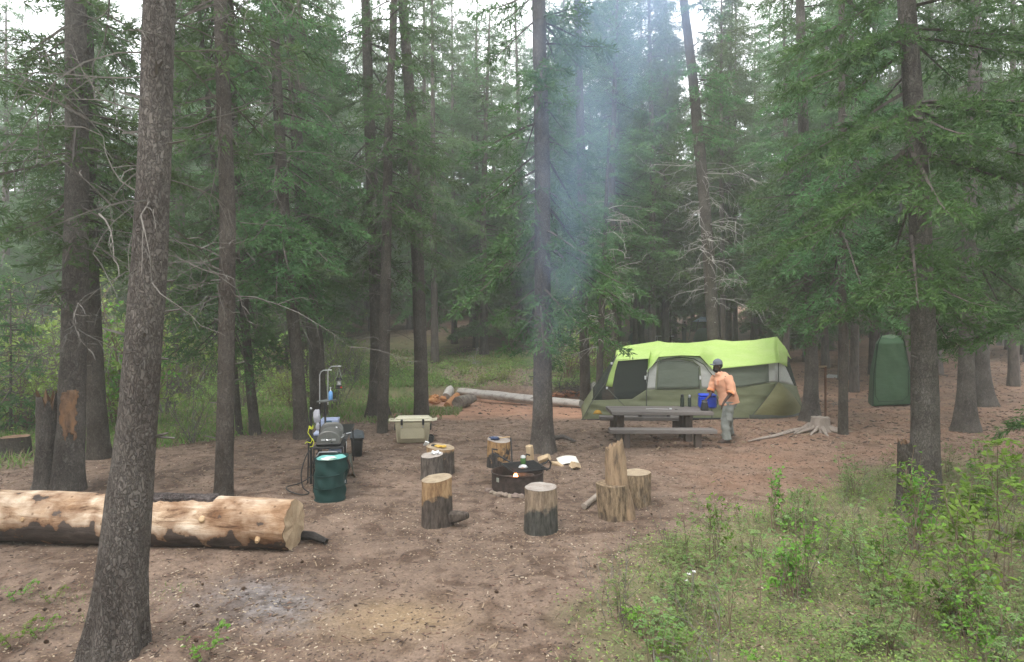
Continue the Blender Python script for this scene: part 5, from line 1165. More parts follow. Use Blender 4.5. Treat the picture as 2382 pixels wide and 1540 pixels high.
# ------------------------------------------------------------------ green shower tent
def shower():
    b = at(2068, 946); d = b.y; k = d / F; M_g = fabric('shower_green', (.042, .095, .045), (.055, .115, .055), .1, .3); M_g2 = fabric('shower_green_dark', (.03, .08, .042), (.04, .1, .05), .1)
    t = thing('shower_tent', 'tall narrow green pop-up shower tent on the right slope', 'tent', b, 0)
    def P(px, py, dd=0): q = W(px, py, d + dd) - b; return q
    def face(nm, rows, mat, wr=.02, seed=0):
        g = G()
        def fn(u, v):
            vv = v * (len(rows) - 1); j = min(int(vv), len(rows) - 2); f = vv - j; a = rows[j][0].lerp(rows[j + 1][0], f); c = rows[j][1].lerp(rows[j + 1][1], f); p = a.lerp(c, u)
            w = wr * mnoise.noise(Vector((u * 3 + seed, v * 5, v * u * 4))) + wr * .5 * mnoise.noise(Vector((u * 9, v * 14 + u * 5, seed)))
            return tuple(p + Vector((0, -1, 0)) * w)
        g.grid(fn, 22, 30); return obj(nm, g, mat, t, sol=.004)
    A = [P(2031, 945), P(2033, 870), P(2043, 798)]; Bb = [P(2120, 940), P(2118, 870), P(2104, 796)]
    face('front_wall', list(zip(A, Bb)), M_g)
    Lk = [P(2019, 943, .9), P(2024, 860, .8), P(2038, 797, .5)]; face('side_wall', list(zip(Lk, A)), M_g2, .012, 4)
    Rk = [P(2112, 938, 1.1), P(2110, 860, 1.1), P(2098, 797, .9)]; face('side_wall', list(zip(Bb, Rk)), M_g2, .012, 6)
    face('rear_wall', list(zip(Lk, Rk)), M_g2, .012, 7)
    g = G(); c = [P(2043, 798), P(2104, 796), P(2098, 797, .9), P(2038, 797, .5)]; tp = [P(2048, 783, .2), P(2095, 781, .2), P(2092, 780, .7), P(2052, 780, .6)]
    g.add([tuple(p) for p in c + tp], [(0, 1, 5, 4), (1, 2, 6, 5), (2, 3, 7, 6), (3, 0, 4, 7), (4, 5, 6, 7)]); obj('roof', g, M_g, t, smooth=False)
    g = G(); g.grid(lambda u, v: tuple(P(2044 + 56 * u, 796 - 18 * math.sin(PI * u) ** .5 * v, .15) + Vector((0, .03 * math.sin(u * 9), 0))), 16, 4); obj('vent_flap', g, fabric('pale_green_net', (.28, .42, .28), None, .4), t)
    for pts in ([P(2031, 945, -.03), P(2033, 870, -.03), P(2043, 798, -.03), P(2052, 778, .1)], [P(2120, 940, -.03), P(2118, 870, -.03), P(2104, 796, -.03), P(2095, 776, .1)]):
        obj('pole_sleeve', G().tube(pts, .014, 6), pm('black_binding', (.015, .035, .02)), t)
    dz = [P(2040, 800, -.035), P(2036, 880, -.035), P(2036, 920, -.035), P(2044, 934, -.035), P(2100, 932, -.035), P(2113, 920, -.035), P(2113, 860, -.035)]
    obj('door_zip', G().tube(dz, .009, 6), bpy.data.materials['black_binding'], t)
    obj('ground_flap', G().box(P(2026, 946, .3), (.35, .5, .012)), M_g2, t)
shower()

# ------------------------------------------------------------------ people
def skin_body(name, nodes, edges, mat, parent, sub=1):
    bm = bmesh.new(); lay = bm.verts.layers.skin.verify(); vm = {}
    for k, (p, r) in nodes.items():
        v = bm.verts.new(p); v[lay].radius = (r, r) if not isinstance(r, tuple) else r; vm[k] = v
        if k == 'pelvis': v[lay].use_root = True
    for a, c in edges: bm.edges.new((vm[a], vm[c]))
    me = bpy.data.meshes.new(name + '_sk'); bm.to_mesh(me); bm.free()
    o = bpy.data.objects.new(name + '_sk', me); C.objects.link(o)
    md = o.modifiers.new('s', 'SKIN'); md.use_smooth_shade = True; md.branch_smoothing = .4
    sm = o.modifiers.new('u', 'SUBSURF'); sm.levels = sub; sm.render_levels = sub
    dg = bpy.context.evaluated_depsgraph_get(); dg.update(); me2 = bpy.data.meshes.new_from_object(o.evaluated_get(dg), depsgraph=dg)
    bpy.data.objects.remove(o); me2.name = name; me2.materials.clear(); me2.materials.append(mat)
    me2.polygons.foreach_set('use_smooth', [True] * len(me2.polygons))
    return link(name, me2, parent)
def cloth_tube(g, pts, rx, ry, ref, n=28, wr=.02, seed=0, cap=False, k=5):
    """sleeve / leg / torso: smooth loft with folds"""
    P = [Vector(p) for p in pts]; out = []; RX = []; RY = []
    for i in range(len(P) - 1):
        p0, p1, p2, p3 = P[max(i - 1, 0)], P[i], P[i + 1], P[min(i + 2, len(P) - 1)]
        for j in range(k):
            t = j / k; out.append(.5 * ((2 * p1) + (p2 - p0) * t + (2 * p0 - 5 * p1 + 4 * p2 - p3) * t ** 2 + (3 * p1 - p0 - 3 * p2 + p3) * t ** 3)); s = t * t * (3 - 2 * t)
            RX.append(rx[i] * (1 - s) + rx[i + 1] * s); RY.append(ry[i] * (1 - s) + ry[i + 1] * s)
    out.append(P[-1]); RX.append(rx[-1]); RY.append(ry[-1])
    g2 = G().tube(out, RX, n, cap=cap, ref=ref, ry=RY)
    vs = []
    for v in g2.v:
        p = Vector(v); i = min(range(len(out)), key=lambda q: (out[q] - p).length_squared); d = (p - out[i]); 
        if d.length > 1e-4: p = p + d.normalized() * wr * (mnoise.noise(Vector((p.x * 9 + seed, p.y * 9, p.z * 14))) + .5 * mnoise.noise(Vector((p.x * 20, p.y * 20 + seed, p.z * 30 + p.x * 12))))
        vs.append(tuple(p))
    g.add(vs, g2.f)
def man():
    b = at(1690, 1029); 
    t = thing('person', 'man in an orange shirt, grey trousers and grey cap reaching over the picnic table', 'person', b)
    M_skin = pm('dark_skin', (.055, .032, .024), (.075, .045, .033), 12, .55)
    k = 1.0; hand_far = Vector((PIT.x - b.x + .045, PIT.y - b.y + .03, PIT.z - b.z + .235))
    nd = {'pelvis': ((.03, .05, .87), .12), 'belly': ((.0, .04, 1.02), .115), 'chest': ((-.08, .02, 1.28), .13), 'neck0': ((-.16, .0, 1.44), .07), 'neck1': ((-.18, .0, 1.50), .056), 'jaw': ((-.205, .0, 1.56), (.062, .07)), 'skull': ((-.195, .0, 1.645), (.082, .094)), 'crown': ((-.185, .0, 1.70), (.07, .08)),
          'nose': ((-.292, -.012, 1.60), .013),
          'ns': ((-.02, -.15, 1.36), .065), 'ne': ((.03, -.24, 1.09), .042), 'nw': ((-.13, -.27, .905), .029), 'nh': ((-.17, -.275, .85), (.022, .036)),
          'fs': ((-.20, .17, 1.35), .065), 'fe': ((-.27, .16, 1.10), .042), 'fw': (tuple(hand_far + Vector((.09, .02, .07))), .028), 'fh': (tuple(hand_far + Vector((.03, .0, .02))), (.022, .036)),
          'nhip': ((.05, -.06, .83), .1), 'nk': ((-.06, -.10, .47), .06), 'na': ((-.04, -.12, .10), .042), 'nt': ((-.17, -.16, .04), .035),
          'fhip': ((.07, .12, .83), .1), 'fk': ((.15, .30, .48), .06), 'fa': ((.26, .52, .14), .042), 'ft': ((.17, .46, .05), .035)}
    ed = [('pelvis', 'belly'), ('belly', 'chest'), ('chest', 'neck0'), ('neck0', 'neck1'), ('neck1', 'jaw'), ('jaw', 'skull'), ('skull', 'crown'), ('jaw', 'nose'), ('chest', 'ns'), ('ns', 'ne'), ('ne', 'nw'), ('nw', 'nh'), ('chest', 'fs'), ('fs', 'fe'), ('fe', 'fw'), ('fw', 'fh'), ('pelvis', 'nhip'), ('nhip', 'nk'), ('nk', 'na'), ('na', 'nt'), ('pelvis', 'fhip'), ('fhip', 'fk'), ('fk', 'fa'), ('fa', 'ft')]
    ft_y = b.y + .46
    for pre, base, dirv, lat in (('n', Vector((-.17, -.275, .85)), Vector((-.35, .1, -.9)), Vector((0, 1, 0))), ('f', hand_far + Vector((.03, 0, .02)), Vector((-.8, -.1, -.5)), Vector((.1, -1, 0)))):
        dirv.normalize()
        for i, L_ in enumerate((.075, .085, .08, .062)):
            o = lat * (-.027 + .018 * i); p0 = base + dirv * .035 + o; p1 = p0 + dirv * L_ * .5 + Vector((0, 0, -.006)); p2 = p1 + (dirv + Vector((.15, 0, -.5))).normalized() * L_ * .5
            a_, b_, c_ = (pre + 'f%d%s' % (i, q) for q in 'abc'); nd[a_] = (tuple(p0), .0095); nd[b_] = (tuple(p1), .009); nd[c_] = (tuple(p2), .0075); ed += [(pre + 'h', a_), (a_, b_), (b_, c_)]
        p0 = base + lat * -.035 + dirv * .0; p1 = p0 + (dirv + lat * -.7).normalized() * .045; nd[pre + 'ta'] = (tuple(p0), .011); nd[pre + 'tb'] = (tuple(p1), .0085); ed += [(pre + 'h', pre + 'ta'), (pre + 'ta', pre + 'tb')]
    skin_body('body', nd, ed, M_skin, t, 2)
    # face
    for s_ in (-1, 1): obj('eye', G().ball((-.272, s_ * .032, 1.635), (.011, .013, .010), 8), pm('eye_white', (.5, .48, .45), (.1, .08, .07), 40, .3), t)
    obj('mouth', G().ball((-.268, 0, 1.555), (.012, .026, .008), 8), pm('lips', (.09, .04, .035)), t)
    for s_ in (-1, 1): obj('ear', G().ball((-.185, s_ * .088, 1.61), (.022, .010, .032), 8), M_skin, t)
    M_hair = pm('black_hair', (.012, .010, .010), (.02, .018, .017), 60, .9, bump=.5)
    obj('beard', G().ball((-.232, 0, 1.545), (.058, .066, .055), 12, rough=.2), M_hair, t)
    g = G().ball((-.165, 0, 1.64), (.085, .088, .085), 14, rough=.08); obj('hair', g, M_hair, t)
    M_cap = pm('grey_cap_cloth', (.13, .145, .18), (.17, .185, .22), 14, .9); g = G()
    prof = [(.100, 0), (.101, .03), (.092, .07), (.066, .10), (.03, .117), (.002, .12)]
    g.lathe(prof, 22, (-.185, 0, 1.655), M=Matrix.Rotation(R(-6), 3, 'Y')); g.ball((-.185, 0, 1.775), (.008, .008, .005), 6); obj('cap', g, M_cap, t)
    g = G(); g.grid(lambda u, v: (-.27 - .085 * v * math.sin(PI * (.15 + .7 * u)), (-.075 + .15 * u) * (1 - .15 * v), 1.668 - .018 * v - .012 * (2 * u - 1) ** 2), 12, 6); obj('cap_brim', g, M_cap, t, sol=.006)
    # shirt: torso, sleeves rolled at the elbow
    M_shirt = pm('orange_shirt_cloth', (.80, .40, .25), (.86, .47, .31), 5, .85, bump=.35, bscale=9, trans=.1); g = G()
    cloth_tube(g, [(.07, .03, .82), (.045, .03, .95), (.0, .03, 1.10), (-.06, .02, 1.26), (-.11, .01, 1.38), (-.155, .0, 1.45), (-.17, 0, 1.49)], [.215, .20, .185, .19, .16, .085, .068], [.20, .19, .175, .19, .185, .10, .07], (1, 0, 0), 34, .018, 1)
    o = obj('shirt', g, M_shirt, t, sol=.006)
    for nm, pts, rr in (('n', [(-.03, -.12, 1.38), (.01, -.19, 1.26), (.03, -.235, 1.10), (.0, -.25, 1.06)], [.105, .09, .082, .078]), ('f', [(-.17, .13, 1.37), (-.22, .17, 1.25), (-.265, .165, 1.12), (-.285, .15, 1.08)], [.10, .085, .078, .072])):
        g = G(); cloth_tube(g, pts, rr, rr, (0, 1, 0), 22, .014, 3); obj('sleeve', g, M_shirt, o, sol=.006)
        e = Vector(pts[-1]); dn = (e - Vector(pts[-2])).normalized(); obj('rolled_cuff', G().tube([e - dn * .03, e + dn * .02], [rr[-1] * 1.07, rr[-1] * 1.04], 20, cap=False), pm('orange_cuff', (.85, .33, .15)), o, sol=.01)
    g = G().add([(-.195, -.05, 1.50), (-.225, -.03, 1.42), (-.21, -.09, 1.43), (-.15, -.09, 1.50)], [(0, 1, 2, 3)]); g.add([(-.195, .05, 1.50), (-.225, .03, 1.42), (-.21, .09, 1.43), (-.15, .09, 1.50)], [(0, 1, 2, 3)]); obj('collar', g, M_shirt, o, sol=.006)
    obj('chest_pocket', G().box((-.235, -.10, 1.27), (.02, .09, .10), rot=R(-35), bev=.004), M_shirt, o)
    # trousers and shoes
    M_tr = pm('grey_cargo_cloth', (.20, .215, .20), (.27, .285, .265), 7, .9, bump=.4, bscale=14); g = G()
    cloth_tube(g, [(.055, .03, .95), (.055, .03, .84), (.04, .03, .76)], [.16, .165, .15], [.145, .165, .15], (1, 0, 0), 28, .008, 5)
    cloth_tube(g, [(.04, -.055, .86), (.0, -.08, .66), (-.06, -.10, .47), (-.055, -.115, .28), (-.04, -.12, .08)], [.115, .105, .088, .084, .088], [.115, .10, .085, .08, .084], (1, 0, 0), 24, .02, 6, k=7)
    cloth_tube(g, [(.07, .11, .86), (.11, .2, .66), (.15, .30, .48), (.205, .41, .30), (.26, .52, .12)], [.115, .10, .085, .08, .084], [.115, .10, .085, .08, .082], (1, 0, 0), 24, .02, 7, k=7)
    o = obj('trousers', g, M_tr, t, sol=.006)
    obj('cargo_pocket', G().box((-.02, -.195, .56), (.12, .02, .14), bev=.006), M_tr, o)
    M_sh = pm('brown_shoe', (.06, .042, .035), (.09, .065, .055), 12, .7)
    for (p, rz, ry) in (((-.10, -.14, .045), R(12), 0), ((.23, .49, .075), R(35), R(-14))):
        g = G(); M_ = Matrix.Rotation(rz, 3, 'Z') @ Matrix.Rotation(ry, 3, 'Y'); g.ball(p, (.14, .052, .045), 16, M=M_); g.box((p[0], p[1], p[2] - .03), (.28, .09, .025), M=M_, bev=.008); s_ = obj('shoe', g, M_sh, t)
man()
def camper():
    d = 47.0; x = (1591 - CX) * d / F; b = gp(x, d); top = W(1591, 745, d).z; s_ = (top - b.z) / 1.75; s_ = max(.85, min(1.1, s_))
    t = thing('person', 'distant camper in dark clothes and a light cap between the far tents', 'person', b); t.scale = (s_,) * 3
    nd = {'pelvis': ((0, 0, .92), .14), 'chest': ((.03, 0, 1.3), .17), 'neck': ((.05, 0, 1.5), .06), 'head': ((.07, 0, 1.62), .1), 'top': ((.07, 0, 1.7), .085), 'ls': ((.03, .2, 1.4), .07), 'le': ((.1, .27, 1.15), .05), 'lh': ((.3, .18, 1.1), .04), 'rs': ((.03, -.2, 1.4), .07), 're': ((.1, -.27, 1.15), .05), 'rh': ((.32, -.15, 1.12), .04), 'lk': ((.03, .12, .5), .08), 'lf': ((0, .13, .06), .06), 'rk': ((.03, -.12, .5), .08), 'rf': ((.0, -.13, .06), .06)}
    ed = [('pelvis', 'chest'), ('chest', 'neck'), ('neck', 'head'), ('head', 'top'), ('chest', 'ls'), ('ls', 'le'), ('le', 'lh'), ('chest', 'rs'), ('rs', 're'), ('re', 'rh'), ('pelvis', 'lk'), ('lk', 'lf'), ('pelvis', 'rk'), ('rk', 'rf')]
    skin_body('body', nd, ed, pm('far_skin', (.12, .07, .05)), t, 1)
    g = G(); cloth_tube(g, [(0, 0, .85), (.02, 0, 1.1), (.03, 0, 1.38), (.05, 0, 1.5)], [.19, .19, .2, .08], [.23, .22, .25, .09], (1, 0, 0), 18, .015); cloth_tube(g, [(.03, -.2, 1.42), (.1, -.27, 1.15), (.24, -.2, 1.12)], [.09, .075, .06], [.09, .075, .06], (0, 0, 1), 12); cloth_tube(g, [(.03, .2, 1.42), (.1, .27, 1.15), (.24, .2, 1.12)], [.09, .075, .06], [.09, .075, .06], (0, 0, 1), 12)
    obj('jacket', g, pm('dark_jacket', (.015, .02, .03)), t)
    g = G(); cloth_tube(g, [(0, .1, .95), (.03, .12, .5), (0, .13, .08)], [.15, .12, .1], [.13, .11, .1], (1, 0, 0), 14); cloth_tube(g, [(0, -.1, .95), (.03, -.12, .5), (0, -.13, .08)], [.15, .12, .1], [.13, .11, .1], (1, 0, 0), 14); obj('trousers', g, pm('far_trousers', (.08, .11, .10)), t)
    obj('cap', G().ball((.08, 0, 1.7), (.12, .11, .08), 10), pm('light_cap', (.5, .48, .42)), t)
camper()

# ------------------------------------------------------------------ far camp, creek, rocks, small scenery
def dome_tent(name, lab, px, py, w, h, d, mat, seed=0):
    b = gp((px - CX) * d / F, d); r = w * d / F / 2; hh = h * d / F; t = thing(name, lab, 'tent', b, seed)
    g = G(); n = 24; vs = []
    for i in range(9):
        u = i / 8; rr = r * math.cos(u * PI / 2) ** .75 if u < 1 else .02
        for k in range(n):
            a = 2 * PI * k / n; q = 1 + .12 * abs(math.cos(2 * a)) ; vs.append((math.cos(a) * rr * q, math.sin(a) * rr * q * .8, hh * math.sin(u * PI / 2)))
    g.add(vs, [(i * n + k, i * n + (k + 1) % n, (i + 1) * n + (k + 1) % n, (i + 1) * n + k) for i in range(8) for k in range(n)]); obj('canopy', g, mat, t)
    for a in (PI / 4, 3 * PI / 4): obj('pole', G().tube([(math.cos(a) * r * 1.02 * math.cos(q), math.sin(a) * r * .82 * math.cos(q), hh * 1.02 * math.sin(q)) for q in [PI * k / 10 for k in range(11)]], .02, 5), M_metal_black, t)
    obj('door', G().box((0, -r * .72, hh * .35), (r * .5, .05, hh * .6), bev=.02), M_plastic_black, t)
dome_tent('dome_tent', 'far green dome tent under the blue canopy on the slope', 1637, 797, 46, 32, 47.5, fabric('far_green_tent', (.07, .13, .09)), .3)
dome_tent('dome_tent', 'small grey tent right of the far green one, half behind a trunk', 1688, 790, 34, 22, 48.5, fabric('far_grey_tent', (.11, .12, .11)), .6)
dome_tent('dome_tent', 'dark low tent at the left of the far camp', 1480, 800, 40, 34, 40, fabric('far_dark_tent', (.02, .045, .035)), .1)
def canopy():
    d = 49.5; b = gp((1640 - CX) * d / F, d); t = thing('shade_canopy', 'small blue and white canopy over the far green tent', 'canopy', b); zt = W(1640, 737, d).z - b.z; w = .8
    for sx in (-1, 1):
        for sy in (-1, 1): obj('leg', G().tube([(sx * w * 1.4, sy * w, 0), (sx * w, sy * w, zt - .3)], .03, 5), M_metal_black, t)
    obj('roof', G().add([(-w, -w, zt - .4), (w, -w, zt - .4), (w, w, zt - .4), (-w, w, zt - .4), (-.3, 0, zt), (.3, 0, zt)], [(0, 1, 5, 4), (1, 2, 5), (2, 3, 4, 5), (3, 0, 4)]), fabric('blue_white_canopy', (.25, .45, .65), (.6, .7, .75)), t, sol=.02)
canopy()
for lab, px, py, d in (('pale folding table in the far camp, left of the distant camper', 1545, 790, 44),):
    b = gp((px - CX) * d / F, d); t = thing('folding_table', lab, 'table', b); obj('tabletop', G().box((0, 0, .72), (1.3, .6, .05)), M_white, t)
    for sx in (-.55, .55):
        for sy in (-.22, .22): obj('leg', G().tube([(sx, sy, .7), (sx, sy, 0)], .02, 5), M_steel, t)
def boulder(lab, px, py, w, h, mat, seed, dz=.3, name='boulder'):
    b = at(px, py); k = b.y / F; o = obj(name, G().ball((0, 0, 0), (w * k / 2, w * k / 2.5, h * k), 16, rough=.5, seed=seed), mat, None, b + Vector((0, 0, -h * k * dz))); return tag(o, lab, 'rock')
M_rockp = pm('pale_granite', (.45, .44, .42), (.32, .32, .30), 7, .9, bump=.5)
boulder('pale flat boulder behind the rusty post', 1936, 878, 34, 10, M_rockp, 2, .3)
boulder('grey boulder at the brush pile left of the tent', 1385, 905, 36, 22, pm('grey_granite', (.22, .22, .19), (.34, .33, .29), 7, .9, bump=.5), 5, .2)
# snags and stumps in the trees
def snag(lab, px, py, w, top, mat, seed, jag=.18, name='snag', lean=0):
    b = at(px, py); k = b.y / F; H_ = (py - top) * k; r = w * k / 2; t = thing(name, lab, 'snag', b); g = G(); n = 30; m = 26; vs = []
    for i in range(m + 1):
        u = i / m
        for kk in range(n):
            a = 2 * PI * kk / n; v = Vector((math.cos(a) * 1.8, math.sin(a) * 1.8, u * H_ * 2 + seed)); q = 1 + .13 * mnoise.noise(v) + .07 * mnoise.noise(v * 3.5) + .4 * math.exp(-u * 12)
            z = u * H_ + (jag * H_ * (mnoise.noise(Vector((math.cos(a) * 2.4, math.sin(a) * 2.4, seed))) - .1) * (u ** 3)) - (.05 if i == 0 else 0)
            vs.append((math.cos(a) * r * q * (1 - .15 * u) + lean * u, math.sin(a) * r * q * (1 - .15 * u), z))
    g.add(vs, [(i * n + kk, i * n + (kk + 1) % n, (i + 1) * n + (kk + 1) % n, (i + 1) * n + kk) for i in range(m) for kk in range(n)]); obj('trunk', g, mat, t)
    g = G(); g.add([vs[m * n + kk] for kk in range(n)] + [(lean, 0, H_ * (.9 - jag * .3))], [(kk, (kk + 1) % n, n) for kk in range(n)]); obj('broken_top', g, pm('rotten_heart', (.22, .13, .07), (.1, .06, .04), 14, .9), t)
snag('broken grey snag joined to the wounded spruce at left', 114, 1140, 56, 915, M_bark_grey, 3, .28)
snag('dark broken snag with a crumbling top beside the big right spruce', 2106, 1190, 36, 1028, M_bark_brown, 7, .12)
snag('old cut stump in the grass at the far left edge', 36, 1062, 64, 1015, M_bark_brown, 9, .03, 'old_stump')
# root stump at the right
def root_stump():
    b = at(1908, 1003); k = b.y / F; t = thing('root_stump', 'grey weathered stump with splayed roots at the foot of a spruce', 'stump', b); M_g = pm('grey_dead_wood', (.22, .18, .155), (.34, .29, .25), 10, .9, bump=.7, stretch=(1, 1, .3))
    g = G(); n = 30; m = 10; H_ = 36 * k; vs = []
    for i in range(m + 1):
        u = i / m
        for kk in range(n):
            a = 2 * PI * kk / n; q = (19 * k) * (1 + .75 * math.exp(-u * 3.2) * (.4 + .6 * abs(math.sin(2.5 * a + 1))) + .1 * mnoise.noise(Vector((math.cos(a) * 3, math.sin(a) * 3, u * 2)))); vs.append((math.cos(a) * q, math.sin(a) * q, -.03 + u * H_ + .03 * mnoise.noise(Vector((a * 3, 0, 0))) * u))
    g.add(vs, [(i * n + kk, i * n + (kk + 1) % n, (i + 1) * n + (kk + 1) % n, (i + 1) * n + kk) for i in range(m) for kk in range(n)] + [tuple(m * n + kk for kk in range(n))]); obj('stump_body', g, M_g, t)
    for a, L_ in ((200, .5), (225, .45), (255, .5), (300, .5), (340, .55)):
        q = R(a); d = Vector((math.cos(q), math.sin(q), 0)); obj('root', G().tube([d * 15 * k + Vector((0, 0, .12)), d * 30 * k + Vector((.02, 0, .06)), d * (30 * k + L_ * .5) + Vector((0, 0, .02)), d * (30 * k + L_) + Vector((.03, 0, -.03))], [.05, .045, .03, .012], 8, rough=.2), M_g, t)
    for lab, pts in (('long grey root snaking over the soil toward the camper', [(1880, 1000), (1840, 1006), (1800, 1018), (1765, 1024), (1740, 1030)]), ('short grey root ending below the tent corner', [(1882, 990), (1862, 1003), (1846, 1012)])):
        stick('tree_root', lab, [at(*q) + Vector((0, 0, .03)) for q in pts], [.06, .05, .04, .025, .012][:len(pts)] if len(pts) == 5 else [.05, .04, .015], M_g, 'root')
root_stump()
def post():
    b = at(1920, 975); k = b.y / F; t = thing('rusty_post', 'rusty steel post with a small wooden board near its top, behind the root stump', 'post', b); H_ = 122 * k
    obj('post', G().box((0, 0, H_ / 2), (4.2 * k, .05, H_), bev=.01), pm('rust', (.11, .055, .035), (.16, .08, .05), 14, .9), t)
    obj('board', G().box((-6 * k, 0, H_ + .0), (18 * k, .03, .06), bev=.01), pm('board_tan', (.32, .24, .16)), t)
post()
# creek logs
M_grlog = pm('silver_log', (.34, .31, .28), (.20, .175, .155), 6, .9, bump=.7, stretch=(.25, 1, 1), c3=(.42, .39, .36))
a, c = at(1052, 930), at(1352, 950)
stick('driftwood_log', 'long silver grey log lying along the creek from the rotten heap to the tent', [a + Vector((0, .4, .30)), a.lerp(c, .12) + Vector((0, .35, .27)), a.lerp(c, .25) + Vector((0, .3, .24)), a.lerp(c, .38) + Vector((0, .2, .22)), a.lerp(c, .5) + Vector((0, .1, .2)), a.lerp(c, .7) + Vector((0, .1, .17)), a.lerp(c, .85) + Vector((0, .1, .15)), c + Vector((0, 0, .14))], [.10, .13, .15, .155, .15, .15, .14, .13], M_grlog, 'log', 20, .3)
a, c = at(778, 922), at(1045, 925)
stick('driftwood_log', 'thinner pale log half hidden in weeds along the creek, behind the trunks', [a + Vector((0, .3, .12)), a.lerp(c, .5) + Vector((0, .4, .16)), c + Vector((0, .6, .12))], [.10, .12, .10], M_grlog, 'log', 12, .2)
a = at(1065, 950); stick('rotten_log', 'hollow dark log butt facing the camp at the creek heap', [a + Vector((0, 0, .17)), a + Vector((.1, .3, .17)), a + Vector((.25, .8, .17)), a + Vector((.4, 1.2, .2))], [.19, .2, .18, .14], pm('hollow_log', (.05, .035, .028), (.3, .26, .22), 5, .9, bump=.6), 'log', 18, .2)
a = at(1040, 950); M_or = pm('orange_rot', (.50, .24, .10), (.34, .16, .075), 9, .9, bump=.6)
stick('rotten_log', 'orange rotten log leaning at the left of the hollow butt', [a + Vector((0, 0, .10)), a + Vector((.12, .45, .2)), a + Vector((.25, .9, .3))], [.10, .12, .11], M_or, 'log', 14, .2)
a = at(1030, 935); stick('rotten_log', 'grey rounded log end on top of the orange heap', [a + Vector((.1, .2, .15)), a + Vector((.2, .6, .35)), a + Vector((.27, .85, .42))], [.16, .19, .10], M_grlog, 'log', 14, .15)
rg = random.Random(8)
for i in range(14):
    p = at(rg.uniform(1000, 1035), rg.uniform(928, 942)); q = rg.uniform(0, 6)
    tag(obj('rot_chunk', G().ball((0, 0, 0), (rg.uniform(.12, .22), rg.uniform(.08, .14), rg.uniform(.05, .1)), 7, rough=.9, seed=i), M_or, None, p + Vector((0, 0, .08))), 'crumbled orange chunk of rotten wood at the creek heap', 'wood chunk', 'chunks of the rotten heap').rotation_euler = (0, .3, q)
M_sandr = pm('orange_sandstone', (.50, .23, .12), (.36, .17, .10), 4, .9, bump=.5)
for i, (px, py, w) in enumerate(((1300, 918, 26), (1325, 914, 30), (1352, 916, 24), (1378, 912, 22), (1283, 922, 18), (1392, 922, 16))):
    p = at(px, py); k = p.y / F; tag(obj('red_rock', G().ball((0, 0, 0), (w * k / 2, w * k / 2.6, w * k / 4), 10, rough=.7, seed=i + 30), M_sandr, None, p), 'orange stone on the creek edge below the brush pile', 'rock', 'orange stones by the brush pile')
def brush(lab, px, py, w, h, seed, mat, n=40, name='brush_pile'):
    b = at(px, py); k = b.y / F; rng = np.random.default_rng(seed); A = []; B = []; ra = []
    for i in range(n):
        p = np.array([rng.uniform(-.5, .5) * w * k, rng.uniform(-.4, .4), rng.uniform(0, .3) * h * k]); d = rng.normal(size=3); d[2] = abs(d[2]) * .5; d /= np.linalg.norm(d); L_ = rng.uniform(.3, 1.0)
        r = rng.uniform(.008, .02)
        for j in range(4):
            e = p + d * L_ / 4; A.append(p); B.append(e); ra.append(r * (1 - j * .2)); p = e; d = d + rng.normal(0, .22, 3); d[2] -= .12; d /= np.linalg.norm(d)
            if rng.random() < .7: s_ = d + rng.normal(0, .6, 3); s_ /= np.linalg.norm(s_); A.append(p); B.append(p + s_ * .3); ra.append(r * .4)
    V, Fq = tri_tubes(np.array(A), np.array(B), np.array(ra), np.array(ra) * .7); o = link(name, mesh_np(name, V, Fq, [mat])); o.location = b; return tag(o, lab, 'brush')
brush('tangle of dark dead branches by the slim spruce left of the tent', 1338, 915, 80, 55, 3, pm('dark_brush', (.03, .027, .027), (.09, .08, .075), 8), 110)
brush('small pale broken branches on the grass bank', 1097, 848, 26, 12, 4, M_deadwhite, 14)
brush('short dead branch stubs on the soil behind the shower post', 1932, 940, 22, 10, 5, M_dead, 10)

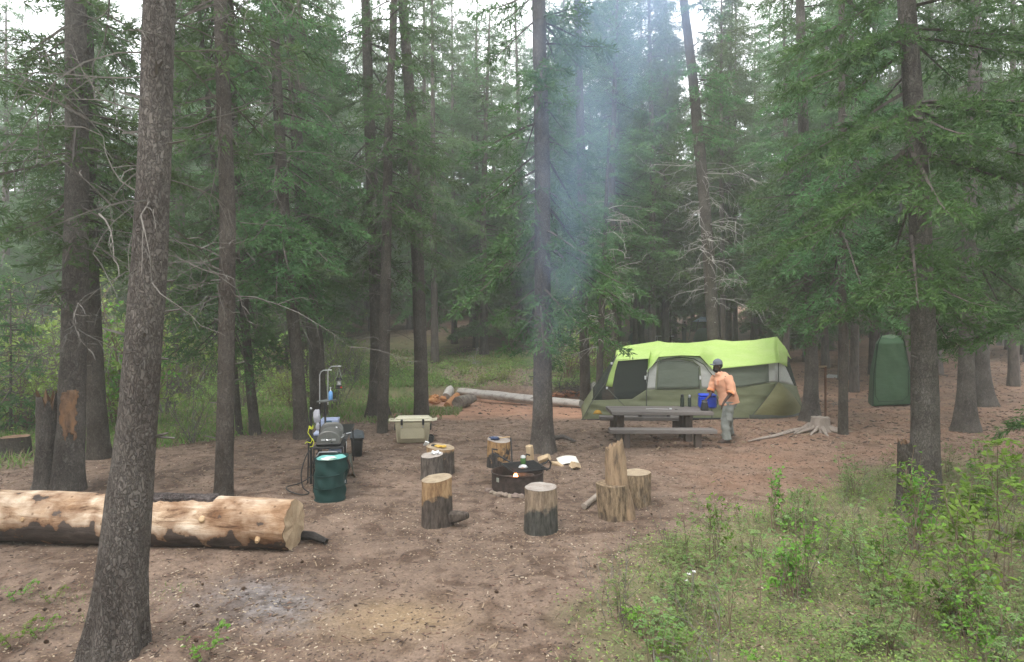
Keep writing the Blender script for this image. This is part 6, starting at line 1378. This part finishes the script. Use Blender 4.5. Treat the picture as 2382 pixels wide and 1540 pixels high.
# ------------------------------------------------------------------ small plants
def leaf6(P, D, U, L, Wd):
    """folded leaf of two quads; P base, D along, U up"""
    D = nrm(D); S = nrm(np.cross(D, U)); Un = np.cross(S, D); L = L[:, None]; Wd = Wd[:, None]
    a = P + D * L * .3 + S * Wd * .45 + Un * Wd * .12; b_ = P + D * L * .72 + S * Wd * .38 + Un * Wd * .10; tip = P + D * L - Un * L * .08
    c = P + D * L * .72 - S * Wd * .38 + Un * Wd * .10; d = P + D * L * .3 - S * Wd * .45 + Un * Wd * .12
    V = np.stack([P, a, b_, tip, c, d], 1).reshape(-1, 3); o = np.arange(len(P))[:, None] * 6
    return V, np.concatenate([o + np.array([[0, 1, 2, 3]]), o + np.array([[0, 3, 4, 5]])])
def plant_mesh(name, seed, H, nstem, leaf, spread, mat, leafn=7, lowleaf=.25, branchy=3, smat=None, clump=True, stemr=.004):
    rng = np.random.default_rng(seed); A = []; B = []; ra = []; LP = []; LD = []; LS = []
    def run(p, d, L, r, lvl):
        m = 7
        for i in range(m):
            d = d + rng.normal(0, .09, 3); d[2] -= .02 * i * (1 if lvl else .4); d /= np.linalg.norm(d); e = p + d * L / m
            A.append(p); B.append(e); ra.append(r * (1 - .8 * i / m) + .0012)
            u = (i + 1) / m
            if u > lowleaf:
                for q in range(1 if clump else rng.integers(1, 3)):
                    s_ = np.cross(d, rng.normal(size=3)); s_ /= np.linalg.norm(s_); st = d * .35 + s_
                    if clump:   # compound leaf: leaflets in pairs along a little stalk
                        st = st / np.linalg.norm(st); sl = leaf * 1.6 * rng.uniform(.7, 1.2); q2 = np.cross(st, np.array([0, 0, 1.])); q2 /= max(1e-6, np.linalg.norm(q2))
                        A.append(e); B.append(e + st * sl); ra.append(.001)
                        for w in np.linspace(.35, 1, 3):
                            for sg in (-1, 1): LP.append(e + st * sl * w); LD.append(st * .55 + q2 * sg); LS.append(leaf * rng.uniform(.6, 1))
                        LP.append(e + st * sl); LD.append(st); LS.append(leaf)
                    else:
                        LP.append(e); LD.append(st + np.array([0, 0, .15])); LS.append(leaf * rng.uniform(.55, 1.1))
            if lvl == 0 and branchy and rng.random() < branchy / m:
                s_ = np.cross(d, rng.normal(size=3)); s_ /= np.linalg.norm(s_); dd = d * .8 + s_ * .8; run(e, dd / np.linalg.norm(dd), L * (1 - u * .6) * rng.uniform(.3, .55), r * .6, 1)
            p = e
    for k in range(nstem):
        a = rng.uniform(0, 2 * PI); tl = rng.uniform(.05, spread); run(np.array([math.cos(a), math.sin(a), 0]) * rng.uniform(0, .12), np.array([math.cos(a) * tl, math.sin(a) * tl, 1.]), H * rng.uniform(.55, 1.05), stemr, 0)
    V1, F1 = tri_tubes(np.array(A), np.array(B), np.array(ra), np.array(ra) * .8); n1 = len(F1)
    if LP:
        LS = np.array(LS); U = np.tile(np.array([[0, 0, 1.]]), (len(LP), 1)) + rng.normal(0, .35, (len(LP), 3)); V2, F2 = leaf6(np.array(LP), np.array(LD), U, LS, LS * .62)
        V = np.concatenate([V1, V2]); Fa = np.concatenate([F1, F2 + len(V1)]); mi = np.concatenate([np.zeros(n1), np.ones(len(F2))])
    else: V, Fa, mi = V1, F1, np.zeros(n1)
    return mesh_np(name, V, Fa, [smat or M_stem, mat], mi)
def veg():
    rng = random.Random(17)
    S = [plant_mesh('rose_shrub', 1, 1.0, 5, .046, .35, M_leaf, lowleaf=.5), plant_mesh('rose_shrub', 2, .85, 4, .032, .45, M_leaf_mid, lowleaf=.35), plant_mesh('rose_shrub', 3, .55, 4, .03, .6, M_leaf_mid, lowleaf=.25),
         plant_mesh('rose_shrub', 4, .9, 6, .062, .35, M_leaf, lowleaf=.5, clump=False, branchy=4), plant_mesh('rose_shrub', 5, .35, 5, .026, .7, M_leaf, lowleaf=.15, branchy=1)]
    bare = [plant_mesh('bare_twig', 8, 1.0, 3, .03, .5, M_leaf_mid, lowleaf=2, branchy=5, smat=M_dead, stemr=.0035), plant_mesh('bare_twig', 9, .8, 4, .03, .9, M_leaf_mid, lowleaf=2, branchy=5, smat=M_dead, stemr=.003)]
    big = [((2272, 1330), 0, 1.55, 'tallest rose shrub with bright round leaves, right of the big spruce'), ((2230, 1430), 3, 1.3, 'leafy shrub with broad leaves in front of the tallest rose shrub'), ((2120, 1300), 3, 1.25, 'bright broad leaved shrub at the foot of the dark snag'), ((2060, 1400), 0, .95, 'slender rose shrub leaning left in front of the snag'),
           ((2150, 1235), 1, .95, 'rose shrub growing against the big right spruce'), ((2350, 1380), 0, 1.2, 'rose shrub cut by the right edge of the view'), ((1740, 1290), 1, .75, 'feathery shrub at the edge of the bare soil, right of the log block'), ((1870, 1260), 1, .85, 'feathery shrub with reddish stems in the middle of the right bank'),
           ((2250, 1560), 3, .7, 'low bright shrub at the bottom right of the view'), ((2130, 1480), 0, .8, 'rose shrub with yellow green leaves low on the right bank')]
    for (p, k, s_, lab) in big:
        b = at(*p); s_ *= .98; o = link('rose_shrub', S[k], None, b); o.scale = (s_,) * 3; o.rotation_euler = (0, 0, rng.uniform(0, 6)); tag(o, lab, 'shrub')
    n = 0; tries = 0
    while n < 90 and tries < 9000:
        tries += 1; y = rng.uniform(2.4, 9.6); x = rng.uniform(.3, y * .95)
        if veg_right(x, y) < .35 or rng.random() > float(veg_right(x, y)): continue
        k = rng.choice([1, 2, 2, 4, 4, 3]); s_ = rng.uniform(.6, 1.0)
        if y < 4.2: k = rng.choice([2, 4]); s_ *= .8
        o = link('rose_shrub', S[k], None, gp(x, y, -.01)); o.scale = (s_, s_, s_ * rng.uniform(.8, 1.15)); o.rotation_euler = (0, 0, rng.uniform(0, 6)); tag(o, 'small green seedling shrub in the thicket of the right foreground bank', 'shrub', 'seedling shrubs of the right bank'); n += 1
    n = 0
    while n < 26:
        y = rng.uniform(3.2, 8); x = rng.uniform(.6, y * .9)
        if veg_right(x, y) < .6: continue
        o = link('bare_twig', rng.choice(bare), None, gp(x, y)); s_ = rng.uniform(.5, .95); o.scale = (s_,) * 3; o.rotation_euler = (rng.uniform(-.5, .5), rng.uniform(-.5, .5), rng.uniform(0, 6)); tag(o, 'leafless grey stem among the green shrubs of the right bank', 'dead stem', 'leafless stems of the right bank'); n += 1
    for p, k, s_, lab in (((470, 1530), 4, .7, 'low weed at the bottom of the view, right of the leaning trunk'), ((40, 1395), 4, .5, 'low weed below the log at the left edge'), ((90, 1480), 4, .45, 'green weed left of the leaning trunk\'s foot'), ((30, 1500), 4, .6, 'green weed in the bottom left corner'), ((120, 1400), 4, .4, 'tiny weed between the log and the leaning trunk')):
        o = link('weed', S[k], None, at(*p)); o.scale = (s_,) * 3; tag(o, lab, 'weed')
    # shrubs behind
    Bm = [plant_mesh('leafy_bush', 31, 2.0, 14, .085, .45, M_leaf_pale, lowleaf=.15, branchy=5, clump=False, stemr=.012), plant_mesh('leafy_bush', 32, 1.5, 16, .075, .7, M_leaf, lowleaf=.1, branchy=5, clump=False, stemr=.01), plant_mesh('leafy_bush', 33, 1.0, 16, .06, .8, M_leaf_pale, lowleaf=.05, branchy=4, clump=False, stemr=.008)]
    Bb = [plant_mesh('bare_bush', 34, 2.0, 12, .04, .5, M_leaf_pale, lowleaf=.55, branchy=7, clump=False, smat=M_dead, stemr=.010)]
    for p, d, k, s_, lab in (((1318, 880), 23.5, 0, 1.45, 'pale green bush just right of the middle spruce, behind the brush'), ((1340, 870), 25, 0, 1.6, 'taller pale bush behind the slim spruce left of the tent'), ((1410, 860), 25, 1, 1.2, 'small leafy bush behind the left corner of the lime tent'), ((820, 880), 24, 1, .9, 'bright low bush on the creek bank behind the lantern')):
        b = gp((p[0] - CX) * d / F, d); o = link('leafy_bush', Bm[k], None, b); o.scale = (s_,) * 3; tag(o, lab, 'bush')
    b = at(448, 1030); o = link('bare_bush', Bb[0], None, b); o.scale = (.8,) * 3; tag(o, 'twiggy bare bush in the meadow between the trunks at left', 'bush')
    n = 0
    while n < 105:
        y = rng.uniform(13.5, 32); a = rng.uniform(-.98, -.26); x = a * y
        if y < 17 and a > -.55: continue
        k = rng.choice([0, 1, 1, 2, 0]); s_ = rng.uniform(.7, 1.4) * (1.5 if a < -.55 else 1); nm = 'leafy_bush'; me = Bm[k]
        if rng.random() < .3: me = Bb[0]; nm = 'bare_bush'
        o = link(nm, me, None, gp(x, y, -.02)); o.scale = (s_,) * 3; o.rotation_euler = (0, 0, rng.uniform(0, 6)); tag(o, 'pale green bush in the undergrowth beyond the left meadow' if nm == 'leafy_bush' else 'bare twiggy bush in the undergrowth beyond the left meadow', 'bush', 'leafy bushes beyond the left meadow' if nm == 'leafy_bush' else 'bare bushes beyond the left meadow'); n += 1
    n = 0
    while n < 26:
        y = rng.uniform(22.6, 27); x = rng.uniform(-6, 2.5)
        o = link('leafy_bush', Bm[2], None, gp(x, y, -.05)); s_ = rng.uniform(.3, .6); o.scale = (s_ * 1.4, s_ * 1.4, s_); o.rotation_euler = (0, 0, rng.uniform(0, 6)); tag(o, 'low leafy clump on the creek bank', 'bush', 'leafy clumps on the creek bank'); n += 1
    # saplings: small spruces
    SP = crown_mesh('crown', 61, 2.6, 0, .8, 46, M_needle_near, dens=1.2, q=.8, twigspace=.10)
    for px, py, s_, lab in ((25, 1010, 1.3, 'young spruce with soft branches at the far left edge'), (1560, 830, 1.6, 'young spruce behind the screen room of the tent'), (1780, 835, 1.4, 'young spruce behind the right half of the tent roof')):
        b = at(px, py); t = thing('spruce_sapling', lab, 'sapling', b); o = link('crown', SP, t); o.location = (0, 0, .25); o.scale = (s_,) * 3; obj('trunk', G().tube([(0, 0, -.05), (0, 0, 2.7 * s_)], [.04, .005], 8), M_bark_far, t)
veg()

# ------------------------------------------------------------------ grass, litter
def grass_obj(name, lab, fn, n, box, h, mats, seed, wdt=.006, lean=.45):
    rng = np.random.default_rng(seed); x = rng.uniform(box[0], box[1], n * 3); y = rng.uniform(box[2], box[3], n * 3); k = rng.random(n * 3) < fn(x, y); x, y = x[k][:n], y[k][:n]; m = len(x)
    P = np.stack([x, y, ter(x, y) - .01], 1); D = rng.normal(0, lean, (m, 3)); D[:, 2] = 1; D = nrm(D); H_ = h * rng.uniform(.4, 1.2, m); S = nrm(np.cross(D, rng.normal(size=(m, 3)))); w = (wdt * (1 + y / 9) * rng.uniform(.7, 1.3, m))[:, None]
    mid = P + D * (H_ * .55)[:, None]; D2 = D.copy(); D2[:, :2] *= 1.9; tip = mid + nrm(D2) * (H_ * .45)[:, None]
    V = np.stack([P - S * w, P + S * w, mid + S * w * .7, mid - S * w * .7, tip], 1).reshape(-1, 3); o = np.arange(m)[:, None] * 5
    F1 = o + np.array([[0, 1, 2, 3]]); F2 = o + np.array([[3, 2, 4, 4]])
    me = bpy.data.meshes.new(name); me.vertices.add(len(V)); me.vertices.foreach_set('co', V.astype(np.float32).ravel())
    L1 = np.concatenate([F1, ], 0).ravel(); L2 = (o + np.array([[3, 2, 4]])).ravel(); me.loops.add(len(L1) + len(L2)); me.loops.foreach_set('vertex_index', np.concatenate([L1, L2]).astype(np.int32)); me.polygons.add(2 * m); me.polygons.foreach_set('loop_start', np.concatenate([np.arange(m) * 4, m * 4 + np.arange(m) * 3]).astype(np.int32))
    mi = rng.integers(0, len(mats), m); me.polygons.foreach_set('material_index', np.concatenate([mi, mi]).astype(np.int32))
    for q in mats: me.materials.append(q)
    me.update(calc_edges=True); tag(link(name, me), lab, 'grass', kind='stuff')
M_gr1 = pm('grass_green', (.13, .25, .05), (.20, .34, .08), 1.5, .7, trans=.3); M_gr2 = pm('grass_olive', (.15, .21, .08), (.25, .29, .12), 1.5, .7, trans=.3); M_gr3 = pm('grass_dry', (.26, .22, .13), (.34, .28, .17), 1.5, .8, trans=.2)
grass_obj('meadow_grass', 'fresh green grass of the meadow beyond the camp at left', lambda x, y: meadow(x, y) * (y < 24), 60000, (-22, -2.4, 9, 24), .22, [M_gr1, M_gr1, M_gr2, M_gr3], 1)
grass_obj('bank_grass', 'patchy grass on the far bank of the creek', farbank, 26000, (-9, 6, 21.8, 31), .11, [M_gr1, M_gr2, M_gr2, M_gr3], 2, .007)
grass_obj('weedy_grass', 'thin grass and weeds covering the right foreground bank', lambda x, y: veg_right(x, y) ** 2 * .6, 20000, (.2, 9, 2.2, 9.8), .12, [M_gr2, M_gr2, M_gr3, M_gr3], 3, .0022, .7)
grass_obj('edge_grass', 'thin grass between the camp and the sandy creek bed', lambda x, y: sst(15, 16, y) * (1 - sst(18, 19, y)) * sst(-.2, .5, wob(x, y, 1.1)) * .8, 3500, (-4.6, -1.5, 15, 19), .16, [M_gr2, M_gr3, M_gr1], 4)
grass_obj('corner_grass', 'sparse weeds in the bottom left corner', lambda x, y: sst(-.1, .6, wob(x, y, 1.5)) * .7, 900, (-4.6, -2.9, 3.4, 5.6), .06, [M_gr1, M_gr2], 5, .0015, .7)
def cover(name, lab, fn, n, box, size, mats, seed, zr=.16):
    rng = np.random.default_rng(seed); x = rng.uniform(box[0], box[1], n * 3); y = rng.uniform(box[2], box[3], n * 3); k = rng.random(n * 3) < fn(x, y); x, y = x[k][:n], y[k][:n]; m = len(x)
    P = np.stack([x, y, ter(x, y) + rng.random(m) ** 1.5 * zr], 1); D = rng.normal(size=(m, 3)); D[:, 2] = D[:, 2] * .25 + .15; U = np.tile([[0, 0, 1.]], (m, 1)) + rng.normal(0, .3, (m, 3)); L_ = size * rng.uniform(.5, 1.3, m)
    V, Fa = leaf6(P, D, U, L_, L_ * .55); mi = rng.integers(0, len(mats), m); tag(link(name, mesh_np(name, V, Fa, mats, np.concatenate([mi, mi]))), lab, 'ground cover', kind='stuff')
cover('ground_leaves', 'small leaves of ground cover on the right foreground bank', lambda x, y: veg_right(x, y) ** 1.3 * np.clip(.4 + .9 * wob(x, y, 1.9), 0, 1), 60000, (.2, 9, 2.3, 9.6), .024, [M_leaf_mid, M_leaf, M_leaf_mid, M_leaf_pale], 6, .2)
cover('meadow_leaves', 'leafy herbs among the meadow grass', lambda x, y: meadow(x, y) * (y < 26) * np.clip(.3 + wob(x, y, 1.2), 0, 1), 22000, (-24, -2.4, 9.5, 26), .06, [M_leaf, M_leaf_mid, M_leaf_pale], 7, .28)
cover('bank_leaves', 'leafy herbs along the creek bank', lambda x, y: farbank(x, y), 15000, (-8, 5, 21.9, 27), .06, [M_leaf_pale, M_leaf_mid, M_leaf], 8, .2)
def litter(name, lab, n, box, dens, seed, smin, smax, mats, flat=.25, longf=2.0):
    rng = np.random.default_rng(seed); u = rng.random(n * 3) ** 1.0; y = box[2] + (box[3] - box[2]) * u; x = rng.uniform(-1, 1, n * 3) * (y * .9 + .4); k = rng.random(n * 3) < dens(x, y); x, y = x[k][:n], y[k][:n]; m = len(x)
    s_ = rng.uniform(smin, smax, m) * (1 + (y > 9) * .3); a = rng.uniform(0, 2 * PI, m); lx = s_ * rng.uniform(1, longf, m); ly = s_ * rng.uniform(.35, .9, m); lz = s_ * flat
    tx = rng.normal(0, .25, m); ca, sa = np.cos(a), np.sin(a); vs = []
    for sx, sy, sz in ((-1, -1, 0), (1, -.7, 0), (1, 1, 0), (-.8, 1, 0), (-.9, -.9, 1), (.8, -.7, 1), (.9, .8, 1), (-.7, .9, 1)):
        X = sx * lx / 2; Y = sy * ly / 2; Z = sz * lz + X * tx; vs.append(np.stack([x + X * ca - Y * sa, y + X * sa + Y * ca, ter(x, y) + .006 * wob(x, y, 11) * (y < 16) + Z - .002], 1))
    V = np.stack(vs, 1).reshape(-1, 3); o = np.arange(m)[:, None] * 8
    Fa = np.stack([o + np.array([q]) for q in ([4, 5, 6, 7], [0, 1, 5, 4], [1, 2, 6, 5], [2, 3, 7, 6], [3, 0, 4, 7])], 1).reshape(-1, 4)
    mi = np.repeat(rng.integers(0, len(mats), m), 5); tag(link(name, mesh_np(name, V, Fa, mats, mi)), lab, 'litter', kind='stuff')
M_ch1 = pm('chip_pale', (.50, .42, .32), (.38, .30, .22), 9); M_ch2 = pm('chip_tan', (.30, .22, .15), (.22, .16, .11), 9); M_ch3 = pm('chip_dark', (.06, .042, .034), (.10, .07, .055), 9); M_ch4 = pm('chip_reddish', (.19, .11, .08), (.14, .09, .07), 9)
dn = lambda x, y: np.clip(.35 + .5 * wob(x, y, 1.1), .05, 1) * (1 - .75 * sst(7.2, 9, y)) * (1 - .6 * veg_right(x, y))
litter('wood_chips', 'pale wood chips scattered over the foreground soil', 22000, (0, 0, 3.9, 15), dn, 1, .007, .022, [M_ch1, M_ch2, M_ch2])
litter('bark_litter', 'dark bark flakes and cone scales scattered over the soil', 24000, (0, 0, 3.7, 16), lambda x, y: .35 + .3 * dn(x, y), 2, .006, .022, [M_ch3, M_ch4, M_ch3, M_ch2], .35)
litter('twig_litter', 'thin fallen twigs and needles on the soil', 9000, (0, 0, 3.8, 15), lambda x, y: .4 + 0 * x, 3, .009, .017, [M_ch2, M_ch3, M_ch4], .3, 9)
litter('slope_litter', 'dark debris on the forest slope and the soil at the right', 9000, (0, 0, 12, 34), lambda x, y: np.where(x > 3, .8, .25), 4, .02, .06, [M_ch3, M_ch4, M_ch2], .3)
# pine cones one can count near the camera
rng = random.Random(3); cone = G()
for k in range(6): cone.lathe([(.010 + .008 * math.sin(PI * (k + .5) / 6), -.03 + k * .01), (.014 + .012 * math.sin(PI * (k + .5) / 6), -.026 + k * .01), (.006, -.02 + k * .01)], 8, M=Matrix.Rotation(PI / 2, 3, 'Y'), cap=True)
co = obj('pine_cone', cone, pm('cone_brown', (.07, .045, .032), (.12, .08, .055), 40, .9)); cm = co.data; bpy.data.objects.remove(co)
for i in range(46):
    y = rng.uniform(3.9, 9); x = rng.uniform(-.85 * y, min(.85 * y, 1.2 + max(0, y - 6) * 1.3)); o = link('pine_cone', cm, None, gp(x, y, .014)); s_ = rng.uniform(.38, .62); o.scale = (s_,) * 3; o.rotation_euler = (rng.uniform(-.3, .3), rng.uniform(-.3, .3), rng.uniform(0, 6)); tag(o, 'brown pine cone lying on the open soil of the camp', 'pine cone', 'pine cones on the soil')
# pebbles: pale small flowers on the right bank
for i, (px, py) in enumerate(((2105, 1262), (1600, 1378), (1612, 1372), (1595, 1395), (1905, 1350), (2262, 1200))):
    b = at(px, py); t = thing('white_flower', 'small white flower head on a thin stalk in the right bank weeds', 'flower', b, 0, 'white flowers of the right bank'); obj('stalk', G().tube([(0, 0, 0), (.01, 0, .16)], .002, 5), M_gr2, t); obj('flower_head', G().ball((.01, 0, .165), (.018, .018, .010), 8, rough=.5), pm('petal_white', (.7, .7, .66)), t)

# ------------------------------------------------------------------ smoke and air
def smoke():
    m = bpy.data.materials.new('smoke'); m.use_nodes = True; nt = m.node_tree; L = nt.links; nt.nodes.remove(nt.nodes['Principled BSDF'])
    pv = N(nt, 'ShaderNodeVolumePrincipled'); pv.inputs['Color'].default_value = (.50, .67, 1.0, 1); pv.inputs['Anisotropy'].default_value = .2
    tc = N(nt, 'ShaderNodeTexCoord'); sp = N(nt, 'ShaderNodeSeparateXYZ'); L.new(tc.outputs['Object'], sp.inputs[0])
    def ma(op, a, b_=None, c=None):
        n = N(nt, 'ShaderNodeMath', operation=op)
        for i, q in enumerate((a, b_, c)):
            if q is None: continue
            if isinstance(q, (int, float)): n.inputs[i].default_value = q
            else: L.new(q, n.inputs[i])
        return n.outputs[0]
    z = sp.outputs['Z']; cx = ma('ADD', ma('MULTIPLY', z, SM[0]), ma('MULTIPLY', ma('MULTIPLY', z, z), SM[1])); Rr = ma('ADD', ma('MULTIPLY', z, SM[3]), SM[2]); cy = ma('MULTIPLY', z, SM[4])
    dx = ma('DIVIDE', ma('SUBTRACT', sp.outputs['X'], cx), Rr); dy = ma('DIVIDE', ma('SUBTRACT', sp.outputs['Y'], cy), Rr)
    r2 = ma('ADD', ma('MULTIPLY', dx, dx), ma('MULTIPLY', dy, dy)); fall = ma('MAXIMUM', ma('SUBTRACT', 1.0, r2), 0.0); fall = ma('MULTIPLY', fall, fall)
    no = N(nt, 'ShaderNodeTexNoise'); no.inputs['Scale'].default_value = .9; no.inputs['Detail'].default_value = 4; no.inputs['Distortion'].default_value = 1.2; mp = N(nt, 'ShaderNodeMapping'); mp.inputs['Scale'].default_value = (1, 1, .45); L.new(tc.outputs['Object'], mp.inputs[0]); L.new(mp.outputs[0], no.inputs['Vector'])
    nf = ma('MAXIMUM', ma('MULTIPLY_ADD', no.outputs['Fac'], 5.0, -1.7), 0.0)
    zf = N(nt, 'ShaderNodeMapRange'); zf.inputs['From Min'].default_value = .0; zf.inputs['From Max'].default_value = 3.4; zf.inputs['To Min'].default_value = .10; L.new(z, zf.inputs['Value'])
    ze = N(nt, 'ShaderNodeMapRange'); ze.inputs['From Min'].default_value = SM[5]; ze.inputs['From Max'].default_value = SM[5] - 1.5; L.new(z, ze.inputs['Value'])
    den = ma('MULTIPLY', ma('MULTIPLY', ma('MULTIPLY', ma('MULTIPLY', fall, nf), zf.outputs[0]), ze.outputs[0]), SM[6]); L.new(den, pv.inputs['Density']); L.new(pv.outputs[0], nt.nodes['Material Output'].inputs['Volume'])
    g = G(); n = 20; vs = []; hs = [0, .5, 1, 1.5, 2, 3, 4, 5, 6, 7, 8, SM[5]]
    for h in hs:
        r = (SM[2] + SM[3] * h)
        for k in range(n):
            a = 2 * PI * k / n; vs.append((SM[0] * h + SM[1] * h * h + math.cos(a) * r * 1.02, SM[4] * h + math.sin(a) * r * 1.02, h))
    g.add(vs, [(i * n + k, i * n + (k + 1) % n, (i + 1) * n + (k + 1) % n, (i + 1) * n + k) for i in range(len(hs) - 1) for k in range(n)] + [tuple(range(n - 1, -1, -1)), tuple((len(hs) - 1) * n + k for k in range(n))])
    tag(obj('smoke', g, m, None, RING + Vector((0, 0, .42))), 'bluish smoke rising from the fire ring and widening toward the treetops', 'smoke', kind='stuff')
# cx slope, cx curve, radius0, radius slope, y drift, height, density
SM = (.235, .003, .13, .27, .22, 9.5, .28)
smoke()
g = G().box((0, 40, 18), (230, 130, 56)); me_ = obj('haze', g, bpy.data.materials.new('haze_air'), smooth=False); hm = me_.data.materials[0]; hm.use_nodes = True; hn = hm.node_tree; hn.nodes.remove(hn.nodes['Principled BSDF'])
hv = N(hn, 'ShaderNodeVolumePrincipled'); hv.inputs['Color'].default_value = (.94, .98, .96, 1); hv.inputs['Density'].default_value = .0035; hv.inputs['Anisotropy'].default_value = .3; hn.links.new(hv.outputs[0], hn.nodes['Material Output'].inputs['Volume'])
tag(me_, 'pale haze in the forest air', 'haze', kind='stuff')
